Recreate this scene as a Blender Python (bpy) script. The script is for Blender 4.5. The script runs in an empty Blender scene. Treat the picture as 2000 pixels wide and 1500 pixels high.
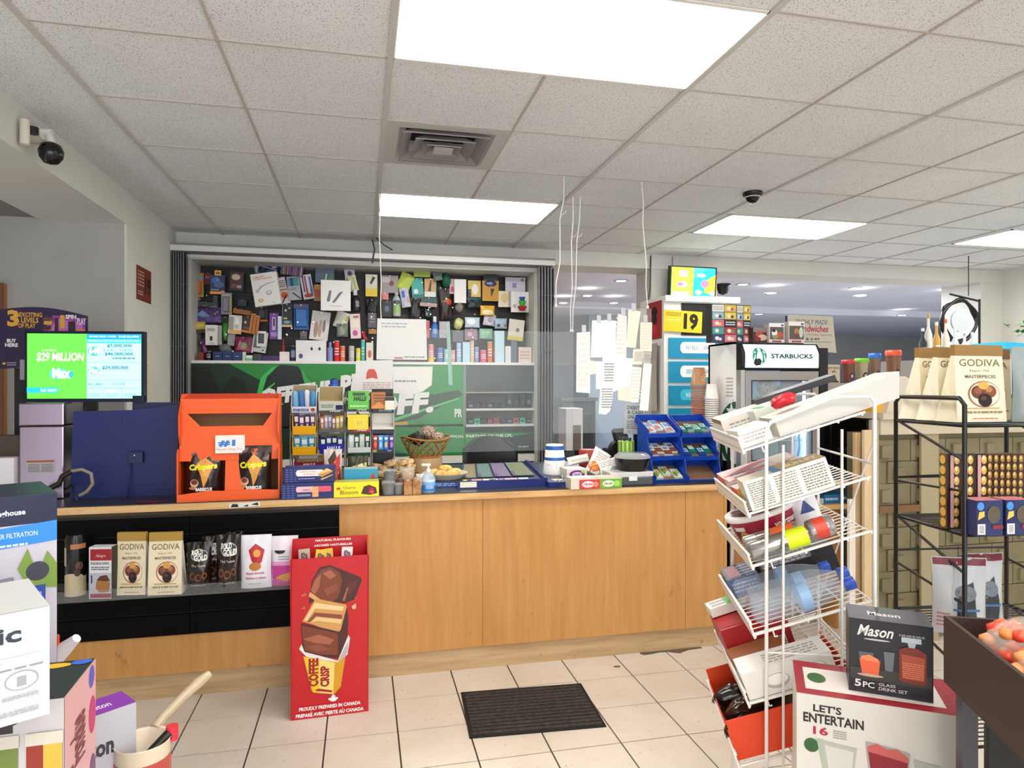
import bpy, math, random
from mathutils import Matrix, Vector
S = bpy.context.scene
COL = S.collection
PI = math.pi
# ------------------------------------------------------------------ camera, exposure, world, lights
F, TH, H = 1300.0, math.atan(293/1300), 1.5          # focal length in pixels of a 2000 px wide frame, yaw, eye height
c_, s_ = math.cos(TH), math.sin(TH)
cam = bpy.data.cameras.new('camera'); cam.sensor_width = 36; cam.lens = 36*F/2000; cam.clip_start = .05
camo = bpy.data.objects.new('camera', cam); COL.objects.link(camo)
camo.location = (0, 0, H); camo.rotation_euler = (PI/2, 0, -TH); S.camera = camo
vs = S.view_settings; vs.view_transform = 'Standard'; vs.look = 'None'; vs.gamma = 1; vs.use_curve_mapping = False
vs.exposure = 0.16
S.cycles.use_denoising = True
S.cycles.max_bounces = 8
S.cycles.sample_clamp_indirect = 6
w = bpy.data.worlds.new('daylight'); S.world = w; w.use_nodes = True
w.node_tree.nodes['Background'].inputs[0].default_value = (.92, .95, 1, 1)
w.node_tree.nodes['Background'].inputs[1].default_value = 1.1
PANEL = 12.5                                            # radiance of the ceiling light panels
def area(name, x, y, z, sx, sy, power, rot=(0, 0, 0), col=(1, .985, .95)):
    l = bpy.data.lights.new(name, 'AREA'); l.shape = 'RECTANGLE'; l.size = sx; l.size_y = sy; l.energy = power; l.color = col
    o = bpy.data.objects.new(name, l); COL.objects.link(o); o.location = (x, y, z); o.rotation_euler = rot; return o
area('rear_fill_light', .4, -2.3, 1.6, 4.2, 1.9, 75, (PI/2, 0, 0), (.93, .96, 1))      # added fill light behind the photographer, no window is built there

area('side_fill_light', 6.6, 1.6, 1.5, 3.4, 1.7, 14, (PI/2, 0, PI/2), (.95, .97, 1))      # added fill right of the frame, brightens walls and ceiling
# ------------------------------------------------------------------ photo geometry helpers (metres in the room, Y = distance plane)
def ray(u, v):
    a, b = (u-1000)/F, (750-v)/F
    return (a*c_+s_, -a*s_+c_, b)
def at(u, v, Y):
    r = ray(u, v); t = Y/r[1]; return Vector((r[0]*t, Y, H+r[2]*t))
def onz(u, v, z):
    r = ray(u, v); t = (z-H)/r[2]; return Vector((r[0]*t, r[1]*t, z))
def dep(u, v, d):
    r = ray(u, v); return Vector((r[0]*d, r[1]*d, H+r[2]*d))

# ------------------------------------------------------------------ materials
def lin(h):
    h = h.lstrip('#'); o = []
    for i in (0, 2, 4):
        x = int(h[i:i+2], 16)/255; o.append(x/12.92 if x <= .04045 else ((x+.055)/1.055)**2.4)
    return tuple(o)+(1,)
_m = {}
def M(h, r=.5, metal=0, emit=0, alpha=None, trans=0, coat=0, name=None):
    k = (h, r, metal, emit, alpha, trans, coat)
    if k in _m: return _m[k]
    m = bpy.data.materials.new(name or 'mat_'+h.strip('#')); m.use_nodes = True; b = m.node_tree.nodes['Principled BSDF']
    b.inputs['Base Color'].default_value = lin(h); b.inputs['Roughness'].default_value = r; b.inputs['Metallic'].default_value = metal
    if emit: b.inputs['Emission Color'].default_value = lin(h); b.inputs['Emission Strength'].default_value = emit
    if alpha is not None: b.inputs['Alpha'].default_value = alpha
    if trans: b.inputs['Transmission Weight'].default_value = trans; b.inputs['IOR'].default_value = 1.3
    if coat: b.inputs['Coat Weight'].default_value = coat
    _m[k] = m; return m
def P(h, g=None): return h if not isinstance(h, str) else M(h, .42)     # printed / painted colour
def nodemat(name, fn, r=.6):
    m = bpy.data.materials.new(name); m.use_nodes = True; nt = m.node_tree; b = nt.nodes['Principled BSDF']
    b.inputs['Roughness'].default_value = r; fn(nt, b); return m
def fine(pts, faces, lim):
    # cut flat polygons into small triangles so that they can follow a curved surface
    from mathutils.geometry import tessellate_polygon
    out = []
    for f in faces:
        P3 = [Vector((pts[i][0], pts[i][1], 0)) for i in f]
        tris = [(0, 1, 2)] if len(f) == 3 else tessellate_polygon([P3])
        for t in tris: out.append([pts[f[i]] for i in t])
    res = []
    while out:
        t = out.pop(); L = [math.dist(t[i], t[(i+1) % 3]) for i in range(3)]; m = max(L)
        if m <= lim: res.append(t); continue
        i = L.index(m); a, b, c = t[i], t[(i+1) % 3], t[(i+2) % 3]; h = ((a[0]+b[0])/2, (a[1]+b[1])/2); out += [[a, h, c], [h, b, c]]
    return [p for t in res for p in t], [(3*i, 3*i+1, 3*i+2) for i in range(len(res))]
def N(nt, t, **kw):
    n = nt.nodes.new(t)
    for k, v in kw.items():
        if k in n.inputs.keys(): n.inputs[k].default_value = v
        else: setattr(n, k, v)
    return n
def coords(nt, scale=(1, 1, 1)):
    g = N(nt, 'ShaderNodeNewGeometry'); mp = N(nt, 'ShaderNodeMapping'); mp.inputs['Scale'].default_value = scale
    nt.links.new(g.outputs['Position'], mp.inputs['Vector']); return mp.outputs[0]
def ramp(nt, src, stops):
    r = N(nt, 'ShaderNodeValToRGB'); nt.links.new(src, r.inputs[0]); e = r.color_ramp.elements
    while len(e) < len(stops): e.new(.5)
    for i, (p, c) in enumerate(stops): e[i].position = p; e[i].color = lin(c)
    return r.outputs[0]
def noise(nt, scale, det=4, sc=(1, 1, 1), rough=.6):
    n = N(nt, 'ShaderNodeTexNoise', Scale=scale, Detail=det, Roughness=rough); nt.links.new(coords(nt, sc), n.inputs['Vector']); return n.outputs[0]
def mixc(nt, fac, a, b, mode='MIX'):
    x = N(nt, 'ShaderNodeMix', data_type='RGBA', blend_type=mode)
    for s, i in ((fac, 0), (a, 6), (b, 7)):
        if hasattr(s, 'is_output'): nt.links.new(s, x.inputs[i])
        else: x.inputs[i].default_value = s
    return x.outputs[2]
def bump(nt, b, src, st=.3, dist=.002):
    n = N(nt, 'ShaderNodeBump', Strength=st, Distance=dist); nt.links.new(src, n.inputs['Height']); nt.links.new(n.outputs[0], b.inputs['Normal'])
def f_wood(lo, mid, hi, sc=(9, 9, .7)):
    def f(nt, b):
        n = noise(nt, 3, 6, sc); col = ramp(nt, n, [(.3, lo), (.5, mid), (.72, hi)])
        st = ramp(nt, noise(nt, 14, 3, (1, 1, .5), .7), [(.27, '#8a6238'), (.34, '#ffffff')])
        nt.links.new(mixc(nt, .35, col, st, 'MULTIPLY'), b.inputs['Base Color'])
    return f
def f_ceil(nt, b):
    v = N(nt, 'ShaderNodeTexVoronoi', Scale=115); nt.links.new(coords(nt), v.inputs['Vector'])
    holes = ramp(nt, v.outputs['Distance'], [(.17, '#6e665c'), (.30, '#ffffff')])
    n2 = ramp(nt, noise(nt, 30, 3), [(.38, '#a0a0a0'), (.55, '#101010')])
    h = mixc(nt, n2, holes, (1, 1, 1, 1))
    base = ramp(nt, noise(nt, .9, 2), [(.3, '#dfe1e3'), (.7, '#eaecee')])
    nt.links.new(mixc(nt, .85, base, h, 'MULTIPLY'), b.inputs['Base Color'])
    b.inputs['Roughness'].default_value = .95
def f_plaster(col, col2):
    def f(nt, b):
        nt.links.new(ramp(nt, noise(nt, 1.3, 3), [(.3, col), (.7, col2)]), b.inputs['Base Color']); bump(nt, b, noise(nt, 90, 3), .25, .001)
    return f
def f_tile(nt, b):
    nt.links.new(mixc(nt, .75, ramp(nt, noise(nt, 2.2, 3), [(.3, '#d8ccbd'), (.7, '#e9e0d4')]),
        ramp(nt, noise(nt, 35, 6, (1, 1, 1), .75), [(.28, '#8f8173'), (.40, '#ffffff')]), 'MULTIPLY'), b.inputs['Base Color'])
    b.inputs['Roughness'].default_value = .38
MAPLE = nodemat('maple_laminate', f_wood('#bd8748', '#c6904f', '#ce9a5a'), .45)
EDGE = nodemat('maple_edge', f_wood('#c4935a', '#d9ae74', '#e6c08a', (1, 9, 9)), .45)
PINE = nodemat('kick_board', f_wood('#a98a62', '#bd9e74', '#cdb188', (.7, 9, 9)), .6)
FLOORW = nodemat('wood_floor', f_wood('#70401e', '#855026', '#965e2f', (.6, 6, 6)), .4)
CEIL = nodemat('ceiling_tile', f_ceil)
WALLW = nodemat('white_wall', f_plaster('#d6d5ce', '#e0dfd8'), .8)
WALLG = nodemat('grey_wall', f_plaster('#a9a8a4', '#b5b4b0'), .85)
WALLB = nodemat('blue_grey_wall', f_plaster('#8494a8', '#92a1b3'), .8)
TILE = nodemat('floor_tile', f_tile)
def f_mat(nt, b):
    nt.links.new(ramp(nt, noise(nt, 60, 5, (1, 1, 1), .8), [(.3, '#1f1c1b'), (.6, '#4b433d'), (.8, '#7a6a5c')]), b.inputs['Base Color']); bump(nt, b, noise(nt, 150, 2), .8, .004)
MATM = nodemat('ribbed_carpet', f_mat, .95)
def f_cream(nt, b):
    nt.links.new(ramp(nt, noise(nt, 5, 6), [(.3, '#766d50'), (.55, '#857b5d'), (.75, '#92886b')]), b.inputs['Base Color'])  # cream darkened: the shade on the half wall is put into these tones
CREAM = nodemat('painted_brick', f_cream, .7)
BLK = M('#0c0b0b', .4); DARK = M('#1a1514', .5); WHT = M('#eceae6', .5); STEEL = M('#b9b4b0', .25, 1); CHROME = M('#dddddd', .12, 1)
GREY = M('#8d8c8c', .5); GALV = M('#77787c', .45, .4); WIREW = M('#e9e6df', .35); WIREB = M('#141212', .4)
PLEX = M('#dfe8ea', .06, 0, 0, .10); CLEAR = M('#e8eef2', .08, 0, 0, .28); GLASS = M('#cfe0e8', .05, 0, 0, .22)

# ------------------------------------------------------------------ mesh builder
_tc = {}
def textmesh(s, bold=.012):
    k = (s, bold)
    if k not in _tc:
        cu = bpy.data.curves.new('t', 'FONT'); cu.body = s; cu.resolution_u = 2; cu.offset = bold; cu.align_x = 'LEFT'
        o = bpy.data.objects.new('t', cu); me = bpy.data.meshes.new_from_object(o)
        vs_ = [v.co.copy() for v in me.vertices]; fs = [tuple(p.vertices) for p in me.polygons]
        bpy.data.objects.remove(o); bpy.data.meshes.remove(me); bpy.data.curves.remove(cu)
        if vs_:
            x0 = min(v.x for v in vs_); x1 = max(v.x for v in vs_); y0 = min(v.y for v in vs_); y1 = max(v.y for v in vs_)
            vs_ = [((v.x-x0)/max(x1-x0, 1e-6), (v.y-y0)/max(y1-y0, 1e-6)) for v in vs_]
        _tc[k] = (vs_, fs)
    return _tc[k]
class MB:
    def __init__(s): s.v = []; s.f = []; s.mi = []; s.mats = []; s.sm = []; s.T = Matrix()
    def add(s, verts, faces, mat, smooth=False):
        mat = P(mat)
        if mat not in s.mats: s.mats.append(mat)
        i = s.mats.index(mat); n = len(s.v)
        s.v += [tuple(s.T @ Vector(v)) for v in verts]
        for f in faces: s.f.append(tuple(n+k for k in f)); s.mi.append(i); s.sm.append(smooth)
        return s
    def box(s, x0, x1, y0, y1, z0, z1, mat, top=None, front=None):
        # top = (x0,x1,y0,y1) of the upper face when it tapers
        a = (x0, x1, y0, y1); t = top or a
        v = [(a[0], a[2], z0), (a[1], a[2], z0), (a[1], a[3], z0), (a[0], a[3], z0), (t[0], t[2], z1), (t[1], t[2], z1), (t[1], t[3], z1), (t[0], t[3], z1)]
        fs = [(3, 2, 1, 0), (4, 5, 6, 7), (0, 1, 5, 4), (1, 2, 6, 5), (2, 3, 7, 6), (3, 0, 4, 7)]
        return s.add(v, fs, mat)
    def obox(s, c, sx, sy, sz, mat, R=None):
        T = s.T; s.T = T @ Matrix.Translation(c) @ (R.to_4x4() if R else Matrix())
        s.box(-sx/2, sx/2, -sy/2, sy/2, -sz/2, sz/2, mat); s.T = T; return s
    def lathe(s, prof, mat, seg=20, cx=0, cy=0, z=0, sx=1, sy=1, cap=True, axis='z'):
        v = []; f = []
        for r, h in prof:
            for k in range(seg):
                a = 2*PI*k/seg; p = (cx+r*sx*math.cos(a), cy+r*sy*math.sin(a), z+h)
                if axis == 'x': p = (z+h, cx+r*sx*math.cos(a), cy+r*sy*math.sin(a))
                if axis == 'y': p = (cx+r*sx*math.cos(a), z+h, cy-r*sy*math.sin(a))
                v.append(p)
        for i in range(len(prof)-1):
            for k in range(seg):
                a, b = i*seg+k, i*seg+(k+1) % seg; f.append((a, b, b+seg, a+seg))
        s.add(v, f, mat, True)
        if cap:
            n = len(prof)-1; s.add(v[:seg], [tuple(range(seg-1, -1, -1))], mat); s.add(v[n*seg:], [tuple(range(seg))], mat)
        return s
    def tube(s, pts, r, mat, seg=6, closed=False):
        pts = [Vector(p) for p in pts]; n = len(pts); v = []; f = []; up = None
        for i, p in enumerate(pts):
            if closed: d = pts[(i+1) % n]-pts[i-1]
            else: d = pts[min(i+1, n-1)]-pts[max(i-1, 0)]
            d.normalize()
            if up is None: up = d.orthogonal().normalized()
            up = (up-d*up.dot(d)); up = up.normalized() if up.length > 1e-6 else d.orthogonal().normalized(); q = d.cross(up)
            rr = r[i] if isinstance(r, (list, tuple)) else r
            for k in range(seg):
                a = 2*PI*k/seg; v.append(p+up*rr*math.cos(a)+q*rr*math.sin(a))
        m = n if closed else n-1
        for i in range(m):
            for k in range(seg):
                a = i*seg+k; b = i*seg+(k+1) % seg; j = ((i+1) % n)*seg
                f.append((a, b, j+(k+1) % seg, j+k))
        s.add(v, f, mat, True)
        if not closed: s.add(v[:seg], [tuple(range(seg-1, -1, -1))], mat); s.add(v[-seg:], [tuple(range(seg))], mat)
        return s
    def prism(s, poly, y0, y1, mat):            # polygon in x,z; extruded along y
        n = len(poly); v = [(x, y0, z) for x, z in poly]+[(x, y1, z) for x, z in poly]
        f = [tuple(range(n)), tuple(range(2*n-1, n-1, -1))]+[(i, i+n, (i+1) % n+n, (i+1) % n) for i in range(n)]
        return s.add(v, f, mat)
    def prismz(s, poly, z0, z1, mat):           # polygon in x,y; extruded along z
        n = len(poly); v = [(x, y, z0) for x, y in poly]+[(x, y, z1) for x, y in poly]
        f = [tuple(range(n-1, -1, -1)), tuple(range(n, 2*n))]+[(i, (i+1) % n, (i+1) % n+n, i+n) for i in range(n)]
        return s.add(v, f, mat)
    def prismx(s, poly, x0, x1, mat):           # polygon in y,z; extruded along x
        n = len(poly); v = [(x0, y, z) for y, z in poly]+[(x1, y, z) for y, z in poly]
        f = [tuple(range(n-1, -1, -1)), tuple(range(n, 2*n))]+[(i, (i+1) % n, (i+1) % n+n, i+n) for i in range(n)]
        return s.add(v, f, mat)
    def grid(s, fn, nu, nv, mat, smooth=True, flip=False):
        v = [fn(i/nu, j/nv) for j in range(nv+1) for i in range(nu+1)]
        f = [(j*(nu+1)+i, j*(nu+1)+i+1, (j+1)*(nu+1)+i+1, (j+1)*(nu+1)+i) for j in range(nv) for i in range(nu)]
        if flip: f = [q[::-1] for q in f]
        return s.add(v, f, mat, smooth)
    def art(s, fn, items, curved=False):
        # printed artwork laid on the surface fn(x, y, lift); x and y run 0..1
        L = .0006
        for k, it in enumerate(items):
            l = L+.00022*k; t = it[0]
            if t == 'r':
                _, x0, y0, x1, y1, c = it; n = 10 if curved else 1
                s.grid(lambda a, b: fn(x0+(x1-x0)*a, y0+(y1-y0)*b, l), n, n, c, curved)
            elif t == 'e':
                _, cx, cy, rx, ry, c = it; n = 20; v = [fn(cx, cy, l)]
                rings = 3 if curved else 1; f = []
                for q in range(1, rings+1):
                    v += [fn(cx+rx*q/rings*math.cos(2*PI*i/n), cy+ry*q/rings*math.sin(2*PI*i/n), l) for i in range(n)]
                f += [(0, 1+i, 1+(i+1) % n) for i in range(n)]
                for q in range(1, rings): f += [(1+(q-1)*n+i, 1+q*n+i, 1+q*n+(i+1) % n, 1+(q-1)*n+(i+1) % n) for i in range(n)]
                s.add(v, f, c, curved)
            elif t == 'p':
                _, pts, c = it
                if curved:
                    vv, ff = fine(pts, [tuple(range(len(pts)))], .12); s.add([fn(x, y, l) for x, y in vv], ff, c, True); continue
                s.add([fn(x, y, l) for x, y in pts], [tuple(range(len(pts)))], c)
            elif t == 't':
                tx, x0, y0, x1, y1, c = it[1:7]; b = it[7] if len(it) > 7 else .012; sl = it[8] if len(it) > 8 else 0; rot = it[9] if len(it) > 9 else 0
                vv, ff = textmesh(tx, b)
                if curved: vv, ff = fine(vv, ff, .12)
                if rot: s.add([fn(x0+(x1-x0)*(1-y), y0+(y1-y0)*x, l+(.0012 if curved else 0)) for x, y in vv], ff, c)
                else: s.add([fn(x0+(x1-x0)*x+sl*y*(x1-x0), y0+(y1-y0)*y+(it[10]*x if len(it) > 10 else 0), l+(.0012 if curved else 0)) for x, y in vv], ff, c)
            elif t == 'l':                       # block of small print: rows of short dashes
                _, x0, y0, x1, y1, nrow, c = it; rnd = random.Random(nrow*7+int(x0*100))
                h = (y1-y0)/nrow
                for i in range(nrow):
                    x = x0
                    while x < x1-.02*(x1-x0):
                        wd = min((x1-x0)*rnd.uniform(.06, .2), x1-x); yy = y1-h*(i+.75)
                        s.add([fn(x, yy, l), fn(x+wd, yy, l), fn(x+wd, yy+h*.45, l), fn(x, yy+h*.45, l)], [(0, 1, 2, 3)], c)
                        x += wd+(x1-x0)*.03
        return s
    def mesh(s, name):
        me = bpy.data.meshes.new(name); me.from_pydata(s.v, [], s.f)
        for m in s.mats: me.materials.append(m)
        for p, i, q in zip(me.polygons, s.mi, s.sm): p.material_index = i; p.use_smooth = q
        me.update(); return me
    def build(s, name, parent=None, loc=(0, 0, 0), rot=0, label=None, bev=0):
        o = bpy.data.objects.new(name, s.mesh(name)); COL.objects.link(o)
        if parent: o.parent = parent
        o.location = loc; o.rotation_euler = rot if isinstance(rot, (tuple, list)) else (0, 0, rot)
        if label: o['label'] = label
        if bev:
            b = o.modifiers.new('bevel', 'BEVEL'); b.width = bev; b.segments = 2; b.limit_method = 'ANGLE'
        return o
def tag(o, label, cat, group=None, kind=None):
    if kind: o['kind'] = kind
    if kind != 'structure': o['label'] = label; o['category'] = cat
    elif label: o['label'] = label
    if group: o['group'] = group
    return o
def thing(name, label, cat, loc=(0, 0, 0), rot=0, group=None):
    o = bpy.data.objects.new(name, None); COL.objects.link(o); o.empty_display_size = .05; o.location = loc
    o.rotation_euler = rot if isinstance(rot, (tuple, list)) else (0, 0, rot); return tag(o, label, cat, group)
def struct(name, mb, label=None, **k): o = mb.build(name, **k); o['kind'] = 'structure'; o['label'] = label or name.replace('_', ' '); return o

# ---- packages: local frame x right, front towards -y, z up, origin at the middle of the base
def face_box(w_, h, d, z0=0): return lambda x, y, l: (-w_/2+w_*x, -d/2-l, z0+h*y)
def mb_box(w_, h, d, col, art=(), side=None, top=None, sideart=None, topart=None):
    m = MB(); m.box(-w_/2, w_/2, -d/2, d/2, 0, h, col)
    if side: m.art(lambda x, y, l: (-w_/2-l, d/2-d*x, h*y), [('r', 0, 0, 1, 1, side)]); m.art(lambda x, y, l: (w_/2+l, -d/2+d*x, h*y), [('r', 0, 0, 1, 1, side)])
    if sideart: m.art(lambda x, y, l: (w_/2+l+.0003, -d/2+d*x, h*y), sideart); m.art(lambda x, y, l: (-w_/2-l-.0003, d/2-d*x, h*y), sideart)
    if top: m.art(lambda x, y, l: (-w_/2+w_*x, -d/2+d*y, h+l), [('r', 0, 0, 1, 1, top)])
    if topart: m.art(lambda x, y, l: (-w_/2+w_*x, -d/2+d*y, h+l+.0003), topart)
    m.art(face_box(w_, h, d), list(art)); return m
def pouch_fn(w_, h, d, wr=0.0, seed=0):
    r = random.Random(seed); ph = [r.uniform(0, 6) for _ in range(6)]
    def fn(x, y, l, side=-1):
        xx = min(max(x, 0), 1); yy = min(max(y, 0), 1)
        b = (max(math.sin(PI*xx), 0)**.55)*(min(1, (1-yy)/.55)**.8)*(.35+.65*min(1, yy/.12+.3))
        nz = wr*(math.sin(9*xx+ph[0]+3*yy)*math.sin(7*yy+ph[1])+.6*math.sin(17*xx+ph[2]-9*yy))*(.3+.7*math.sin(PI*xx))
        pin = 1-.05*math.sin(PI*yy)
        return (w_*(xx-.5)*pin, side*(d/2*b+.001+nz*d)+(-l), h*yy)
    return fn
def mb_pouch(w_, h, d, col, art=(), top=None, wr=.05, seed=0, back=None):
    fn = pouch_fn(w_, h, d, wr, seed); m = MB()
    m.grid(lambda a, b: fn(a, b, 0), 14, 16, col); m.grid(lambda a, b: fn(a, b, 0, 1), 14, 8, back or col, True, True)
    m.grid(lambda a, b: tuple(Vector(fn(a, 0, 0)).lerp(Vector(fn(a, 0, 0, 1)), b)), 14, 1, col, True, True)
    if top: m.art(fn, [('r', .01, .86, .99, .995, top)], True)
    m.art(fn, list(art), True); return m
def mb_gusset(w_, h, d, col, art=(), fold='#b08a4a', side=None):
    m = MB(); hs = h*.86; side = side or col
    # gusseted paper bag: straight front, sides pinch to the fold
    v = [(-w_/2, -d/2, 0), (w_/2, -d/2, 0), (w_/2, d/2, 0), (-w_/2, d/2, 0), (-w_/2*.97, -d*.34, hs), (w_/2*.97, -d*.34, hs), (w_/2*.97, -d*.34+.014, hs), (-w_/2*.97, -d*.34+.014, hs),
         (-w_/2+d*.12, 0, h*.45), (w_/2-d*.12, 0, h*.45)]
    m.add(v, [(0, 1, 5, 4), (2, 3, 7, 6), (0, 3, 2, 1)], col); m.add(v, [(0, 4, 8), (4, 7, 8), (7, 3, 8), (3, 0, 8), (1, 9, 5), (5, 9, 6), (6, 9, 2), (2, 9, 1)], side)
    m.box(-w_/2*.97, w_/2*.97, -d*.34-.002, -d*.34+.016, hs, h, fold)
    fn = lambda x, y, l: (-w_/2+w_*x, (-d/2)*(1-y)+(-d*.34)*y-l, hs*y)
    m.art(fn, list(art)); return m
def mb_can(r, h, col, art=(), top=None, bot=None, seg=20, prof=None):
    m = MB(); m.lathe(prof or [(r*.94, 0), (r, h*.02), (r, h*.97), (r*.94, h)], col, seg)
    rr = r; fn = lambda x, y, l: ((rr+l)*math.cos(-PI/2+(x-.5)*PI*1.1), (rr+l)*math.sin(-PI/2+(x-.5)*PI*1.1), h*y)
    m.art(fn, list(art), True)
    if top: m.lathe([(r*.95, 0), (r*.95, h*.03), (0.001, h*.03)], top, seg, z=h*.985, cap=False)
    return m
def mb_card(w_, h, col, art=(), blister=None, hole=True):
    """hanging card: thin board with a euro hole tab, optional blister bulge (x0,y0,x1,y1,depth,material)"""
    m = MB(); m.box(-w_/2, w_/2, -.0015, .0015, 0, h, col); m.art(lambda x, y, l: (-w_/2+w_*x, -.0015-l, h*y), list(art))
    if blister:
        x0, y0, x1, y1, d, c = blister; X0, X1, Z0, Z1 = -w_/2+w_*x0, -w_/2+w_*x1, h*y0, h*y1; q = min(X1-X0, Z1-Z0)*.12
        m.add([(X0, -.003, Z0), (X1, -.003, Z0), (X1, -.003, Z1), (X0, -.003, Z1), (X0+q, -d, Z0+q), (X1-q, -d, Z0+q), (X1-q, -d, Z1-q), (X0+q, -d, Z1-q)],
              [(0, 1, 5, 4), (1, 2, 6, 5), (2, 3, 7, 6), (3, 0, 4, 7), (4, 5, 6, 7)], c)
    return m
def spot(u0, v0, u1, v1, Y):
    a, b = at(u0, v1, Y), at(u1, v1, Y); t = at((u0+u1)/2, v0, Y); m = at((u0+u1)/2, v1, Y)
    return m, b.x-a.x, t.z-m.z
def place(mb, name, label, cat, loc, rot=0, group=None, bev=0):
    return tag(mb.build(name, None, loc, rot, None, bev), label, cat, group)
# ------------------------------------------------------------------ the setting
CZ = 2.758
m = MB(); m.box(-3.2, 8, -2.6, 6.15, -.06, -.006, '#3b342e')
struct('floor', m, 'dark grout bed of the tiled floor')
m = MB(); G = .0035
for i in range(-11, 24):
    for j in range(-16, 2):
        x0, y0 = .151+.302*i, 3.205+.2955*(j)
        if y0 < -2.3: continue
        m.box(x0+G, x0+.302-G, y0+G, min(y0+.2955-G, 3.5), -.006, 0, TILE)
for i in range(-11, 24):
    for j in range(1, 11):
        x0, y0 = .151+.302*i, 3.205+.2955*j
        if y0+.2955 < 6.1: m.box(x0+G, x0+.302-G, y0+G, y0+.2955-G, -.006, 0, TILE)
struct('floor_tiles', m, 'cream ceramic floor tiles with dark grout')
# suspended ceiling with tiles, grid bars and openings for the light panels and the vent
XS = [.107+.622*k for k in range(-3, 13)]; YS = [2.605+.6125*k for k in range(-8, 6)]+[5.98]
LIGHTS = [(.107, 1.351, 1.99, 2.605), (.107, 1.351, 4.442, 5.055), (2.66, 3.86, 4.442, 5.055), (5.15, 6.35, 4.38, 4.95), (.107, 1.351, -.46, .155), (2.66, 3.86, .76, 1.38), (-1.3, -.2, -1.6, -1.0)]
VENT = (.107, .729, 3.2175, 3.83)
m = MB()
def hole_grid(m, x0, x1, y0, y1, z0, z1, holes, mat):
    xs = sorted({x0, x1, *[h[i] for h in holes for i in (0, 1) if x0 < h[i] < x1]}); ys = sorted({y0, y1, *[h[i] for h in holes for i in (2, 3) if y0 < h[i] < y1]})
    for a, b in zip(xs, xs[1:]):
        for c, d in zip(ys, ys[1:]):
            mx, my = (a+b)/2, (c+d)/2
            if not any(h[0] < mx < h[1] and h[2] < my < h[3] for h in holes): m.box(a, b, c, d, z0, z1, mat)
hole_grid(m, -1.5, 7.2, -2.6, 6.15, CZ, CZ+.03, LIGHTS+[VENT], CEIL)
struct('ceiling', m, 'white speckled suspended ceiling tiles')
m = MB(); BAR = M('#c9c6c2', .5); BAR2 = M('#bfb6ad', .6)
inl = lambda x, y: any(h[0]+.01 < x < h[1]-.01 and h[2]+.01 < y < h[3]-.01 for h in LIGHTS+[VENT])
for k, x in enumerate(XS):
    wd = .012 if k % 2 else .005
    for a, b in zip(YS, YS[1:]):
        if -1.5 < x and not inl(x, (a+b)/2): m.box(x-wd, x+wd, a, b, CZ-.006-(.003 if k % 2 else 0), CZ+.002, BAR if k % 2 else BAR2)
for y in YS:
    for a, b in zip(XS, XS[1:]):
        if a > -1.4 and not inl((a+b)/2, y): m.box(a, b, y-.005, y+.005, CZ-.005, CZ+.002, BAR2)
struct('trim_1', m, 'metal grid bars of the suspended ceiling')
for k, (x0, x1, y0, y1) in enumerate(LIGHTS):
    lab = ['large glowing ceiling light panel nearest the camera', 'glowing ceiling light panel in front of the display wall', 'glowing ceiling light panel behind the black dome camera', 'glowing ceiling light panel cut off by the right edge'] + ['square-cornered light panel over the shop floor behind the camera']*3
    t = thing('ceiling_light', lab[k], 'ceiling light', ((x0+x1)/2, (y0+y1)/2, CZ), 0, 'recessed light panels'); hx, hy = (x1-x0)/2, (y1-y0)/2
    f = MB()
    for a, b, c, d in ((-hx, hx, -hy, -hy+.016), (-hx, hx, hy-.016, hy), (-hx, -hx+.016, -hy, hy), (hx-.016, hx, -hy, hy)): f.box(a, b, c, d, -.008, .05, WHT)
    f.box(-hx, hx, -hy, hy, .05, .055, WHT); f.build('frame', t)
    d = MB(); d.box(-hx+.016, hx-.016, -hy+.016, hy-.016, .004, .012, M('#fffaf0', .5, 0, PANEL)); d.build('diffuser', t, label='glowing white diffuser panel')
x0, x1, y0, y1 = VENT
t = thing('ceiling_vent', 'square four-way metal air diffuser in the ceiling with stepped louvres', 'ceiling vent', ((x0+x1)/2, (y0+y1)/2, CZ)); VM = M('#c9c4c2', .45, .2)
def ring(m, ro, ri, z0, z1, mat):
    o = [(-ro, -ro, z0), (ro, -ro, z0), (ro, ro, z0), (-ro, ro, z0)]; i = [(-ri, -ri, z1), (ri, -ri, z1), (ri, ri, z1), (-ri, ri, z1)]
    m.add(o+i, [(a, (a+1) % 4, (a+1) % 4+4, a+4) for a in range(4)]+[(a+4, (a+1) % 4+4, (a+1) % 4, a) for a in range(4)], mat)
m = MB(); [m.box(a, b, c, d, -.006, -.003, VM) for a, b, c, d in ((-.305, .305, -.305, -.24), (-.305, .305, .24, .305), (-.305, -.24, -.24, .24), (.24, .305, -.24, .24))]; ring(m, .25, .2, -.004, .035, VM); ring(m, .2, .19, .035, .09, VM); m.box(-.25, .25, -.25, .25, .09, .1, M('#26242a', .8)); m.build('flange', t)
for a, z in ((.222, -.016), (.155, -.02), (.09, -.024)):
    m = MB(); ring(m, a, a-.05, z, z+.034, VM); ring(m, a, a-.004, z, z-.004, VM)
    if a < .1: m.box(-.05, .05, -.05, .05, z-.002, z+.002, VM)
    m.build('louvre', t)
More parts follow.
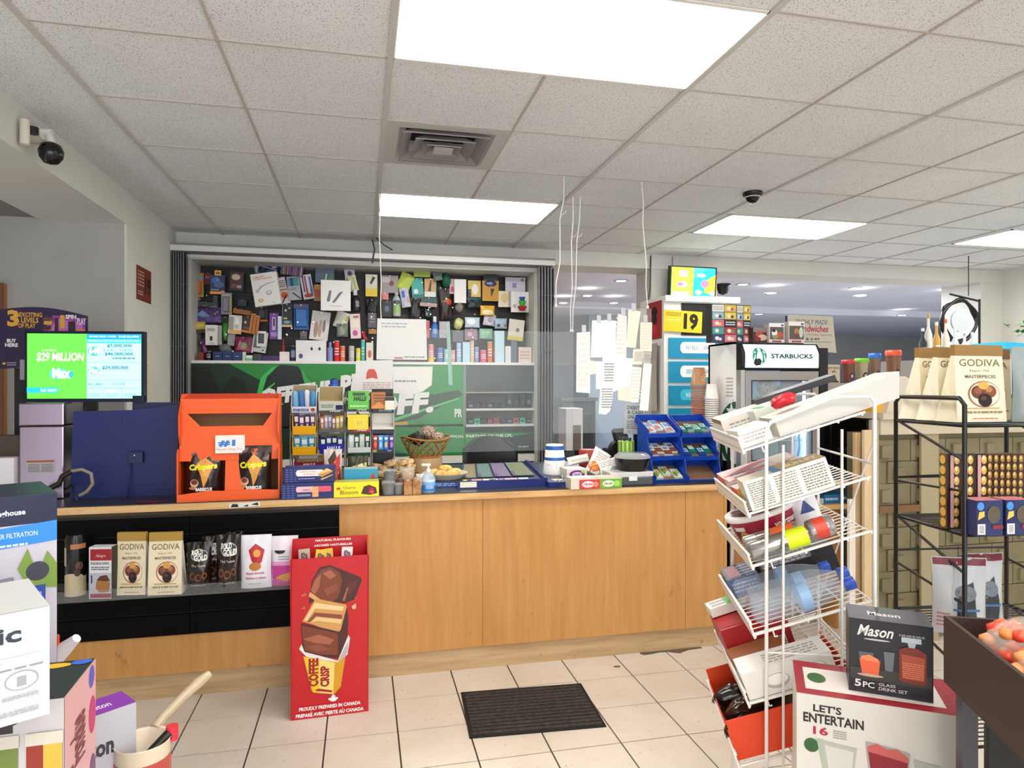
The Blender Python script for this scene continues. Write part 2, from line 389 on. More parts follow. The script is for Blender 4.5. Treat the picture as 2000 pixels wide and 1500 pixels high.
# back wall plane (Y=6), beam, pillar, openings
m = MB(); m.box(-1.5, 1.72, 6.32, 6.5, 0, CZ, WALLW); struct('wall_back', m)
m = MB(); m.box(-1.5, 7.2, 5.98, 6.34, 2.615, CZ+.02, WALLW); struct('trim_2', m, 'white beam over the opening to the back room')
m = MB(); m.box(2.737, 3.437, 6.0, 6.36, 0, CZ, WALLW); struct('wall_pillar', m)
m = MB(); m.box(6.62, 7.4, 5.99, 6.5, 0, CZ, WALLW); m.box(6.9, 7.2, -2.6, 6.0, 0, CZ, WALLW); struct('wall_right', m)
m = MB(); m.box(-1.7, -1.5, 4.95, 6.5, 0, CZ, WALLW); m.box(-1.515, -1.5, 4.8, 4.95, 0, CZ, WALLW); m.box(-4.2, -1.515, 4.8, 4.95, 0, CZ, WALLG); struct('wall_left', m)
m = MB(); m.box(-2.0, -1.5, -2.6, 4.8, 2.545, CZ+.1, WALLW); struct('trim_3', m, 'white bulkhead along the left side of the ceiling')
m = MB(); m.box(-4.2, -2.0, -2.6, 4.8, 2.56, 2.6, M('#8d8a88', .9)); struct('ceiling_left', m)  # ceiling in shadow, its shade is put into this darker grey
m = MB(); m.box(-4.2, -4.1, -2.6, 4.8, 0, 2.6, WALLG); struct('wall_far_left', m)
p = at(14, 555, 4.8)
m = MB(); m.box(-3.0, p.x, 4.76, 4.8, 0, p.z, nodemat('door_wood', f_wood('#8a5a33', '#a06c3f', '#b57e4c', (6, 6, .7)))); m.box(p.x-.05, p.x, 4.74, 4.76, 0, p.z, M('#7a4c2a', .5)); struct('door_1', m, 'brown wooden door at the left edge')
# back room
m = MB(); m.box(-1.5, 3.3, 6.15, 14, -.06, 0, FLOORW); struct('floor_back', m, 'wooden floor of the back room'); m = MB(); m.box(3.3, 14, 6.15, 14, -.06, 0, nodemat('neutral_bounce_floor', f_plaster('#a2a4a8', '#b0b2b6'), .9)); struct('floor_far', m, 'added pale grey bounce floor in the far right of the back room')  # grey part is made up, keeps orange floor bounce off the ceiling
BC = nodemat('back_ceiling', f_plaster('#dcdde6', '#e6e7ee'), .9)
m = MB(); m.box(-1.5, 14, 6.34, 9.3, 2.69, 2.72, BC); m.box(-1.5, 14, 9.2, 9.3, 2.6, 2.72, BC); m.box(-1.5, 14, 9.3, 14, 2.6, 2.63, nodemat('back_ceiling_dark', f_plaster('#cfd0da', '#dadbe2'), .9)); struct('ceiling_back', m)
m = MB(); m.box(-1.5, 14, 13.4, 13.6, 0, 2.7, WALLB); m.box(14, 14.2, 6, 13.6, 0, 2.7, WALLB); m.box(-1.6, -1.5, 6.5, 13.6, 0, 2.7, WALLB); struct('wall_far', m)
m = MB(); m.box(3.5, 13.9, 13.36, 13.4, 1.9, 2.6, WALLG); struct('trim_4', m, 'pale band high on the far wall')
for k, (u, v, z) in enumerate([(1213, 549, 2.69), (1147, 578, 2.6), (1100, 592, 2.6), (1199, 592, 2.6), (1451, 556, 2.69), (1507, 573, 2.6), (1671, 563, 2.69), (1682, 578, 2.6), (1482, 614, 2.6), (1762, 616, 2.6), (1878, 571, 2.69), (1855, 580, 2.6)]):
    q = onz(u, v, z-.006); lab = 'small round recessed downlight in the back-room ceiling, %s' % ['nearest the grey pillar', 'above the receipts', 'left of the receipts', 'above the middle receipts', 'just right of the pillar', 'second right of the pillar', 'above the far middle', 'behind the far-middle one', 'low over the small boxes', 'low over the coffee cups', 'above the wreath', 'left of the wreath'][k]
    t = thing('downlight', lab, 'downlight', q, 0, 'back-room downlights')
    MB().lathe([(.085, 0), (.085, .004), (.06, .006)], M('#c9c4c4', .4), 20, cap=False).lathe([(.085, 0), (.06, -.001)], M('#c9c4c4', .4), 20, cap=False).build('trim_ring', t)
    MB().lathe([(.058, .001), (.058, .005)], M('#fffdf8', .5, 0, 10), 16).build('lamp', t); area('downlight_beam', q.x, q.y, q.z-.012, .1, .1, 24 if k < 10 else 5, (0, 0, 0), (.95, .97, 1))
# slate-blue partition and furniture deep in the back room
m = MB(); a, b = at(1150, 860, 10), at(1300, 860, 10); m.box(a.x, b.x+.6, 10, 10.1, 0, 2.6, nodemat('slate_partition', f_plaster('#76828f', '#818d9b'))); m.box(a.x, b.x+.6, 9.98, 10.0, 0, .14, '#1d1d20'); struct('wall_partition', m, 'slate blue partition in the back room')
def far_item(name, label, cat, u0, v0, u1, v1, Y, fn):
    q, wd, h = spot(u0, v0, u1, v1, Y); return fn(name, label, cat, q, wd, h)
def backdesk(name, label, cat, q, wd, h):
    t = thing(name, label, cat, (q.x, q.y, 0)); MB().box(-wd/2, wd/2, -.3, .3, q.z+h-.05, q.z+h, '#3a3c44').build('desk_top', t); MB().box(-wd/2+.03, wd/2-.03, -.27, .27, 0, q.z+h-.05, '#23242b').build('body', t)
far_item('reception_desk', 'dark low desk deep in the back room behind the folding gate', 'desk', 1085, 776, 1155, 800, 9.6, backdesk)
q, wd, h = spot(1098, 797, 1130, 835, 7.4); place(mb_box(wd, h+.25, .3, '#e9e7ea', [('r', .4, 0, .9, .6, '#6d645b')]), 'carton', 'white open carton on the wooden back-room floor', 'carton', (q.x, q.y, max(0, q.z-.25)))
q, wd, h = spot(1180, 812, 1212, 830, 9.8); place(mb_box(wd, .5, .35, '#1c2230'), 'waste_bin', 'black bin before the slate partition below the receipts', 'bin', (q.x, 9.7, 0))
q, wd, h = spot(1130, 800, 1150, 842, 8.6); place(mb_box(wd, 1.1, .35, '#15181c'), 'filing_cabinet', 'narrow black cabinet in the back room beside the gate', 'cabinet', (q.x, 8.6, 0))

# ------------------------------------------------------------------ counter
CT = .935; CX0, CX1 = -2.0, 2.82
t = thing('service_counter', 'long maple service counter with panel front and angled kick board', 'counter', (0, 3.45, 0))
m = MB(); m.box(CX0, CX1, -.03, 1.22, CT-.035, CT-.003, EDGE); m.build('counter_edge', t)
MB().box(CX0+.002, CX1-.002, -.018, 1.215, CT-.003, CT, M('#33333a', .3)).build('worktop', t, label='dark laminate work surface')
jx = [-.112, .62, 1.78, 2.02]
for a, b in zip([-2.0, -1.4, -.112, .62, 1.78, 2.02], [-1.4, -.112, .62, 1.78, 2.02, 2.06]):
    if a == -1.4: MB().box(a+.001, b-.001, 0, .018, .12, .302, MAPLE).build('front_panel', t)
    else: MB().box(a+.001, b-.001, 0, .018, .12, CT-.035, MAPLE).build('front_panel', t)
MB().box(CX0, 2.06, .018, .1, .13, CT-.04, '#5b4630').build('carcass', t)
m = MB(); m.prismx([(.018, 0), (.03, 0), (.045, .125), (.02, .125)], CX0, 2.06, PINE); m.build('kick_board', t)
MB().box(2.06, CX1, .4, .42, 0, CT-.035, MAPLE).box(2.04, 2.06, 0, .42, 0, CT-.035, MAPLE).build('side_panel', t)
MB().box(CX0, CX1, 1.1, 1.2, 0, CT-.035, '#6b5236').build('rear_panel', t)
# lower desk to the right of the counter
a, b = at(1450, 972, 3.4), at(1690, 990, 3.3)
t = thing('side_desk', 'lower brown desk at the right end of the counter', 'desk', (2.44, 3.64, 0))
MB().box(-.36, .42, -.16, .2, .745, .775, EDGE).build('desk_top', t); MB().box(-.35, .41, -.12, -.1, .28, .745, nodemat('brown_panel', f_wood('#94602e', '#a56e38', '#b27a42'))).box(-.35, -.33, -.1, .2, 0, .745, MAPLE).box(.39, .41, -.1, .2, 0, .745, MAPLE).build('body', t)
# black slatwall on the left of the counter
BS = M('#050404', .7); BS.node_tree.nodes['Principled BSDF'].inputs['Specular IOR Level'].default_value = .12
t = thing('slatwall_panel', 'black slatted display panel on the left of the counter front', 'slatwall panel', (-.74, 3.45, .31))
m = MB(); z = 0
for k, hh in enumerate([.105, .085, .1, .088, .1, .088]):
    for a, b in ((-.66, -.062), (-.058, .627)): m.box(a, b, -.022, -.002, z, z+hh-.008, BS)
    m.box(-.66, .627, -.006, -.002, z+hh-.008, z+hh, '#1d1816'); z += hh
m.build('slats', t)
t2 = thing('acrylic_shelf', 'clear acrylic shelf with raised lip clipped to the black slatwall', 'shelf', (-.81, 3.43, .555))
AC = M('#bfc4c6', .1, 0, 0, .09); X0, X1 = -.60, .525
MB().box(X0, X1, -.21, -.006, 0, .006, AC).build('shelf_panel', t2); MB().box(X0, X1, -.214, -.21, 0, .05, AC).build('lip', t2)
MB().box(X0, X1, -.006, 0, 0, .03, AC).build('back_flange', t2)
# half wall on the right with ledge
t = thing('half_wall_counter', 'cream half-height counter with wide ledge over panels of rough cream slabs', 'half wall', (0, 0, 0))
a = at(1712, 800, 3.25); zt = at(1750, 806, 3.25).z; zb = at(1750, 838, 3.25).z
MB().box(a.x, 6.8, 3.2, 3.9, zt-.035, zt, M('#cfc4b0', .5)).build('ledge', t); MB().box(a.x+.01, 6.8, 3.23, 3.28, zb-.03, zt-.035, M('#cbbfa6', .5)).build('fascia', t)
m = MB(); m.box(a.x+.01, 6.8, 3.3, 3.5, 0, zb-.03, CREAM)
rnd = random.Random(4)
for r in range(9):
    z0 = .03+r*.128; x = a.x+.02+(.09 if r % 2 else 0)
    while x < 4.9:
        m.box(x, x+.24, 3.285, 3.3, z0, z0+.122, CREAM)
        m.box(x+.03, x+.1, 3.262+rnd.uniform(-.003, .003), 3.286, z0+.02, z0+.09, CREAM, (x+.034, x+.096, 3.266, 3.286))
        x += .246
m.build('slab_panel', t)
MB().box(a.x+.3, a.x+.42, 3.245, 3.26, 0, zb-.03, M('#a99c7c', .6)).build('strut', t); MB().box(a.x+.02, 6.8, 3.25, 3.262, .76, .80, M('#7d5b3b', .6)).build('rail', t)
# leaning boards between the desk and half wall
for k, (u0, u1, v0, v1, Y, col, lab) in enumerate([(1686, 1700, 840, 1235, 3.05, '#d8bd93', 'pale timber board leaning upright beside the cream half wall'), (1668, 1678, 845, 1205, 3.1, '#c9a87d', 'thin tan timber strip standing left of the pale board'), (1657, 1668, 975, 1190, 3.08, '#ece6de', 'narrow white plank leaning below the desk edge')]):
    q, wd, h = spot(u0, v0, u1, v1, Y); m = MB(); m.box(-wd/2, wd/2, -.01, .01, 0, q.z+h, nodemat('board', f_wood(col, col, '#e6d3b2', (8, 8, .6)))); place(m, 'timber_board', lab, 'board', (q.x, Y, 0), (0, .0, 0))
q = at(1707, 820, 3.15); m = MB(); m.box(-.022, .022, -.01, .012, 0, q.z, M('#b9ae98', .5, .3))
for i in range(40): m.box(-.012, -.006, -.0115, -.0095, .05+i*.033, .07+i*.033, '#3c352c')
place(m, 'slotted_upright', 'pale slotted metal upright standing against the half wall end', 'upright', (q.x, 3.15, 0))
# floor mat
t = MB(); t.box(-.3, .3, -.21, .21, 0, .006, M('#1d1a19', .9))
for k in range(13): t.box(-.285, .285, -.195+k*.03, -.195+k*.03+.019, .006, .011, MATM)
place(t, 'door_mat', 'small ribbed charcoal mat lying on the tiles', 'mat', (.755, 2.975, 0), -.06)
q = onz(1290, 1266, 0); m = MB(); m.prismz([(math.cos(a)*(.19+.05*math.sin(3*a+1)), math.sin(a)*(.045+.02*math.sin(5*a))) for a in [2*PI*k/26 for k in range(26)]], 0, .0008, M('#6d5d4c', .9)); place(m, 'floor_stain', 'brown worn dirt patch on the tiles along the kick board', 'stain', (q.x, q.y-.03, .0002), -.1)
q = onz(1205, 1302, 0); m = MB(); m.prismz([(.02*math.cos(a), .012*math.sin(a)) for a in [PI*k/5 for k in range(10)]], 0, .0008, M('#8a5f4c', .9)); place(m, 'floor_spot', 'small brown spot on a tile behind the mat', 'stain', (q.x, q.y, .0002))

# ------------------------------------------------------------------ shuttered display wall behind the counter
t = thing('display_cabinet', 'wall display cabinet with white frame, dark slatted back and white shelf', 'display cabinet', (.09, 5.95, 0))
L, R = -1.375-.09, 1.55-.09; FR = M('#c7c5c0', .45)
MB().box(L-.06, L, 0, .36, 0, 2.53, FR).build('side_panel', t); MB().box(R, R+.03, 0, .36, 0, 2.53, FR).build('side_panel', t)
MB().box(L-.06, R+.03, -.02, .36, 2.53, 2.56, FR).box(L-.06, R+.03, -.03, -.0, 2.545, 2.575, WHT).build('top_rail', t)
m = MB(); m.box(L, R, .33, .35, 1.68, 2.53, '#140e0d')
for k in range(11): m.box(L, R, .322, .33, 1.69+k*.077, 1.69+k*.077+.066, M('#1c1413', .5))
m.build('slatted_back', t)
MB().box(L, R, -.01, .33, 1.672, 1.696, M('#efeeec', .4)).build('shelf', t)
xr = .903-.09
MB().box(xr-.012, xr+.012, 0, .33, 1.1, 1.672, GREY).build('divider', t)
for z in (1.27, 1.125): MB().box(xr, R, 0, .33, z-.012, z+.006, M('#e4e2e0', .4)).build('shelf', t)
MB().box(xr, R, .3, .33, 1.125, 1.68, M('#8e8a8a', .5)).build('back_panel', t)
MB().box(xr+.012, R-.004, .0, .012, 1.425, 1.672, M('#46504c', .35)).box(xr+.01, R-.003, -.004, .0, 1.418, 1.428, M('#aaa8a5', .4)).build('drop_door', t, label='dark grey-green drop-down door')
MB().box(L, R, -.01, .33, .79, .862, M('#e6e4e0', .4)).build('base_rail', t); MB().box(L, R, .02, .3, 0, .79, '#15110f').build('plinth', t)
# green poster made of panels
G1, G2, G3, BK = '#1f8f3a', '#0e5a2a', '#0a3018', '#0b1410'
def gp(z0, z1, x0, x1, art, nm):
    m = MB(); m.box(x0, x1, .004, .014, z0, z1, G1); m.art(lambda x, y, l: (x0+(x1-x0)*x, .004-l, z0+(z1-z0)*y), art); m.build(nm, tp)
tp = thing('advertising_poster', 'green football poster panel with white slogan under the shelf', 'poster', (.09, 5.93, 0))
gp(1.14, 1.668, L, xr-.014, [('p', [(0, 0), (0, 1), (.13, 1), (.32, .55), (.25, 0)], G3), ('p', [(0, 0), (0, .95), (.06, .95), (.16, 0)], BK), ('p', [(.08, 0), (.085, .35), (.12, .72), (.15, .8), (.18, .72), (.22, .2), (.22, 0)], BK),
    ('p', [(.235, .1), (.23, .55), (.26, .85), (.31, .99), (.37, .97), (.41, .78), (.40, .3), (.36, 0), (.28, 0)], '#0c1a12'), ('p', [(.225, .5), (.24, .78), (.28, .95), (.30, .97), (.262, .8), (.242, .5)], '#39c454'), ('p', [(.38, .95), (.42, .7), (.44, .42), (.40, .62)], '#2fae48'),
    ('p', [(.25, .28), (.32, .35), (.32, .38), (.25, .31)], '#39c454'), ('p', [(.25, .4), (.31, .5), (.31, .53), (.25, .43)], '#39c454'), ('p', [(.245, .52), (.29, .68), (.29, .71), (.245, .56)], '#39c454'),
    ('p', [(.38, 0), (.44, .5), (.50, .78), (.56, .7), (.60, .55), (.64, .62), (.74, .98), (.78, .98), (.70, .45), (.66, 0)], '#0b1c12'),
    ('p', [(.56, 0), (.62, .2), (.8, .45), (.98, .58), (1, .5), (.82, .1), (.7, 0)], '#10441f'), ('p', [(.72, .1), (.98, .45), (.985, .43), (.73, .06)], '#5fc46d'),
    ('t', 'OFF THE', .235, .32, .50, .60, '#f4f6f4', .06, .02, 0, .16), ('t', 'PLAY', .525, .49, .71, .82, '#f4f6f4', .06, .02, 0, .12), ('t', 'KICKOFF.', .36, .06, .88, .42, '#f4f6f4', .06, .02, 0, .14),
    ('t', 'PR', .965, .12, .995, .26, '#f0f2f0', .03), ('p', [(.62, .0), (.78, .06), (.78, .0)], '#d8a83a')], 'upper_panel')
gp(.866, 1.12, L, xr-.002, [('p', [(0, 0), (0, 1), (.42, 1), (.55, .4), (.60, 0)], G3), ('p', [(.62, 1), (.66, .4), (.8, 0), (.58, 0), (.5, 1)], G2), ('t', 'OFFICIAL', .93, .6, .998, .69, '#f4f6f4', .02)], 'lower_panel')
gp(.866, 1.112, xr+.002, R-.004, [('p', [(.15, 0), (.2, .45), (1, .75), (1, 0)], '#0a2513'), ('p', [(0, .8), (1, .75), (1, 1), (0, 1)], BK), ('t', 'PARTNER OF THE CFL', .02, .62, .68, .72, '#f4f6f4', .02), ('t', 'target', .76, .2, .92, .28, '#dfe4df', .01)], 'corner_panel')
# folding gates and header
GT = M('#6f6f72', .45, .3); GT2 = M('#8a8a8c', .4, .4)
def gate(name, lab, x0, x1, n, mat):
    t = thing(name, lab, 'folding gate', ((x0+x1)/2, 5.86, 0)); wd = (x1-x0)/n
    for k in range(n):
        a = -(x1-x0)/2+k*wd; m = MB()
        m.prismz([(a, -.05), (a+wd*.5, .045), (a+wd, -.05), (a+wd, -.044), (a+wd*.5, .055), (a, -.044)], 0, 2.555, mat); m.lathe([(.006, 0), (.006, 2.558)], mat, 8, a+wd*.02, -.052)
        for z in (.6, 1.2, 1.8, 2.3): m.box(a, a+wd, -.056, -.05, z, z+.006, '#3d3d40')
        m.build('gate_slat', t)
gate('folding_gate', 'grey folding security gate stacked at the left side of the display', -1.585+.09, -1.44+.055, 6, GT); gate('folding_gate', 'grey folding security gate stacked at the right side of the display', 1.56, 1.70, 5, GT2)
t = thing('gate_header', 'long white gate track over the display cabinet', 'track', (.07, 5.86, 2.575)); MB().box(-1.57, 1.64, -.05, .06, 0, .045, M('#e9e8e5', .4)).build('track', t); MB().box(-1.58, 1.64, -.06, .06, .045, .06, M('#8c8c8c', .4)).build('cap_strip', t); MB().box(-1.55, 1.62, -.045, .04, -.012, 0, M('#55555a', .4)).build('groove_strip', t)
m = MB(); p0 = at(727, 482, 5.8); m.tube([p0+Vector((0, 0, .06)), p0+Vector((.02, .0, -.02)), p0+Vector((0, 0, -.14))], .006, '#1c1a1c'); m.tube([p0+Vector((.03, 0, .08)), p0+Vector((.1, 0, .02)), p0+Vector((.17, 0, -.02))], .005, '#1c1a1c'); place(m, 'electric_cable', 'thin black cable hanging over the gate track', 'cable', (0, 0, 0))
# ------------------------------------------------------------------ things hanging from or fixed to the ceiling
q = onz(1470, 376, CZ)
t = thing('dome_camera', 'black security dome camera on the ceiling right of the strings', 'security camera', q)
MB().lathe([(.058, -.022), (.062, -.018), (.062, 0)], BLK, 24).build('base', t); MB().lathe([(.002, -.072), (.02, -.068), (.036, -.055), (.046, -.034), (.05, -.02)], M('#0a0a0c', .08), 24, cap=False).build('dome', t)
MB().lathe([(.046, -.034), (.051, -.036), (.051, -.03), (.046, -.03)], WHT, 24, cap=False).build('ring', t)
q = onz(1412, 560, 2.66); t = thing('dome_camera', 'small dark camera hanging from the back-room ceiling beside the pillar', 'security camera', (q.x, q.y, 2.69))
MB().lathe([(.09, -.03), (.09, 0)], BLK, 16).build('base', t); MB().lathe([(.002, -.13), (.05, -.11), (.08, -.03)], BLK, 16, cap=False).build('dome', t)
q = at(57, 243, 3.55)
t = thing('security_camera', 'white wall camera bracket with black ball housing at the bulkhead', 'security camera', (-1.5, 3.5, 2.66))
MB().lathe([(.045, 0), (.045, .05)], M('#cfc8bb', .5), 16, axis='x').lathe([(.03, .03), (.028, .09)], WHT, 12, axis='x').build('bracket', t)
MB().tube([(.05, 0, .0), (.09, -.02, -.01), (.1, -.03, -.05)], .018, M('#e9e5da', .4), 10).build('arm', t)
MB().lathe([(.003, -.062), (.03, -.055), (.048, -.03), (.052, 0), (.04, .028), (.015, .04)], M('#0b0b0c', .2), 20, .1, -.035, -.085).build('ball_housing', t)
MB().tube([(.03, -.12, .02), (.03, -.12, -.09)], .02, M('#d9d2c2', .5), 10).lathe([(.022, 0), (.022, .03)], BLK, 12, .05, -.09, -.03).build('sensor', t)
# television on the pillar
t = thing('television', 'small television showing yellow and cyan screen high on the white pillar', 'television', (3.08, 5.83, 2.46), (.09, 0, .03))
w2, h2 = .245, .16
MB().box(-w2, w2, -.02, .03, -h2, h2, M('#101114', .3)).build('housing', t)
m = MB(); m.box(-w2+.014, w2-.014, -.0215, -.02, -h2+.02, h2-.012, M('#18b6e8', .4, 0, 1.0))
E_ = lambda c, k=1.0: M(c, .4, 0, k)
m.art(lambda x, y, l: (-w2+.014+(2*w2-.028)*x, -.0215-l, -h2+.02+(2*h2-.032)*y), [('r', 0, 0, .5, 1, E_('#c9e83a')), ('r', 0, 0, .5, .45, E_('#9fe04a')), ('r', .03, .08, .4, .2, E_('#bfeee0')), ('e', .25, .45, .12, .1, E_('#f0a8d8')), ('e', .2, .45, .06, .05, E_('#e36ab8')), ('r', .17, .7, .36, .9, E_('#c6efe4')), ('p', [(.75, .2), (1, .1), (1, .8), (.8, .6)], E_('#f3e23a')), ('e', .76, .48, .09, .13, E_('#f078a0')), ('p', [(.5, .6), (.8, .95), (1, 1), (.5, 1)], E_('#4ad0f0')), ('e', .62, .2, .08, .08, E_('#e8fbff')), ('e', .93, .18, .06, .07, E_('#e8fbff')), ('e', .68, .75, .1, .06, E_('#d8f6ff'))])
m.build('screen', t); MB().box(-.06, .06, .03, .17, -.05, .05, BLK).build('wall_bracket', t)
m = MB(); m.tube([(2.72, 5.97, 2.74), (2.70, 5.95, 2.4), (2.66, 5.96, 2.2), (2.62, 5.95, 2.0)], .006, '#34343a'); place(m, 'electric_cable', 'dark cable dropping down the left edge of the pillar', 'cable', (0, 0, 0))
m = MB(); m.tube([(2.95, 5.975, 2.74), (2.94, 5.97, 2.5), (2.86, 5.97, 2.3), (2.8, 5.97, 2.22)], .005, '#8b8b84'); place(m, 'electric_cable', 'pale cable hanging beside the television on the pillar', 'cable', (0, 0, 0))
# strings and clear sheets
STR = M('#f6f4ee', .6)
def string(lab, a, b, wob=.01, tail=True):
    m = MB(); n = 6; a, b = Vector(a), Vector(b)
    m.tube([a.lerp(b, i/n)+Vector((wob*math.sin(i*2.1) if 0 < i < n else 0, 0, 0)) for i in range(n+1)], .0032, STR, 6)
    if tail: m.tube([a.lerp(b, .3), a.lerp(b, .3)+Vector((.02, 0, .012)), a.lerp(b, .3)+Vector((.03, 0, .03))], .002, STR, 5)
    m.lathe([(.008, -.012), (.008, .004)], STR, 8, b.x, b.y, b.z); return place(m, 'hanging_string', lab, 'string', (0, 0, 0), 0, 'white strings holding the clear sheets')
YB, YA = 3.87, 4.36
zB = at(1088, 594, YB).z; zA = at(1116, 645, YA).z
string('white string to the left corner of the receipt-covered sheet', (1.195, YB, CZ), (at(1086, 590, YB).x, YB, zB-.005)); string('white string to the right corner of the receipt-covered sheet', (1.70, YB, CZ), (at(1265, 592, YB).x, YB, zB), .006, False)
string('white string running left of its twin to the right corner of the wide sheet', (1.385, 4.28, CZ), (at(1115, 643, YA).x, YA, zA), .006); string('white string running right of its twin to the right corner of the wide sheet', (1.43, 4.26, CZ), (at(1117, 640, YA).x+.008, YA+.008, zA), .006)
string('white string over the left end of the wide sheet', (.109, 4.46, CZ), (at(742, 640, YA).x+.01, YA, zA), .004, False)
# wide sheet
xa0, xa1 = at(741, 640, YA).x, at(1120, 640, YA).x
m = MB(); m.box(xa0, xa1, YA-.002, YA+.002, 1.05, zA-.012, PLEX); place(m, 'acrylic_sheet', 'wide clear acrylic sheet hanging in front of the display wall', 'clear sheet', (0, 0, 0))
xb0, xb1 = at(1080, 600, YB).x, at(1272, 600, YB).x
m = MB(); m.box(xb0, xb1, YB-.002, YB+.002, 1.2, zB-.012, PLEX); place(m, 'acrylic_sheet', 'narrower clear acrylic sheet covered with receipts left of the pillar', 'clear sheet', (0, 0, 0))
# papers on the wide sheet
PAP = M('#fbfaf6', .7)
def paper(name, lab, cat, poly, Y, col, art=(), grp=None, yb=0, tape=None, bbox=None):
    pts = [at(u, v, Y) for u, v in poly]; cx = sum(p.x for p in pts)/len(pts); zc = min(p.z for p in pts)
    m = MB(); m.prism([(p.x-cx, p.z-zc) for p in pts], -.0006, .0006, col)
    if art:
        us = [p[0] for p in poly]; b = bbox or (min(us), min(p[1] for p in poly), max(us), max(p[1] for p in poly)); A, B = at(b[0], b[3], Y), at(b[2], b[1], Y)
        m.art(lambda x, y, l: (A.x-cx+(B.x-A.x)*x, -.0006-l, A.z-zc+(B.z-A.z)*y), list(art))
    o = m.build(name, None, (cx, Y+yb, zc)); tag(o, lab, cat, grp)
    if tape:
        a, b = at(tape[0]-4, tape[1]+8, Y), at(tape[0]+4, tape[1]-7, Y)
        MB().box(a.x-cx, b.x-cx, -.0016, -.0008, a.z-zc, b.z-zc, M('#c9cdd2', .3)).build('tape', o, label='translucent grey tape')
    return o
paper('notice_sheet', 'large blank-looking white sheet taped on the clear acrylic at the upper middle', 'paper', [(737, 622), (832, 624), (834, 703), (735, 702)], YA, PAP, [('l', .1, .75, .6, .9, 2, '#b9c6d4'), ('l', .55, .05, .95, .1, 1, '#5a9a6a'), ('r', .35, .03, .52, .07, '#d98a94')], None, -.006)
paper('notice_sheet', 'white sheet with red logo over the green poster', 'paper', [(695, 705), (767, 703), (767, 768), (694, 768)], YA, PAP, [('p', [(.28, .42), (.3, .62), (.36, .72), (.5, .72), (.56, .62), (.6, .42), (.45, .46)], '#e0563f'), ('l', .2, .1, .95, .34, 5, '#d3a29a')], None, -.009)
paper('notice_sheet', 'blank white sheet with wavy lower edge right of the red-logo sheet', 'paper', [(767, 716), (845, 716), (843, 752), (825, 765), (805, 770), (768, 768)], YA, PAP, [('l', .05, .4, .6, .55, 1, '#9aa4b0')], None, -.006)
paper('ribbon_tape', 'narrow mint tape strip hanging down the wide clear sheet', 'tape strip', [(871, 628), (878, 628), (884, 752), (876, 752)], YA, M('#c3e6e0', .4, 0, 0, .6), (), None, -.005)
TI = 'receipts taped on the hanging sheet'
RC = M('#fdfcf8', .6); RC2 = M('#f8f0dd', .6)
rl = [('l', .1, .1, .85, .9, 12, '#e2dccd')]
recs = [('long white receipt at the far left of the taped cluster', [(1126, 650), (1152, 648), (1152, 768), (1125, 766)], RC, (1140, 642), 0, 1),
 ('wide white receipt with tape, second from the left at the top', [(1156, 626), (1180, 626), (1180, 698), (1153, 698)], RC, (1169, 623), -.002, 0),
 ('white receipt under the third tape from the left', [(1180, 625), (1203, 627), (1201, 700), (1179, 698)], RC, (1189, 620), -.003, 0),
 ('tall white receipt left of the tilted cream one', [(1206, 613), (1223, 618), (1222, 700), (1200, 698)], RC, (1216, 609), -.005, 1),
 ('cream receipt tilted clockwise at the top of the cluster', [(1226, 604), (1250, 609), (1243, 655), (1240, 680), (1222, 678)], RC2, (1236, 600), -.007, 0),
 ('cream gridded receipt at the far right with tape on top', [(1249, 630), (1272, 630), (1271, 687), (1248, 686)], RC2, (1259, 623), -.009, 1),
 ('short white slip under the left long receipt', [(1152, 704), (1164, 706), (1163, 730), (1152, 732)], RC2, None, -.001, 0),
 ('white receipt hanging below the second top receipt', [(1163, 706), (1180, 706), (1177, 760), (1163, 760)], RC, None, -.004, 0),
 ('printed receipt curling furthest down the cluster', [(1172, 748), (1198, 748), (1194, 790), (1190, 803), (1182, 810), (1168, 808)], RC, None, -.006, 2),
 ('white receipt in the middle joining the curled one', [(1176, 698), (1200, 698), (1202, 765), (1174, 760)], RC, None, -.002, 2),
 ('square white receipt in the centre of the lower row', [(1198, 698), (1234, 700), (1232, 752), (1196, 765)], RC, None, -.008, 0),
 ('cream slip below the square white receipt', [(1205, 752), (1238, 753), (1236, 786), (1206, 781)], RC2, None, -.004, 0),
 ('cream printed slip hanging from the tilted cream receipt', [(1236, 682), (1256, 682), (1253, 712), (1234, 712)], RC2, None, -.003, 2),
 ('narrow white receipt left of the lowest right receipt', [(1234, 716), (1252, 718), (1246, 786), (1232, 786)], RC, None, -.006, 1),
 ('long white receipt hanging lowest on the right side', [(1255, 710), (1271, 711), (1264, 803), (1247, 801)], RC, None, -.01, 0),
 ('grey-white photo slip between the right receipts', [(1255, 688), (1271, 688), (1269, 711), (1254, 710)], M('#c9c9c2', .6), None, -.005, 2)]
for lab, poly, col, tp_, yb, ar in recs:
    art = [(), [('l', .12, .08, .9, .95, 9, '#e9e2d0')], [('l', .2, .2, .9, .85, 8, '#8a8c90')]][ar]
    paper('paper_receipt', lab, 'receipt', poly, YB, col, art, TI, yb-.004, tp_)
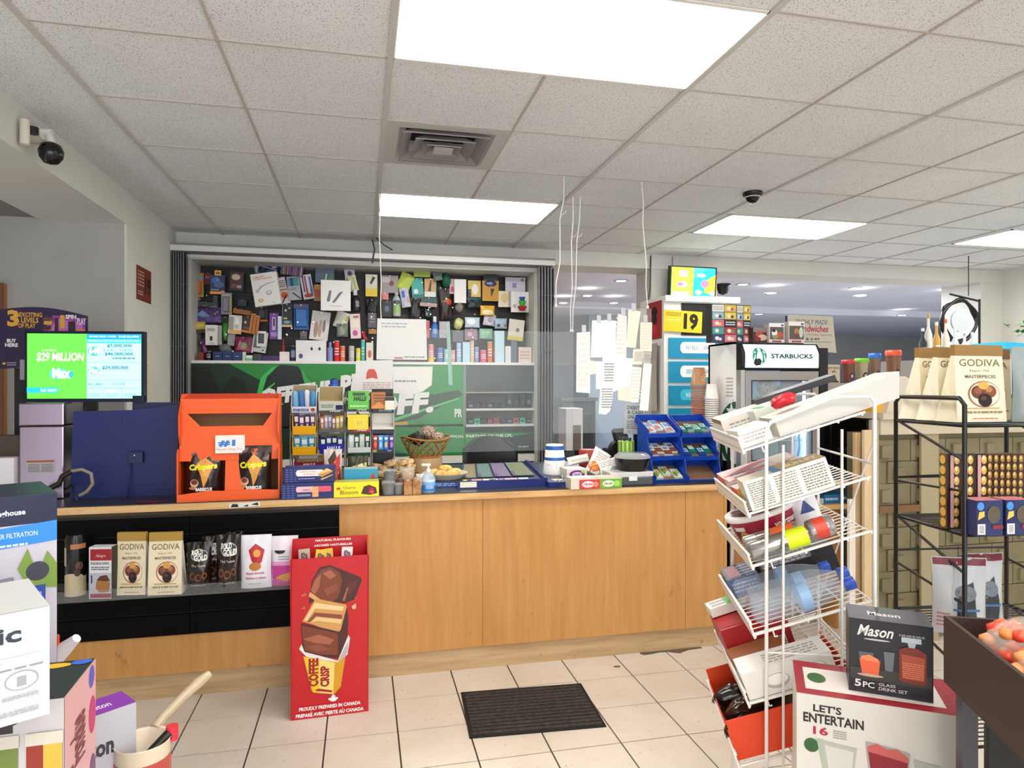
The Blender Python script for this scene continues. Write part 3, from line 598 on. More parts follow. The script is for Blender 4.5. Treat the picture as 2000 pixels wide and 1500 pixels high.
# ------------------------------------------------------------------ cabinet with blue panels at the pillar
a, b = at(1297, 640, 5.3), at(1402, 640, 5.3); zt = at(1350, 590, 5.3).z
t = thing('beverage_cabinet', 'tall white cabinet with turquoise panels below a black top panel', 'cabinet', ((a.x+b.x)/2, 5.3, 0)); hw = (b.x-a.x)/2; fl = at(1400, 590, 5.3)
MB().box(-hw, hw, 0, .5, 0, zt, M('#f0efec', .45)).build('body', t); MB().box(-hw, hw+.2, -.03, .5, zt, zt+.05, M('#f5f4f0', .4)).build('cap', t)
zz = lambda v: at(1340, v, 5.3).z
m = MB(); m.box(.04-hw+.12, hw-.05, -.006, -.001, zz(655), zz(592), '#100f10'); m.build('black_panel', t)
for k, (v0, v1) in enumerate([(660, 700), (706, 747), (753, 791), (797, 870)]):
    m = MB(); m.box(-hw+.04, hw-.004, -.01, -.001, zz(v1), zz(v0), '#1291bd'); A, B = zz(v1), zz(v0)
    fn = lambda x, y, l: (-hw+.04+(2*hw-.05)*x, -.01-l, A+(B-A)*y)
    if k < 3:
        c = '#f2fafc' if k < 2 else '#3cc3e0'
        m.art(fn, [('r', .3, .25, .95, .8, c), ('e', .3, .52, .07, .275, c), ('t', ['PAY BILLS', 'SEND', 'READY'][k], .35, .42, .6, .62, '#5c9fc0' if k < 2 else '#dff6fa'), ('t', 'LOAD', .72, .45, .88, .62, '#27506a')])
    m.build('turquoise_panel', t)
a = at(1297, 690, 5.29); b = at(1373, 690, 5.29)
def age_sign(w_, h): return [('l', .05, .72, .45, .92, 3, '#6a5a1a'), ('t', '19', .52, .12, .9, .9, '#15120f', .05), ('l', .05, .5, .42, .6, 1, '#fff3b0')]
A, B = at(1295, 648, 5.285), at(1370, 608, 5.285)
m = mb_box(B.x-A.x, B.z-A.z, .004, '#f4c722', age_sign(0, 0)); place(m, 'age_sign', 'yellow age sign with large black 19 on the white cabinet', 'sign', ((A.x+B.x)/2, 5.285, A.z), (0, .04, 0))
A, B = at(1274, 662, 5.6), at(1291, 585, 5.4)
m = MB(); m.box(-.004, 0, 0, .3, 0, A.z*0+.33, '#a82a2a'); m.art(lambda x, y, l: (-.004-l, .3*(1-x), .33*y), [('e', .55, .72, .2, .14, '#241012'), ('e', .55, .5, .18, .12, '#241012'), ('e', .5, .25, .2, .15, '#d0352f')]); place(m, 'age_sign', 'red age sign with dark numerals on the side of the white cabinet', 'sign', (at(1297, 640, 5.3).x-.004, 5.34, at(1285, 662, 5.45).z))
# crumpled grey bag hanging on the cabinet side
q, wd, h = spot(1265, 672, 1290, 802, 5.5); q = Vector((at(1297, 640, 5.3).x-.035, 5.55, q.z)); m = mb_pouch(.38, h, .06, nodemat('crumpled_paper', f_plaster('#9a948a', '#c9c4b8')), [('r', .62, .9, .75, .96, '#b5332c'), ('e', .7, .78, .08, .02, '#3a4a63')], None, .12, 3); place(m, 'hanging_bag', 'crumpled grey paper bag hanging below the red age sign', 'bag', q, -PI/2)

# ------------------------------------------------------------------ left wall and lottery corner
def quadplate(o, poly, Y, col, art=(), thick=.01):
    pass
A = at(265, 541, 5.0); 
m = MB(); m.box(0, .003, 0, .32, 0, .235, '#7c2f22'); m.art(lambda x, y, l: (.003+l, .32*x, .235*y), [('l', .06, .4, .5, .9, 5, '#c69a8c'), ('t', '19', .55, .22, .95, .75, '#1c0c0a', .03), ('l', .08, .15, .4, .3, 2, '#d9b8ae')])
place(m, 'age_sign', 'brown-red age sign with dark 19 on the left white wall', 'sign', (-1.5, 4.985, 2.08))
q0, q1 = at(283, 680, 5.1), at(300, 780, 5.1)
m = MB(); m.box(0, .002, 0, .26, 0, .42, '#efe2b8'); m.art(lambda x, y, l: (.002+l, .26*x, .42*y), [('l', .1, .05, .9, .95, 22, '#a89a70')]); place(m, 'posted_notice', 'tall yellow typed notice on the wall behind the monitor', 'notice', (-1.5, 4.99, 1.40))
# purple sign
A, B = at(0, 722, 4.02), at(165, 605, 4.02); wd, h = B.x-A.x+.03, B.z-A.z
m = MB(); n = 12; m.prism([(-wd/2-.02, 0), (wd/2, .04)]+[(wd/2-wd*k/n, h*.965-.035*0+.03*math.sin(PI*k/n)-.022*(n-k)/n) for k in range(n+1)], -.006, .006, '#2b1140')
gp_ = '#d9a336'
m.art(lambda x, y, l: (-wd/2+wd*x, -.006-l, h*y), [('p', [(.45, .5), (.62, .9), (.98, .84), (.98, .5)], '#8e3f9c'), ('p', [(.52, .52), (.66, .84), (.95, .78), (.95, .5)], '#c470b8'),
    ('t', '3', .12, .70, .25, .97, gp_, .05), ('t', 'EXCITING', .25, .86, .5, .935, gp_, .03), ('t', 'LEVELS', .27, .765, .46, .85, gp_, .03), ('t', 'OF PLAY', .24, .68, .43, .755, gp_, .03),
    ('r', .51, .66, .6, .72, '#4a2416'), ('r', .52, .74, .61, .8, gp_), ('r', .51, .81, .62, .86, '#6a3a1c'), ('r', .64, .62, .68, .85, '#3c1a10'), ('r', .70, .68, .75, .9, gp_), ('t', 'SPIN', .76, .84, .88, .91, '#f3eef4', .04), ('r', .79, .5, .87, .8, '#2a1524'), ('r', .89, .5, .98, .68, '#d98a4a'), ('t', 'PLAY', .89, .75, .99, .86, '#f0d4e8', .03),
    ('t', 'BUY', .12, .44, .22, .50, '#f0edf2', .04), ('t', 'HERE', .10, .37, .24, .43, '#f0edf2', .04), ('e', .09, .1, .02, .02, gp_), ('l', .12, .06, .22, .13, 2, '#b9a6c4')])
place(m, 'lottery_sign', 'dark purple lottery sign with gold lettering behind the monitor', 'sign', ((A.x+B.x)/2, 4.02, A.z), 0)
q, wd, h = spot(-60, 722, 100, 990, 4.06); m = MB(); m.box(-.02, .02, -.02, .02, 0, q.z*0+.65, BLK); place(m, 'sign_post', 'thin dark post carrying the purple lottery sign', 'post', (at(40, 800, 4.06).x, 4.06, CT))
# monitor
A, B = at(50, 785, 3.75), at(282, 655, 3.75); wd, h = (B.x-A.x)/math.cos(.12), .335
t = thing('lottery_monitor', 'flat monitor showing green jackpot screen above the blue panel', 'monitor', ((A.x+B.x)/2, 3.75, A.z+.01), (0, .0, -.12))
MB().box(-wd/2-.012, wd/2+.012, -.012, .025, -.012, h+.01, M('#0e1230', .3)).build('bezel', t)
SC = lambda c: M(c, .5, 0, 1.05)
m = MB(); m.box(-wd/2, wd/2, -.0135, -.012, .006, h-.004, SC('#5fe045'))
m.art(lambda x, y, l: (-wd/2+wd*x, -.0135-l, .006+(h-.01)*y), [('r', .52, 0, 1, 1, SC('#a9ecf7')), ('r', .52, .86, 1, 1, SC('#1b93d0')), ('r', .52, .855, 1, .92, SC('#3fb9e8')), ('t', 'SUN MAR 13/NOV. 19 WARR', .54, .945, .78, .975, SC('#eafaff')), ('t', 'SALES RELATIVE', .80, .945, .98, .975, SC('#eafaff')), ('t', 'UPCOMING JACKPOTS / PROCHAINS GROS LOTS', .53, .875, .98, .905, SC('#eafaff')),
    ('t', '$29 MILLION', .08, .56, .49, .71, SC('#dcf7d4'), .03, .02), ('t', 'Lotto', .13, .73, .26, .77, SC('#c6f2c0')), ('e', .28, .38, .085, .075, SC('#4ec4e6')), ('e', .36, .37, .045, .06, SC('#2aa5d6')), ('t', 'Max', .22, .31, .38, .47, SC('#f4fcff'), .05), ('r', 0, .09, .27, .17, SC('#1fb0dd')), ('t', 'PLAY TODAY!', .12, .105, .26, .15, SC('#e9fbff'), .02),
    ('e', .585, .73, .055, .07, SC('#2aa7a8')), ('t', '649', .54, .68, .64, .79, SC('#f4ffff'), .06), ('t', '$5,000,000', .70, .79, .92, .845, SC('#15506a'), .02), ('t', '& 10 BIG', .67, .735, .77, .765, SC('#2a7088')), ('t', '16 RIBS/PLA', .81, .735, .93, .765, SC('#2a7088')), ('t', '$46,000,000', .68, .66, .93, .715, SC('#15506a'), .02), ('l', .75, .6, .95, .65, 1, SC('#3a8098')),
    ('r', .52, .555, 1, .56, SC('#3b7a90')), ('e', .585, .435, .05, .055, SC('#3ab4d4')), ('t', 'Max', .545, .39, .63, .48, SC('#e8fbff'), .05), ('t', '$29,000,000', .66, .445, .89, .505, SC('#15506a'), .02), ('r', .52, .285, 1, .29, SC('#3b7a90')), ('t', '4022 1149418', .54, .2, .66, .24, SC('#1f6078')), ('t', '3y 217,096', .74, .2, .86, .24, SC('#1f6078')), ('r', .71, .17, .712, .28, SC('#3b7a90')), ('r', .52, .155, 1, .16, SC('#3b7a90')), ('r', .67, 0, .673, .155, SC('#3b7a90')), ('r', .83, 0, .833, .155, SC('#3b7a90')),
    ('l', .54, .03, .65, .08, 2, SC('#5a90a4')), ('l', .69, .03, .8, .08, 2, SC('#5a90a4')), ('l', .85, .03, .97, .08, 2, SC('#5a90a4')), ('t', 'LOTTARIO', .70, .1, .79, .13, SC('#d8606a'))])
m.build('screen', t); MB().box(wd/2-.03, wd/2+.012, -.04, .02, -.016, .02, M('#0e1230', .3)).build('corner_cover', t); MB().box(-wd/2-.03, -wd/2-.012, -.02, .05, .1, .2, M('#8a8794', .4)).build('side_clip', t)
MB().box(-.03, .03, .03, .06, CT-A.z-.01, .1, BLK).box(-.05, .05, .0, .09, CT-A.z-.01, CT-A.z+.0, BLK).build('stand', t)
# stainless dispenser
wd, Y0 = at(125, 900, 3.68).x-at(38, 900, 3.68).x, 3.68; zt = at(80, 787, 3.68).z-CT
t = thing('stainless_dispenser', 'brushed stainless steel dispenser box under the monitor at far left', 'dispenser', (at(81, 900, 3.68).x, 3.80, CT)); SS = M('#b9a8b8', .22, 1)
MB().box(-wd/2, wd/2, -.12, .12, 0, zt*.76, SS).build('body', t, bev=.006); MB().box(-wd/2-.002, wd/2+.002, -.123, .122, zt*.765, zt, SS).build('lid', t, bev=.006)
m = MB(); m.box(-wd*.33, wd*.30, -.1215, -.1202, .13, .195, M('#b8b2b4', .5)); m.art(lambda x, y, l: (-wd*.33+wd*.63*x, -.1215-l, .13+.065*y), [('r', 0, .8, .98, .96, '#a55a3c'), ('l', .05, .08, .47, .7, 6, '#5c5860'), ('l', .53, .08, .95, .7, 6, '#5c5860')]); m.build('warning_label', t)
m = MB(); m.lathe([(.004, 0), (.004, .004)], CHROME, 8, .08, -.122, .3, axis='y'); m.build('rivet', t)
q = onz(15, 985, CT); m = mb_box(.2, .21, .2, '#e9e6ea'); place(m, 'small_carton', 'plain white box left of the stainless dispenser', 'box', (at(-10, 900, 3.7).x, 3.75, CT), .02)
m = mb_box(.35, .1, .1, '#4a3b30'); place(m, 'wooden_block', 'dark brown bar lying on the plain white box', 'block', (at(-20, 860, 3.78).x, 3.78, CT+.21))
# blue panel with latch box
wd = at(342, 880, 3.62).x-at(128, 880, 3.62).x; q = at(235, 975, 3.62)
t = thing('blue_panel', 'dark royal blue upright panel standing between dispenser and orange display', 'panel', (q.x, 3.70, CT)); BL = M('#101c62', .45); zt = at(235, 800, 3.62).z-CT
m = MB(); m.prism([(-wd/2, 0), (wd/2, 0), (wd/2, zt+.02), (wd*.05, zt-.005), (-wd/2+.015, zt-.01)], -.02, 0, BL); m.build('board', t)
MB().box(-wd*.16+wd*.22, wd/2, .0, .12, 0, zt+.03, M('#0e1547', .5)).build('back_box', t)
MB().box(.03, .09, -.05, -.02, .17, .225, M('#14204f', .4)).lathe([(.003, 0), (.003, .004)], CHROME, 8, .055, .21, -.055, axis='y').build('latch_box', t)
m = MB(); m.tube([(.03, -.03, .17), (.03, -.06, .02), (.02, -.05, .003)], .004, BL); m.build('strap', t)
MB().box(-.012, -.008, -.0215, -.02, .37, .395, BLK).build('slot', t)
t = thing('hose_clamp', 'grey braided hose with metal clamp looped on the counter before the blue panel', 'hose', (0, 0, 0))
pp = [at(u, v, 3.56) for u, v in [(75, 962), (95, 955), (115, 945), (122, 930), (140, 920), (160, 917), (178, 925), (181, 945), (170, 960), (155, 968)]]
for p in pp: p.z = max(p.z, CT+.012)
MB().tube(pp[3:], .0085, M('#8c8474', .5), 8).build('hose', t); MB().tube(pp[:5], .013, M('#3b3430', .3, .5), 8).tube([pp[0], pp[0]+Vector((-.04, 0, -.005))], .016, M('#7a736c', .25, 1), 8).build('clamp', t)
m = MB(); m.tube([onz(115, 968, CT)+Vector((0, .05, .005)), at(140, 950, 3.5), onz(150, 985, CT)+Vector((0, 0, .006))], .005, BLK, 6); place(m, 'electric_cable', 'thin black cable lying below the hose on the counter', 'cable', (0, 0, .01))
m = MB(); m.lathe([(.001, 0), (.07, .0008)], M('#7a1c2a', .4), 24, sy=.5, cap=True); place(m, 'round_sticker', 'dark red oval sticker on the counter before the blue panel', 'sticker', onz(298, 980, CT+.001))
q = at(478, 983, 3.419); m = MB(); m.box(-.07, .07, -.0008, 0, 0, .022, '#e9e4da'); m.art(lambda x, y, l: (-.07+.14*x, -.0008-l, .022*y), [('p', [(.05, .2), (.3, .15), (.28, .8), (.1, .9)], '#1b1a1a'), ('p', [(.45, .3), (.6, .1), (.63, .6)], '#2c2a2a'), ('p', [(.7, .5), (.95, .2), (.93, .9), (.82, .7)], '#1b1a1a'), ('r', .32, .05, .97, .12, '#9cc3d8')]); place(m, 'torn_sticker', 'torn black and white sticker on the counter edge under the orange display', 'sticker', (q.x, 3.419, .905), (0, -.04, 0))
# ------------------------------------------------------------------ goods on the counter
def on(u0, v0, u1, Y, d=.1, zb=CT, v1=None):
    a, b = at(u0, 900, Y), at(u1, 900, Y); t = at((u0+u1)/2, v0, Y).z; return Vector(((a.x+b.x)/2, Y+d/2, zb)), b.x-a.x, t-zb
# orange snack display
OR, OR2, KR = M('#f05c12', .5), M('#dc420a', .5), M('#a98058', .8)
q, wd, h = on(344, 770, 541, 3.46, .26); W2 = wd/2; D0 = -.13
t = thing('snack_display_stand', 'bright orange cardboard snack display holding two dark chip pouches', 'display stand', q, .06)
m = MB(); m.box(-W2, W2, D0, .13, 0, .01, OR); m.box(-W2, W2, .125, .13, 0, h*.97, KR); m.prism([(-W2, 0), (W2, 0), (W2, .042), (W2*.4, .05), (0, .046), (-W2*.4, .05), (-W2, .035)], D0-.004, D0, OR)
for s in (-1, 1): m.prismx([(D0, 0), (D0, .235), (D0+.02, .25), (.13, .25), (.13, 0)], s*W2-.003, s*W2+.003, OR)
m.build('tray', t)
m = MB(); zb_ = .25
for s in (-1, 1): m.prismx([(D0+.06, zb_), (D0+.02, zb_+.07), (D0+.015, zb_+.16), (D0+.10, h), (.13, h), (.13, zb_)], s*(W2-.004)-.003, s*(W2-.004)+.003, OR)
fz = lambda v: (975-v)/(975-770)*h
y_ = D0+.045; z1, z2, z3, z4, z5 = .19, fz(868), fz(833), fz(808), fz(779)
x1_, x2_ = -W2*.86+0, W2*.84; x3_, x4_ = -W2*.60, W2*.66
V = [(-W2, y_, z1), (W2, y_, z1), (W2, y_, z4), (W2, y_, z5), (-W2, y_, z5), (-W2, y_, z4), (x1_, y_, z4), (x2_, y_, z4), (x4_, y_, z3), (x3_, y_, z3), (-W2, y_, z3), (W2, y_, z3)]
V = [(a, b+(c-z1)*.10, c) for a, b, c in V]; V2 = [(a, b+.004, c) for a, b, c in V]; fs = [(0, 1, 11, 8, 9, 10), (10, 9, 6, 5), (8, 11, 2, 7), (5, 6, 7, 2, 3, 4)]
m.add(V, fs, OR); m.add(V2, [f[::-1] for f in fs], KR); m.add([V[6], V[7], V2[7], V2[6]], [(0, 1, 2, 3)], KR); m.add([V[9], V[8], V2[8], V2[9]], [(0, 1, 2, 3)], KR)
m.build('header_panel', t); MB().box(-W2+.003, W2-.003, D0+.09, .124, zb_-.02, zb_-.014, OR2).build('inner_shelf', t)
MB().add([(-W2, y_+.06, z5), (W2, y_+.06, z5), (W2, .12, h), (-W2, .12, h)], [(0, 1, 2, 3)], OR2).box(-W2, W2, .118, .124, z5-.02, h, OR2).build('top_flap', t, label='darker red-orange folded top flap')
m = MB(); xm = W2*.1; m.box(xm-.045, xm+.045, D0+.01, D0+.09, .01, .20, OR, (xm-.045, xm+.045, D0+.05, D0+.09)); m.build('divider', t)
m = MB(); sw, sh = .135, .088; m.box(-sw/2, sw/2, -.001, 0, 0, sh, '#f4efe8'); m.art(lambda x, y, l: (-sw/2+sw*x, -.001-l, sh*y), [('t', '#1', .1, .36, .68, .74, '#2c7fcf', .05), ('t', 'North Chip Tac', .05, .12, .92, .28, '#c97a94', 0)]); m.build('rank_card', t, (.0, y_-.004, .225), label='white card lettered in blue')
q0 = q
PB = '#20110f'
def crisps(u0, v0, u1, lab, s_):
    q, wd, h = on(u0, v0, u1, 3.49, .05, CT+.012); g = '#e8a04a'
    m = mb_pouch(wd, h, .075, M(PB, .25), [('p', [(.5, .84), (.80, .66), (.68, .5), (.60, .34), (.50, .2), (.44, .42), (.38, .54), (.26, .64)], g), ('p', [(.42, .93), (.6, .95), (.62, .84), (.46, .82)], '#cf6a35'), ('e', .25, .3, .12, .08, '#d8b49a'), ('e', .25, .32, .09, .05, '#7c2f22'), ('e', .22, .2, .12, .03, '#c98d54'),
        ('t', 'Crispers', .1, .52, .88, .68, '#f2ee2e', .05, .0, 0, .03), ('t', 'BARBECUE', .3, .14, .74, .21, '#f6f2ee', .05), ('l', .3, .05, .75, .1, 2, '#d8cfc8'), ('p', [(.05, .93), (.35, .97), (.32, .9), (.1, .82)], '#7f5a5c'), ('p', [(.75, .75), (.95, .82), (.93, .7)], '#8a6a66')], '#3a2224', .05, s_)
    place(m, 'chip_pouch', lab, 'snack pouch', q, .08 if s_ == 1 else -.02)
crisps(360, 876, 433, 'dark barbecue cracker pouch in the left bay of the orange display', 1); crisps(460, 871, 530, 'dark barbecue cracker pouch in the right bay of the orange display', 2)
# wafer boxes and cherry box
NV = '#1b2468'
def dots(n=18, c='#5a74c8'): 
    r = random.Random(5); return [('r', .02+.25*(i % 3)/3, .06+.15*(i//3), .07+.25*(i % 3)/3, .1+.15*(i//3), c) for i in range(n)]
q, wd, h = on(550, 943, 652, 3.43, .09); m = mb_box(wd, h, .1, NV, dots()+[('r', .3, .42, .68, .78, '#e9c3cb'), ('r', .6, .42, .92, .78, '#e6566c'), ('e', .3, .6, .03, .18, '#e9c3cb'), ('e', .92, .6, .03, .18, '#e6566c'), ('r', .58, .1, .70, .75, '#f0b070'), ('r', .58, .3, .70, .34, '#d88a4a'), ('l', .3, .16, .55, .3, 2, '#e8e8f2'), ('t', 'wafers', .4, .5, .55, .66, '#c26a78')], topart=[('r', .03, .1, .97, .9, '#3a3130')])
place(m, 'wafer_box', 'opened navy wafer box with pink stripe lying lowest at the counter edge', 'box', q, .02); hb = h
q, wd, h = on(556, 912, 654, 3.445, .08, CT+hb+.001); m = mb_box(wd, h, .08, NV, dots()+[('r', .27, .4, .75, .82, '#f4f1f4'), ('e', .27, .61, .05, .21, '#f4f1f4'), ('t', 'NAPOLITAINE', .3, .64, .62, .75, '#d98a5a'), ('t', 'WAFERS', .36, .48, .6, .58, '#d98a5a'), ('l', .27, .18, .6, .32, 1, '#8fa0dd'), ('p', [(.64, .55), (.84, .9), (.96, .7), (.74, .32)], '#e9c47a'), ('p', [(.7, .2), (.96, .5), (.95, .42), (.74, .12)], '#d9a85c'), ('p', [(.66, .5), (.75, .34), (.96, .66), (.95, .72)], '#c89044')], '#222e80', '#2c3a94')
place(m, 'wafer_box', 'closed navy wafer box resting on top of the opened one', 'box', q, .015)
q, wd, h = on(652, 941, 740, 3.42, .075); m = mb_box(wd, h, .08, '#f5e512', [('t', 'Cherry', .2, .5, .48, .72, '#4d4a10', .0), ('t', 'Blossom', .14, .2, .53, .46, '#3c3a10', .0), ('r', .06, .52, .14, .66, '#c23a22'), ('p', [(.6, .2), (.66, .68), (.78, .78), (.93, .6), (.96, .22), (.8, .12)], '#4a1c12'), ('p', [(.76, .22), (.8, .62), (.88, .58), (.9, .25)], '#b3193a'), ('e', .84, .3, .04, .1, '#e04a6a')], topart=[('r', 0, 0, 1, 1, '#d8cf5a')])
place(m, 'candy_box', 'bright yellow cherry candy box at the counter edge', 'box', q, .01)
q, wd, h = on(672, 916, 738, 3.56, .1); place(mb_box(wd, h, .1, '#cfe6ea', [('r', 0, .3, 1, 1, '#2aa0c4'), ('t', 'mentos', .3, .3, .75, .62, '#1c3a78', .05), ('e', .85, .6, .07, .2, '#c8452e'), ('r', 0, 0, 1, .25, '#b8a27c')]), 'candy_box', 'low teal mint candy box behind the yellow cherry box', 'box', q, 0)
# wire candy racks
RW = M('#8f8c88', .3, .8)
def candyrack(nm, lab, u0, u1, Y, vt, cols, tiers, ang=0):
    q, wd, h = on(u0, vt, u1, Y, .16); t = thing(nm, lab, 'wire rack', q, ang); n = len(cols)
    m = MB()
    for k in range(n+1):
        x = -wd/2+wd*k/n
        m.tube([(x, -.08, 0), (x, -.078, h*.74), (x, -.02, h*.9), (x, .08, h*.97), (x, .08, 0)], .0028, RW, 6)
    m.build('frame', t)
    for k in range(n):
        x0, x1 = -wd/2+wd*k/n+.003, -wd/2+wd*(k+1)/n-.003
        for j, v in enumerate(tiers[k]):
            z = at((u0+u1)/2, v, Y).z-CT; c = cols[k][j]; mm = MB()
            mm.add([(x0, -.082, z), (x1, -.082, z), (x1, .07, z+.05), (x0, .07, z+.05), (x0, -.082, z+.004), (x1, -.082, z+.004), (x1, .07, z+.054), (x0, .07, z+.054)], [(0, 3, 2, 1), (4, 5, 6, 7), (0, 1, 5, 4), (1, 2, 6, 5), (3, 7, 6, 2), (0, 4, 7, 3)], '#4c4b4a')
            mm.box(x0, x1, -.086, -.082, z-.002, z+.026, c[0]); A, B = z-.002, z+.026
            mm.art(lambda x, y, l: (x0+(x1-x0)*x, -.086-l, A+(B-A)*y), c[1]); mm.build('tray', t)
    return t, q, wd, h
HL = lambda c: (c, [('t', 'HALLS', .45, .2, .85, .85, '#f4f4f0', .05, .06), ('r', 0, 0, .3, 1, '#33343a')])
PL = ('#8b8b88', [('r', 0, 0, .32, 1, '#3f4040')])
candyrack('wire_candy_rack', 'left wire counter rack of gum and lozenges with four tiers', 566, 672, 3.72, 762, [[PL, PL, PL], [HL('#222326'), HL('#16502c'), ('#d8c87a', [('t', 'HALLS', .4, .2, .8, .85, '#3a8a4a', .04), ('e', .2, .5, .1, .4, '#c0512e')])]], [[810, 852, 894], [806, 848, 888]], .03)
candyrack('wire_candy_rack', 'middle wire counter rack with one column of cough drop boxes', 675, 724, 3.72, 760, [[HL('#222326'), HL('#a32026'), HL('#1c2c6c')]], [[803, 843, 885]])
t, q, wd, h = candyrack('black_candy_rack', 'right black counter rack with cardboard tray on top', 727, 770, 3.74, 760, [[('#141416', [('t', 'EXTRA', .3, .3, .7, .8, '#b8a878', .03), ('e', .8, .5, .12, .2, '#5aa8d8')]), ('#17161a', []), ('#17161a', [('e', .8, .5, .12, .2, '#5aa8d8'), ('e', .1, .5, .1, .3, '#c9c24a')])]], [[806, 846, 884]])
MB().box(-wd/2, wd/2, .082, .088, 0, h, '#141214').build('back_board', t); MB().box(-wd/2-.004, -wd/2-.001, -.07, .08, 0, h*.8, '#141214').build('side_board', t)
GI = 'sweets in the counter racks'
def carton(lab, u0, v0, u1, v1, Y, col, art=(), tilt=.33, d=.1, lip=.55, packs=None, inner='#b9a07a', cat='carton', name='open_carton', rz=0):
    q, wd, h = spot(u0, v0, u1, v1, Y); R = (tilt, 0, rz); T = .002
    m = MB(); m.box(-wd/2, wd/2, 0, d, 0, T, col)
    hl = h*lip
    m.box(-wd/2, wd/2, 0, T, 0, hl, col); m.box(-wd/2, wd/2, d-T, d, 0, h, col)
    for s in (-1, 1): m.prismx([(0, 0), (0, hl), (d*.4, h*.95), (d, h*.95), (d, 0)], s*wd/2-T/2, s*wd/2+T/2, col)
    m.box(-wd/2+T, wd/2-T, T, d-T, T, T*2, inner); m.box(-wd/2+T, wd/2-T, d-T*1.5, d-T, T*2, h*.98, inner)
    m.art(lambda x, y, l: (-wd/2+wd*x, -l, hl*y), list(art)); o = place(m, name, lab, cat, q, R)
    if packs:
        n, cols, plab, pcat, ph, rr = packs; Rm = o.rotation_euler.to_matrix()
        pw = (wd-.006)/n; base = None
        for i in range(n):
            k = i % len(cols); r_ = random.Random(i*3+int(u0))
            mm = MB(); hh = ph*h
            if rr == 'round': mm.lathe([(pw*.46, 0), (pw*.46, hh*.92), (pw*.3, hh)], cols[k], 10)
            elif rr == 'flat': mm.box(-pw*.46, pw*.46, -.004, .06, 0, .01, cols[k]); mm.art(lambda x, y, l: (-pw*.46+pw*.92*x, -.004+.064*y, .01+l), [('r', .1, .2, .9, .5, '#f1f1f1')])
            else: mm.box(-pw*.46, pw*.46, 0, .012, 0, hh, cols[k]); mm.art(lambda x, y, l: (-pw*.46+pw*.92*x, -l, hh*y), [('r', .15, .55, .85, .9, '#eef0f2'), ('r', .3, .1, .7, .45, '#dfe4ea')])
            lo = Rm @ Vector((-wd/2+.003+pw*(i+.5), d*.35+r_.uniform(-.01, .01), .005))
            oo = mm.build(pcat.replace(' ', '_'), None, q+lo, R); tag(oo, plab, pcat, plab[:40])
    return o
carton('open gum box with blue packs on the top left tier of the left rack', 570, 768, 618, 806, 3.70, '#dfe6ee', [('t', 'mentos', .05, .2, .7, .8, '#2a5aa8', .03), ('e', .86, .5, .09, .3, '#c8452e')], .5, .12, .35, (4, ['#6fb6de', '#3d7cc0', '#dfe9f4', '#4a98d0'], 'blue mint roll in the box on the top left tier', 'mint roll', 1.0, 'round'))
carton('yellow open box of purple gum on the second left tier', 572, 812, 617, 849, 3.70, '#eeb81e', [], .4, .1, .5, (4, ['#4a3a5c', '#6a5078'], 'dark purple gum stick in the yellow box', 'gum stick', .9, 'box'), '#6d6a70')
carton('yellow open box of turquoise gum on the third left tier', 572, 852, 617, 889, 3.70, '#eeb81e', [], .4, .1, .5, (3, ['#3fa4d0', '#62bbe0'], 'turquoise gum pack in the lower yellow box', 'gum pack', .8, 'box'), '#6d6a70')
carton('grey-green bag box on the top tier of the left rack second column', 623, 772, 670, 802, 3.70, '#cdd6c8', [('l', .1, .3, .6, .7, 2, '#5a7a5c'), ('r', .7, .1, 1, .6, '#2a3468')], .5, .12, .7)
q, wd, h = spot(644, 752, 660, 774, 3.8); place(mb_can(wd/2, h+.03, '#1f4aa0', [('r', .1, .3, .9, .7, '#2f66c4')], '#16306c'), 'small_tub', 'blue plastic tub behind the left candy rack top', 'tub', (q.x, 3.83, q.z-.0))
carton('wire tier of mixed gum sleeves above the green label', 624, 818, 672, 845, 3.70, '#6b6a68', [], .4, .11, .3, (6, ['#d87a4a', '#b9a8c8', '#8ea0b8', '#a86a78', '#e0c040', '#d8b840'], 'gum sleeve standing above the green label', 'gum sleeve', .95, 'box'))
carton('royal blue lozenge box on the third tier of the left rack', 624, 858, 671, 886, 3.70, '#202a9c', [('t', 'HALLS', .3, .3, .85, .8, '#eef2ff', .05, .05)], .3, .1, .7, (4, ['#20304a', '#34508c'], 'dark lozenge stick in the royal blue box', 'lozenge stick', .95, 'box'))
carton('maroon lozenge box on the lowest tier of the left rack', 575, 899, 632, 914, 3.66, '#7c1c26', [('t', 'HALLS', .3, .3, .7, .8, '#e8d8d8', .05, .05)], .2, .1, .8)
q, wd, h = on(632, 878, 668, 3.64, .04, CT); place(mb_pouch(wd, h, .05, '#d8cfc8', [('p', [(.1, 0), (.3, .6), (.9, .9), (.95, .0)], '#c23a22'), ('p', [(.2, .75), (.6, .98), (.7, .8), (.3, .6)], '#4a2a22'), ('e', .5, .4, .2, .14, '#e08040')], None, .08, 7), 'candy_pouch', 'red and white candy pouch slumped beside the wafer boxes', 'pouch', q, .1)
q, wd, h = spot(679, 764, 720, 799, 3.69); place(mb_box(wd, h, .1, '#55b436', [('t', 'HALLS', .25, .45, .85, .72, '#0f2c16', .06, .06), ('l', .1, .1, .9, .25, 1, '#c8f0a8'), ('r', .22, .75, .8, .92, '#2a4a2a')], '#3f9428', '#7cd058'), 'lozenge_box', 'bright green lozenge box on the middle rack top tier', 'box', q+Vector((0, .05, 0)), .05)
q, wd, h = spot(680, 810, 720, 839, 3.69); place(mb_box(wd, h, .1, '#f2cd10', [('r', .35, .2, .8, .7, '#f8df50'), ('l', .4, .25, .75, .65, 4, '#b8860b')], '#d8b40c', '#f8e040'), 'lozenge_box', 'yellow lozenge box on the second tier of the middle rack', 'box', q+Vector((0, .05, 0)), -.04)
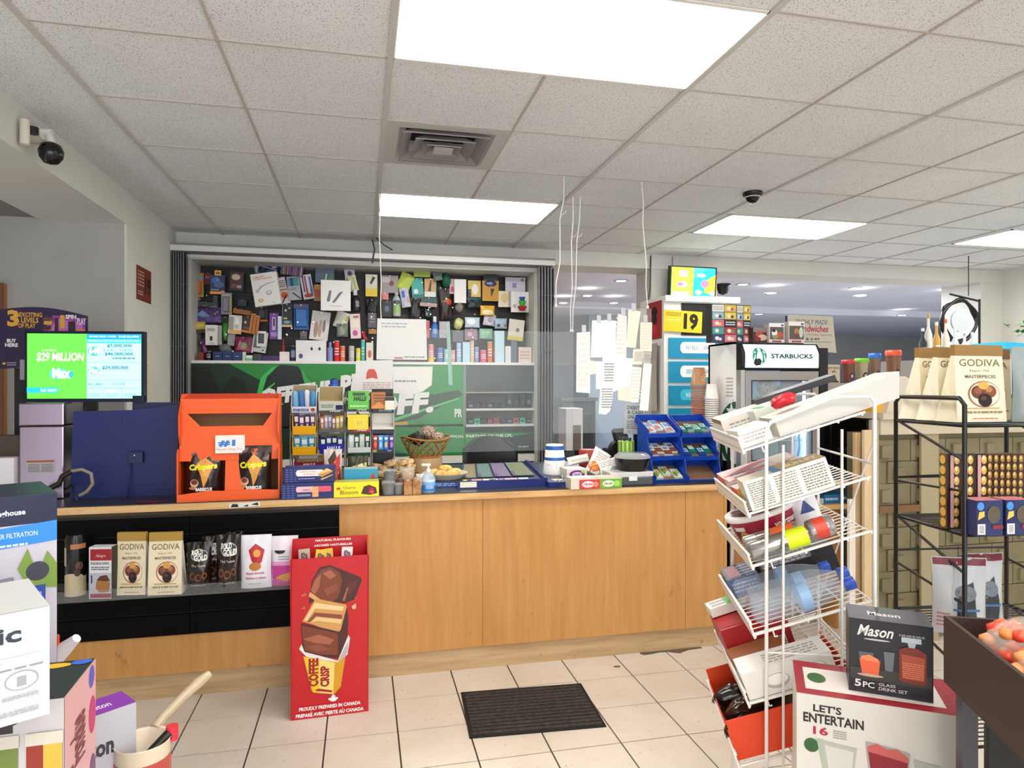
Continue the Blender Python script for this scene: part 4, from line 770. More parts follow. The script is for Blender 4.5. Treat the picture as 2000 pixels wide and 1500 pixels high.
carton('loose green and white packets on the third tier of the middle rack', 680, 856, 724, 884, 3.70, '#cfd4d0', [], .35, .12, .4, (4, ['#e2e8e2', '#3a6a4c', '#dfe6dc', '#2f5c40'], 'green and white packet lying on the third tier', 'gum packet', 1.0, 'box'))
q, wd, h = on(678, 892, 720, 3.66, .1, CT); place(mb_pouch(wd, h, .1, '#3f3f30', [('p', [(.05, .1), (.2, .7), (.9, .8), (.98, .2)], '#e6e0a0'), ('t', 'Stevia', .3, .4, .75, .6, '#4a4a3a', .02, .05, 0, .05)], None, .08, 9), 'candy_pouch', 'dark pouch with pale yellow label at the middle rack foot', 'pouch', q, .1)
q, wd, h = spot(724, 766, 752, 798, 3.72); m = mb_box(wd, h, .05, '#b06a34', [('l', .2, .2, .9, .9, 4, '#6a3a18'), ('p', [(0, .1), (.5, .4), (1, .2), (1, 0), (0, 0)], '#d8883c')]); place(m, 'cardboard_tray', 'torn brown cardboard tray sitting on the black rack', 'cardboard tray', q+Vector((0, .02, 0)), (.0, 0, .1))
q, wd, h = spot(752, 775, 770, 800, 3.71); m = mb_box(wd, h, .06, '#e4ddcc', [('r', 0, .7, 1, 1, '#242020')]); place(m, 'small_carton', 'cream carton beside the torn cardboard tray', 'box', q+Vector((0, .02, 0)), 0)
carton('empty white box on the second tier of the black rack', 727, 808, 769, 839, 3.72, '#e5e2da', [], .25, .1, .15, None, '#efece4')
t_ = [('#b9322c', '#e0604a'), ('#3fa0dc', '#9cd0f0'), ('#2f7cc8', '#e8a878'), ('#5a3a8c', '#a888d0')]
for k in range(4):
    q, wd, h = spot(728+k*10.5, 850, 738+k*10.5, 878, 3.71); place(mb_pouch(wd, h, .02, t_[k][0], [('e', .5, .35, .3, .2, t_[k][1]), ('r', .2, .7, .8, .85, '#dfe6f0')], None, .04, k), 'mint_pouch', '%s mint pouch standing in the black rack' % ['red', 'light blue', 'blue and peach', 'purple'][k], 'pouch', q, 0)
# bakery goods
def lumpy(m, c, rx, ry, rz, mat, seed=0, amp=.12, nu=14, nv=9):
    r = random.Random(seed); ph = [r.uniform(0, 6.3) for _ in range(5)]
    def fn(a, b):
        th, f = 2*PI*a, PI*b; k = 1+amp*(math.sin(3*th+ph[0])*math.sin(f*2+ph[1])+.6*math.sin(5*th+ph[2]+4*f)*math.sin(f))
        return (c[0]+rx*k*math.sin(f)*math.cos(th), c[1]+ry*k*math.sin(f)*math.sin(th), c[2]-rz*k*math.cos(f))
    m.grid(fn, nu, nv, mat); return m
def f_pastry(lo, mid, hi, sc=26):
    def f(nt, b): nt.links.new(ramp(nt, noise(nt, sc, 5), [(.35, lo), (.5, mid), (.68, hi)]), b.inputs['Base Color'])
    return f
BUN = nodemat('golden_crust', f_pastry('#c98a3c', '#e8b864', '#f3d68c'), .4); DOUGH = nodemat('pale_crust', f_pastry('#b98a54', '#dcb985', '#f1ddb4', 40), .6); CHOC = nodemat('chocolate_crumb', f_pastry('#140b09', '#2a1813', '#5a4238', 60), .5); RYE = nodemat('brown_loaf', f_pastry('#8a5a30', '#b07c48', '#c89a64', 30), .6); NUT = nodemat('nut_crumb', f_pastry('#4a3024', '#a88c74', '#e8dccb', 90), .8)
WICK = M('#a6743a', .55)
def basket(nm, lab, c, r0, r1, h, mat, n=16, sy=.8, rows=3, loc=None):
    t = thing(nm, lab, 'basket', c); m = MB()
    for s in (1, -1):
        for k in range(n):
            pts = []
            for i in range(6):
                f = i/5; a = 2*PI*k/n+s*f*1.0; r = r0+(r1-r0)*f+.003*s; pts.append((r*math.cos(a), sy*r*math.sin(a), h*f))
            m.tube(pts, .0032, mat, 5)
    m.build('woven_side', t)
    for f, rr in ((0, .006), (1, .006)):
        r = r0+(r1-r0)*f; m = MB(); m.tube([(r*math.cos(2*PI*i/24), sy*r*math.sin(2*PI*i/24), .004+(h-.004)*f+.01*math.sin(4*PI*i/24+1)*f) for i in range(24)], rr, mat, 6, True); m.build('rim' if f else 'foot_ring', t)
    MB().lathe([(.001, 0), (r0, .002)], '#6d4a26', 20, sy=sy).build('bottom', t); return t
bc = Vector((at(833, 890, 4.0).x, 4.05, 0)); bz = at(833, 896, 3.95).z; 
basket('wicker_basket', 'open-weave wicker basket of dark truffles and crumb-coated cakes', (bc.x, bc.y, bz), .085, .145, .115, WICK)
m = MB(); m.lathe([(.10, 0), (.10, bz-CT-.001)], '#c9a878', 20); place(m, 'cake_stand', 'low tan stand under the wicker basket', 'stand', (bc.x, bc.y, CT))
for k, (dx, dy, dz, mt, lab, rx) in enumerate([(-.05, -.03, .115, CHOC, 'dark chocolate flake cake on the left of the wicker basket', .055), (.015, .03, .145, NUT, 'white crumb-coated cake at the top of the wicker basket', .055), (.07, -.03, .118, NUT, 'nut-coated cake at the right of the wicker basket', .045), (-.08, .03, .105, CHOC, 'small dark cake at the far left rim of the wicker basket', .035)]):
    m = MB(); lumpy(m, (0, 0, 0), rx, rx*.85, rx*.72, mt, k, .14)
    if mt is CHOC:
        for i in range(9): m.box(-rx*.9+i*rx*.2, -rx*.9+i*rx*.2+.003, -rx*.7, rx*.6, -.005, rx*.82-abs(i-4)*.006, '#241310')
    place(m, 'cake', lab, 'cake', (bc.x+dx, bc.y+dy, bz+dz), k)
# tray of yellow buns
q = at(868, 925, 3.62); tz = CT+.035
m = MB(); m.lathe([(.09, 0), (.125, .03), (.13, .034), (.12, .03), (.085, .006), (.001, .006)], M('#d9d2c4', .3), 28, cap=False); place(m, 'serving_plate', 'round pale plate holding yellow buns left of the lottery case', 'plate', (q.x+.02, 3.76, CT+.032))
m = mb_box(.26, .03, .2, '#26408c', [('l', .05, .2, .9, .8, 2, '#9cc0e0'), ('r', .7, .1, .9, .9, '#3a2a5c')], topart=[('r', .05, .05, .95, .95, '#31462e')]); place(m, 'ticket_case', 'small blue scratch-ticket case under the bun plate', 'ticket case', (q.x+.03, 3.73, CT), -.02)
for k, (dx, dy, dz, a) in enumerate([(-.06, .01, .032, .5), (.01, .03, .036, -.3), (.055, .0, .034, .3), (-.03, -.04, .030, -.4), (.03, -.045, .03, .2), (.0, -.01, .055, .1)]):
    m = MB(); lumpy(m, (0, 0, 0), .042, .026, .022, BUN, k, .05); place(m, 'yellow_bun', 'glossy golden bun on the pale plate, %s' % ['left rear', 'middle rear', 'right rear', 'left front', 'right front', 'topmost'][k], 'bun', (q.x+.02+dx, 3.76+dy, CT+.032+dz), a, 'buns on the plate')
# wrapped tarts in a shallow basket
c = Vector((at(768, 905, 3.66).x, 3.78, CT)); basket('wicker_tray', 'shallow round wicker tray heaped with wrapped tarts', c, .12, .16, .05, WICK, 18, .7)
k = 0
for dx, dy, dz, r, hh, mt in [(-.07, -.06, .06, .038, .03, DOUGH), (0, -.07, .05, .036, .035, DOUGH), (.07, -.05, .055, .036, .03, DOUGH), (-.04, .0, .085, .038, .03, DOUGH), (.04, .01, .085, .036, .03, DOUGH), (.1, .01, .08, .03, .03, DOUGH), (-.09, .02, .09, .033, .03, DOUGH), (0, .06, .09, .036, .03, DOUGH), (.09, .06, .10, .035, .03, DOUGH), (-.01, -.03, .115, .034, .025, DOUGH), (.06, -.02, .115, .034, .025, DOUGH)]:
    m = MB(); m.lathe([(r*.8, 0), (r, hh*.8), (r*1.03, hh), (r*.85, hh*.95), (.001, hh*.9)], mt, 18); lumpy(m, (0, 0, hh*.9), r*.7, r*.7, .006, [NUT, CHOC, BUN][k % 3], k, .1, 10, 5)
    place(m, 'tart', 'small %s-topped tart in the wicker tray' % ['crumb', 'chocolate', 'golden'][k % 3], 'tart', c+Vector((dx, dy, dz)), (.2*math.sin(k), .2*math.cos(k), 0), '%s tarts in the wicker tray' % ['crumb', 'chocolate', 'golden'][k % 3]); k += 1
q, wd, h = on(793, 888, 818, 3.62, .06); m = mb_pouch(.07, .075, .05, M('#f1efe8', .15), [], None, .15, 3); place(m, 'bread_bag', 'crumpled white plastic bag behind the sanitizer bottle', 'bag', (at(822, 900, 3.75).x, 3.66, CT))
# clear tubs with cakes
def tub(lab, u0, v0, u1, Y, mt, zb=CT, n=1, lidc=CLEAR):
    q, wd, h = on(u0, v0, u1, Y, .07, zb); t = thing('clear_tub', lab, 'plastic tub', q)
    m = MB(); m.lathe([(.43*wd, 0), (.5*wd, h*.85), (.52*wd, h*.87), (.48*wd, h)], CLEAR, 18); m.build('shell', t)
    m = MB(); m.lathe([(.38*wd, .003), (.45*wd, h*.35), (.45*wd, h*.7), (.3*wd, h*.8)], mt, 18); m.build('filling', t); return t
tub('clear tub of chocolate cake at the counter edge right of the yellow box', 746, 941, 773, 3.44, CHOC); tub('clear tub of black-and-white cake beside the brown loaves', 770, 945, 788, 3.43, CHOC)
tub('clear tub of chocolate cake stacked behind the front tubs', 748, 918, 776, 3.50, CHOC, CT+.065); m = mb_box(.09, .065, .07, M('#3a2c28', .5)); place(m, 'cake_carton', 'dark carton under the stacked chocolate cake tub', 'box', (at(762, 930, 3.5).x, 3.55, CT))
tub('clear tub of pale cookies above the brown loaves', 781, 915, 812, 3.52, DOUGH, CT+.062); m = mb_box(.09, .062, .06, RYE); place(m, 'loaf_cake', 'brown loaf cake behind the two front loaves', 'loaf', (at(797, 930, 3.54).x, 3.58, CT))
for k, u in enumerate((789, 806)):
    q, wd, h = on(u, 936, u+16, 3.43, .05); m = MB(); m.box(-wd/2, wd/2, -.03, .03, 0, h*.8, RYE); lumpy(m, (0, 0, h*.8), wd/2*.98, .029, .012, RYE, k, .06); place(m, 'loaf_cake', ['brown mini loaf left of its twin beside the sanitizer', 'brown mini loaf right next to the sanitizer bottle'][k], 'loaf', q, 0)
# sanitizer
q, wd, h = on(823, 918, 852, 3.47, .045)
t = thing('sanitizer_bottle', 'clear pump bottle of blue-labelled sanitizer on the counter', 'bottle', q)
m = MB(); m.lathe([(.033, 0), (.036, .006), (.036, .075), (.02, .1), (.012, .105)], M('#cfe4f2', .1, 0, 0, .55), 20); m.art(lambda x, y, l: ((.0362+l)*math.cos(-PI/2+(x-.5)*2.4), (.0362+l)*math.sin(-PI/2+(x-.5)*2.4), .01+.06*y), [('r', 0, 0, 1, .55, '#2f86d8'), ('r', 0, .5, 1, .8, '#84b8ea'), ('r', 0, .78, 1, 1, '#d4e6f5'), ('l', .3, .2, .8, .5, 3, '#e9f4ff')], True); m.build('body', t)
MB().lathe([(.012, .105), (.012, .12), (.005, .122), (.005, .14)], WHT, 12).box(-.035, .012, -.007, .007, .138, .148, WHT).build('pump', t)
# chair
q = at(960, 905, 5.15)
t = thing('office_chair', 'black padded leather office chair behind the counter', 'chair', (q.x, 5.25, 0), .1)
m = MB(); LE = M('#151518', .35)
def bk(a, b):
    x = (a-.5)*2; z = .66+.42*b; wv = .24*(1-.12*max(0, abs(x))**6)*(1-.35*max(0, (b-.75)/.25)**3); return (x*wv, -.03-.035*math.cos(x*1.4)*math.sin(PI*min(1, b*.9+.08))+.06*x*x*-1, z-(.05*(abs(x)**4) if b > .8 else 0))
m.grid(bk, 16, 14, LE); m.grid(lambda a, b: (bk(a, b)[0], .05-.02*abs(a-.5), bk(a, b)[2]), 16, 14, LE, True, True)
for b0 in (0, 1): m.grid(lambda a, b: tuple(Vector(bk(a, b0)).lerp(Vector((bk(a, b0)[0], .05-.02*abs(a-.5), bk(a, b0)[2])), b)), 16, 3, LE)
for a0 in (0, 1): m.grid(lambda a, b: tuple(Vector(bk(a0, b)).lerp(Vector((bk(a0, b)[0], .04, bk(a0, b)[2])), a)), 3, 14, LE)
m.build('backrest', t); MB().box(-.25, .25, -.48, .02, .42, .5, LE).build('seat', t, bev=.03)
for s in (-1, 1): MB().tube([(s*.27, -.05, .5), (s*.29, -.05, .68), (s*.29, -.35, .68), (s*.27, -.38, .5)], .018, BLK, 8).build('armrest', t)
MB().lathe([(.03, .1), (.03, .42)], BLK, 12, 0, -.22).build('gas_column', t)
for k in range(5):
    a = 2*PI*k/5; MB().tube([(0, -.22, .1), (.3*math.cos(a), -.22+.3*math.sin(a), .07)], .02, BLK, 8).build('leg', t); MB().lathe([(.028, -.015), (.028, .015)], BLK, 12, .3*math.cos(a), .03, -.22+.3*math.sin(a), axis='y').build('caster', t)
# lottery ticket case
def tcase(lab, poly, Y0, Y1, z0, z1, panels, nm='ticket_case'):
    pass
a, b = onz(893, 950, CT), onz(1066, 946, CT); c0, c1 = onz(905, 908, CT+.03), onz(1030, 908, CT+.03)
t = thing('lottery_ticket_case', 'large blue-framed lottery ticket case lying on the counter', 'ticket case', (0, 0, 0)); DB = M('#14256e', .3)
y0, y1 = 3.56, 4.42
def cx(u, Y): return at(u, 920, Y).x
P4 = [(cx(893, y0), y0), (cx(1063, y0), y0), (cx(1025, y1)+.0, y1), (cx(900, y1), y1)]
MB().prismz(P4, CT, CT+.03, DB).build('frame', t)
def tc(x, y, l):
    A = Vector(P4[0]).lerp(Vector(P4[1]), .03+.94*x); B = Vector(P4[3]).lerp(Vector(P4[2]), .03+.94*x); p = A.lerp(B, y); return (p.x, p.y, CT+.03+l)
m = MB(); m.grid(lambda a, b: tc(a, .03+.94*b, .001), 4, 4, M('#39405c', .2), False); arts = [('r', 0, .04, 1, .16, '#d8e2ee')]
for k, (x0, x1, c) in enumerate([(.0, .13, '#e8e4da'), (.14, .27, '#e6828c'), (.28, .47, '#eef0ee'), (.48, .54, '#b88ad0'), (.55, .72, '#ea9aa8'), (.73, .86, '#dfeaf2'), (.87, .99, '#232a60')]): arts.append(('r', x0, .05, x1, .15, c))
arts += [('e', .06, .1, .03, .035, '#e8d84a'), ('l', .15, .06, .26, .14, 2, '#f8e8ea'), ('e', .4, .1, .05, .02, '#6a6a5a'), ('l', .56, .06, .71, .14, 2, '#fbeef0')]
for k, (x0, x1, c1_, c2_) in enumerate([(.02, .2, '#6c6c7c', '#c9b84a'), (.22, .42, '#3f6464', '#9fc0b8'), (.44, .66, '#5c5078', '#b8a8c8'), (.68, .97, '#4c6a72', '#b9b060')]):
    arts.append(('r', x0, .2, x1, .95, c1_)); arts.append(('l', x0+.01, .22, x1-.01, .93, 16, c2_))
    for i in range(4): arts.append(('l', x0+.01, .22, x0+.05, .5, 7, '#7a4ab0'))
m.art(tc, arts); m.build('ticket_sheet', t)
MB().prismz([(P4[0][0], y0-.012), (P4[1][0]+.005, y0-.012), (P4[1][0]+.005, y0), (P4[0][0], y0)], CT, CT+.042, DB).prismz([(P4[1][0], y0), (P4[1][0]+.02, y0), (P4[2][0]+.02, y1), (P4[2][0], y1)], CT, CT+.045, DB).build('front_rail', t)
m = MB(); m.box(0, .09, -.0008, 0, 0, .03, '#efe9d8'); place(m, 'price_sticker', 'square cream sticker with yellow daisy on the ticket case corner', 'sticker', (cx(898, y0), y0-.0128, CT+.008))
m = MB(); x0, x1 = cx(1072, 3.5), cx(1122, 3.5); m.prismz([(x0, 3.5), (x1+.2, 3.5), (x1+.2, 4.35), (x0-.05, 4.35)], 0, .028, DB); m.art(lambda x, y, l: (x0+(x1+.2-x0)*x, 3.5+.85*y, .028+l), [('r', .12, .05, .95, .95, '#2b3048'), ('r', .13, .06, .3, .14, '#d8dccf'), ('e', .2, .1, .03, .02, '#e8d84a'), ('r', .3, .2, .9, .9, '#232a3a')]); place(m, 'ticket_case', 'second blue ticket case under the candies right of the large one', 'ticket case', (0, 0, CT))
# bell
q = onz(1102, 951, CT); t = thing('service_bell', 'chrome service bell on the front of the counter', 'bell', (q.x, q.y+.04, CT+.001) if False else (q.x, q.y+.035, CT))
MB().lathe([(.04, 0), (.04, .006), (.034, .01)], BLK, 20).build('base', t); MB().lathe([(.036, .012), (.034, .022), (.026, .034), (.012, .04), (.004, .041)], CHROME, 24).build('dome', t); MB().lathe([(.004, .04), (.004, .05), (.007, .052), (.002, .057)], CHROME, 10).build('button', t)
# striped cup upside down
q, wd, h = on(1063, 868, 1107, 3.8, .13, CT+.03); q = Vector((q.x, 3.82, CT+.0285))
t = thing('striped_cup', 'upturned white paper cup with two blue bands and a speckled rim', 'cup', q)
R0, R1 = wd/2, wd/2*.74; m = MB(); m.lathe([(R0, 0), (R0*1.03, .006), (R0, .012), (R1, h), (R1*.9, h+.001), (R1*.88, h-.006), (.001, h-.006)], M('#f4f3f2', .5), 28, cap=False)
fn = lambda x, y, l: ((R0+(R1-R0)*y+l)*math.cos(2*PI*x), (R0+(R1-R0)*y+l)*math.sin(2*PI*x), h*y)
r_ = random.Random(2); m.grid(lambda a, b: fn(a, .48+.1*b, .0008), 28, 1, '#2f66c0'); m.grid(lambda a, b: fn(a, .83+.13*b, .0008), 28, 1, '#2f66c0')
for _ in range(90): x, y = r_.random(), r_.uniform(.08, .4); m.art(fn, [('e', x, y, .008, .012, r_.choice(['#3a4a7c', '#8a8a9c', '#6fb0a8', '#c08898']))])
m.build('shell', t)
# candies and clutter right of the cup
q, wd, h = on(1112, 932, 1212, 3.43, .05); m = mb_box(wd, h, .09, '#dfd6c2', [('r', .16, 0, .57, .85, '#d23a46'), ('r', .57, 0, 1, .85, '#6cae3a'), ('e', .33, .42, .12, .3, '#f3dfe2'), ('t', 'CRUSH', .24, .32, .42, .52, '#c0283a', .04), ('e', .73, .42, .12, .3, '#eaf3dc'), ('t', 'CRUSH', .64, .32, .82, .52, '#3a7a2a', .04), ('e', .48, .4, .05, .25, '#f08a5c'), ('e', .9, .42, .06, .28, '#a8d860')], topart=[('r', 0, 0, 1, 1, '#e7dcc4')]); place(m, 'candy_box', 'long low candy box, half red and half green, at the counter edge', 'box', q, .03)
q, wd, h = on(1106, 893, 1146, 3.6, .05, CT+.03); m = mb_box(wd*1.0, .055, .12, '#e9e3d6', [('e', .5, .45, .38, .42, '#7a2a8c'), ('e', .5, .42, .24, .26, '#efe0f2'), ('t', 'CRUSH', .34, .32, .66, .52, '#6a1c7c', .04), ('e', .8, .7, .1, .15, '#c8d860')]); place(m, 'candy_box', 'cream candy box with purple splash beside the striped cup', 'box', (q.x, 3.66, CT+.0285), .05)
q, wd, h = on(1140, 870, 1168, 3.95, .08, CT+.02); m = mb_can(wd/2*1.25, .12, '#b23c34', [('r', 0, .55, 1, .6, '#7a2420')], '#c4463c'); place(m, 'red_tin', 'round red tin behind the white and orange pouch', 'tin', (q.x, 4.0, CT+.0285))
def lay(lab, u, v, Y, wd, h, d, col, art, rot, cat='snack pouch', name='snack_pouch', s=1): m = mb_pouch(wd, h, d, col, art, None, .08, s); place(m, name, lab, cat, at(u, v, Y), rot)
lay('white pouch with orange end leaning over the candy boxes', 1158, 927, 3.62, .11, .16, .05, '#f3efe9', [('e', .3, .25, .3, .2, '#ee6a1c'), ('e', .3, .25, .22, .14, '#f4a03c'), ('l', .2, .5, .8, .9, 4, '#c8b8b8')], (-.3, .55, 0))
lay('white snack bag slumped behind the red and green candy box', 1195, 926, 3.60, .14, .09, .05, '#efece8', [('p', [(.3, .1), (.6, .5), (.9, .1)], '#8a8e94'), ('l', .1, .5, .9, .9, 3, '#b8b0b0')], (-.4, -.2, .2), s=2)
lay('white wrapped bar lying behind the purple candy box', 1132, 905, 3.78, .14, .05, .03, '#f0ebe2', [('r', .1, .3, .9, .5, '#d8c8b0')], (-.5, -.15, .1), s=4)
m = MB(); m.tube([at(1150, 925, 3.58), at(1155, 912, 3.58), at(1168, 908, 3.58), at(1172, 920, 3.6)], .003, '#b5522c'); place(m, 'elastic_band', 'copper elastic loop around the white pouch', 'elastic band', (0, 0, 0))
m = MB(); lumpy(m, (0, 0, 0), .02, .02, .02, '#ec7f22', 1, .05); place(m, 'orange_ball', 'small orange ball beside the green striped tumbler', 'ball', at(1205, 893, 3.8))
q, wd, h = on(1212, 862, 1242, 3.75, .07, CT+.0); t = thing('striped_tumbler', 'lime green striped tumbler with dark pens beside the payment terminal', 'tumbler', q)
m = MB(); m.lathe([(wd*.48, 0), (wd*.5, h)], '#9ccc3a', 24); fn = lambda x, y, l: ((wd*.49+wd*.01*y+l)*math.cos(2*PI*x), (wd*.49+wd*.01*y+l)*math.sin(2*PI*x), h*y)
for k in range(24): m.art(fn, [('r', k/24, .02, k/24+.012, .98, '#e8f4c8' if k % 2 else '#3c5a1c')])
m.build('cup', t); 
for k in range(5): MB().tube([(.02*math.cos(k*1.3), .02*math.sin(k*1.3), h*.5), (.03*math.cos(k*1.3), .03*math.sin(k*1.3), h+.018)], .005, '#2a2420', 6).build('pen', t)
q, wd, h = on(1192, 922, 1275, 3.47, .13); t = thing('storage_case', 'grey translucent plastic case at the counter edge', 'plastic case', q, .02)
MB().box(-wd/2, wd/2, -.065, .065, 0, h*.62, M('#5a5f60', .2, 0, 0, .85)).build('body', t, bev=.004); MB().box(-wd/2-.003, wd/2+.003, -.068, .068, h*.62, h, M('#cfcfcd', .25)).build('lid', t, bev=.004); MB().box(-.02, .03, -.071, -.068, h*.35, h*.7, M('#e6e6e4', .3)).build('latch', t)
zc = CT+h; q, wd, h = on(1210, 886, 1276, 3.49, .12, zc+.001); t = thing('takeout_bowl', 'round black bowl with clear lid resting on the grey plastic case', 'bowl', q)
MB().lathe([(wd*.4, 0), (wd*.47, h*.5), (wd*.5, h*.72)], M('#0d0d0e', .25), 28).build('bowl', t); MB().lathe([(wd*.51, h*.72), (wd*.51, h*.8), (wd*.47, h*.86), (wd*.4, h), (.001, h)], M('#c8ccd0', .1, 0, 0, .55), 28, cap=False).build('lid', t)
t = thing('payment_terminal', 'black card payment terminal on a stand beside the blue trays', 'card terminal', (at(1218, 880, 3.95).x, 3.97, CT), .2)
MB().tube([(0, .03, 0), (0, .03, .16)], .02, BLK, 10).lathe([(.07, 0), (.07, .01)], BLK, 20, 0, .03).build('stand', t); MB().obox((0, 0, .19), .09, .035, .19, M('#1a1a1c', .3), Matrix.Rotation(-.5, 3, 'X')).build('keypad_body', t); MB().obox((-.01, -.036, .21), .07, .004, .05, M('#4a5458', .2), Matrix.Rotation(-.5, 3, 'X')).build('display', t)
MB().lathe([(.055, -.02), (.06, 0), (.055, .02)], M('#1e1e20', .5), 20, -.02, .15, .03, axis='y').build('cable_ring', t)
q, wd, h = spot(1218, 788, 1256, 848, 3.93); m = mb_box(wd, h, .004, '#c9c9c6', [('t', 'DEBIT', .1, .80, .75, .92, '#1a1a1a', .04), ('t', '& CASH', .12, .65, .92, .77, '#1a1a1a', .04), ('t', 'ONLY', .14, .50, .66, .62, '#1a1a1a', .04), ('l', .12, .16, .9, .45, 5, '#4a4a4a'), ('t', 'WE', .2, .05, .3, .11, '#333333')]); place(m, 'payment_sign', 'grey sign with bold debit and cash lettering above the terminal', 'sign', q, (0, .06, 0))
q2, wd, h = on(1252, 812, 1268, 4.0, .03); m = mb_box(.05, q.z-CT+.1, .03, '#141416'); place(m, 'sign_stand', 'black upright block behind the debit sign', 'stand', (at(1248, 860, 4.0).x, 4.02, CT))
# tiered blue candy displays
BT = M('#1346b8', .4)
def tierstand(lab, u0, u1, Y, vs_, arts, ang=0):
    q, wd, h = on(u0, 828, u1, Y, .3); t = thing('tiered_candy_stand', lab, 'candy stand', (q.x, Y+.16, CT), ang)
    for k, v in enumerate(vs_):
        z = at((u0+u1)/2, v, Y).z-CT; y = -.16+.045*k; tl = .45
        def R(p): x, yy, zz = p; return (x, y+yy*math.cos(tl)-zz*math.sin(tl), z+yy*math.sin(tl)+zz*math.cos(tl))
        m = MB()
        def rb(x0, x1, y0, y1, z0, z1, c): m.add([R(p) for p in [(x0, y0, z0), (x1, y0, z0), (x1, y1, z0), (x0, y1, z0), (x0, y0, z1), (x1, y0, z1), (x1, y1, z1), (x0, y1, z1)]], [(3, 2, 1, 0), (4, 5, 6, 7), (0, 1, 5, 4), (1, 2, 6, 5), (2, 3, 7, 6), (3, 0, 4, 7)], c)
        rb(-wd/2, wd/2, 0, .19, 0, .003, BT); rb(-wd/2+.004, wd/2-.004, .004, .186, .003, .0045, '#8a6a4c'); rb(-wd/2, wd/2, -.003, 0, 0, .028, BT); rb(-wd/2, wd/2, .187, .19, 0, .05, BT); rb(-wd/2, -wd/2+.003, 0, .19, 0, .045, BT); rb(wd/2-.003, wd/2, 0, .19, 0, .045, BT)
        m.build('tray', t)
        if arts[k]:
            n, pw, ph, cols, lb, ct = arts[k]
            for i in range(n):
                cc = cols[i % len(cols)]; x = -wd/2+.012+(wd-.024)*(i+.5)/n; mm = MB(); P0 = R((x, .03+.03*(i % 2), .006))
                mm.box(-pw/2, pw/2, 0, ph, 0, .014, cc[0]); mm.art(lambda X, Y_, l: (-pw/2+pw*X, ph*Y_, .014+l), cc[1]); mm.art(lambda X, Y_, l: (-pw/2+pw*X, -l, .014*Y_), [('r', .1, .2, .9, .8, cc[0])])
                W_ = t.matrix_basis if False else (Matrix.Translation(t.location) @ Matrix.Rotation(ang, 4, 'Z')); o = mm.build(ct.replace(' ', '_'), None, W_ @ Vector(P0), (tl, 0, ang+.06*math.sin(i*5+k))); tag(o, lb, ct, lb[:36])
    for s in (-1, 1): MB().prismx([(-.16, 0), (-.13, .1), (-.075, at((u0+u1)/2, vs_[-1], Y).z-CT+.0), (.05, at((u0+u1)/2, vs_[-1], Y).z-CT+.085), (.06, 0)], s*(wd/2+.002)-.002, s*(wd/2+.002)+.002, BT).build('side_panel', t)
    return t
kin = [('#dfe8f2', [('r', .1, .5, .9, .95, '#6ab0e0'), ('p', [(0, 0), (.9, .1), (.7, .45), (.1, .4)], '#a8542c'), ('t', 'bar', .2, .6, .7, .85, '#2a62b0', .03), ('r', .75, .6, .95, .95, '#d0402c')])]
bn = [('#dfeae6', [('r', 0, 0, 1, .45, '#8a4a2c'), ('t', 'mini', .2, .55, .8, .85, '#2a4a8c', .03)])]
grn = [('#dfe6cf', [('e', .3, .4, .25, .3, '#6c9a3c'), ('e', .7, .6, .2, .25, '#c8a83c')])]
tierstand('three-tier blue cardboard candy stand left of its twin near the fridge', 1275, 1341, 3.56, [944, 900, 856], [(3, .05, .09, grn, 'green and cream candy sachet in the lowest left blue tray', 'candy sachet'), (4, .05, .1, bn, 'white and brown biscuit pack in the middle left blue tray', 'biscuit pack'), (3, .052, .11, kin, 'blue and brown biscuit bar in the top left blue tray', 'biscuit bar')], .06)
ex = [('#1f7a68', [('r', .1, .4, .9, .9, '#d8f0e8'), ('t', 'EX', .2, .5, .8, .8, '#1a5a48', .05)])]; ex2 = [('#204a90', [('r', .1, .4, .9, .9, '#bfe0ea'), ('t', 'EX', .2, .5, .8, .8, '#204a90', .05)]), ('#1f7a68', [('r', .1, .4, .9, .9, '#d8f0e8')])]
tierstand('three-tier blue cardboard candy stand with gum beside the cup stack', 1345, 1410, 3.56, [944, 900, 856], [None, (4, .042, .08, ex2, 'blue or teal gum pack in the middle right blue tray', 'gum pack'), (4, .042, .075, ex, 'teal gum pack in the top right blue tray', 'gum pack')], -.02)
q, wd, h = spot(1340, 833, 1385, 848, 3.72); place(mb_box(wd, h, .09, '#9fc6c2', [('t', 'DENTYNE', .2, .3, .75, .7, '#2a5a9c', .03)], topart=[('r', .05, .1, .95, .9, '#b8d8d0')]), 'gum_box', 'pale teal gum carton at the back of the top right blue tray', 'box', q+Vector((0, .03, 0)), (.3, 0, 0))
# cups
def cupstack(lab, u, v0, v1, Y, r, col, n, top, swirl=False):
    q = at(u, v1, Y); t = thing('cup_stack', lab, 'cup stack', (q.x, Y, CT)); h = at(u, v0, Y).z-CT; th = r*2.15; z = 0; n = int((h-th)/.0135)
    for k in range(n):
        MB().lathe([(r*.92, .0135*k), (r, .0135*k+.004), (r*.99, .0135*k+.0085), (r*.9, .0135*k+.009)], col, 18).build('cup', t)
    m = MB(); m.lathe([(r, .0135*n), (r*1.02, .0135*n+.006), (r*.98, .0135*n+.01), (r*.7, h), (.001, h-.003)], top, 24)
    if swirl:
        fn = lambda x, y, l: ((r*.98-(r*.28)*y+l)*math.cos(2*PI*x), (r*.98-(r*.28)*y+l)*math.sin(2*PI*x), .0135*n+.01+(h-.0135*n-.01)*y); rr = random.Random(1)
        for _ in range(16):
            cx_, cy_ = rr.random(), rr.uniform(.12, .88); pts = []
            for i in range(14): a = i*.7; e = .004+.0042*i; pts.append(fn(cx_+e*math.cos(a), cy_+e*3*math.sin(a), .0012))
            m.tube(pts, .0016, '#e8d5bd', 4)
    m.build('top_cup', t); return t
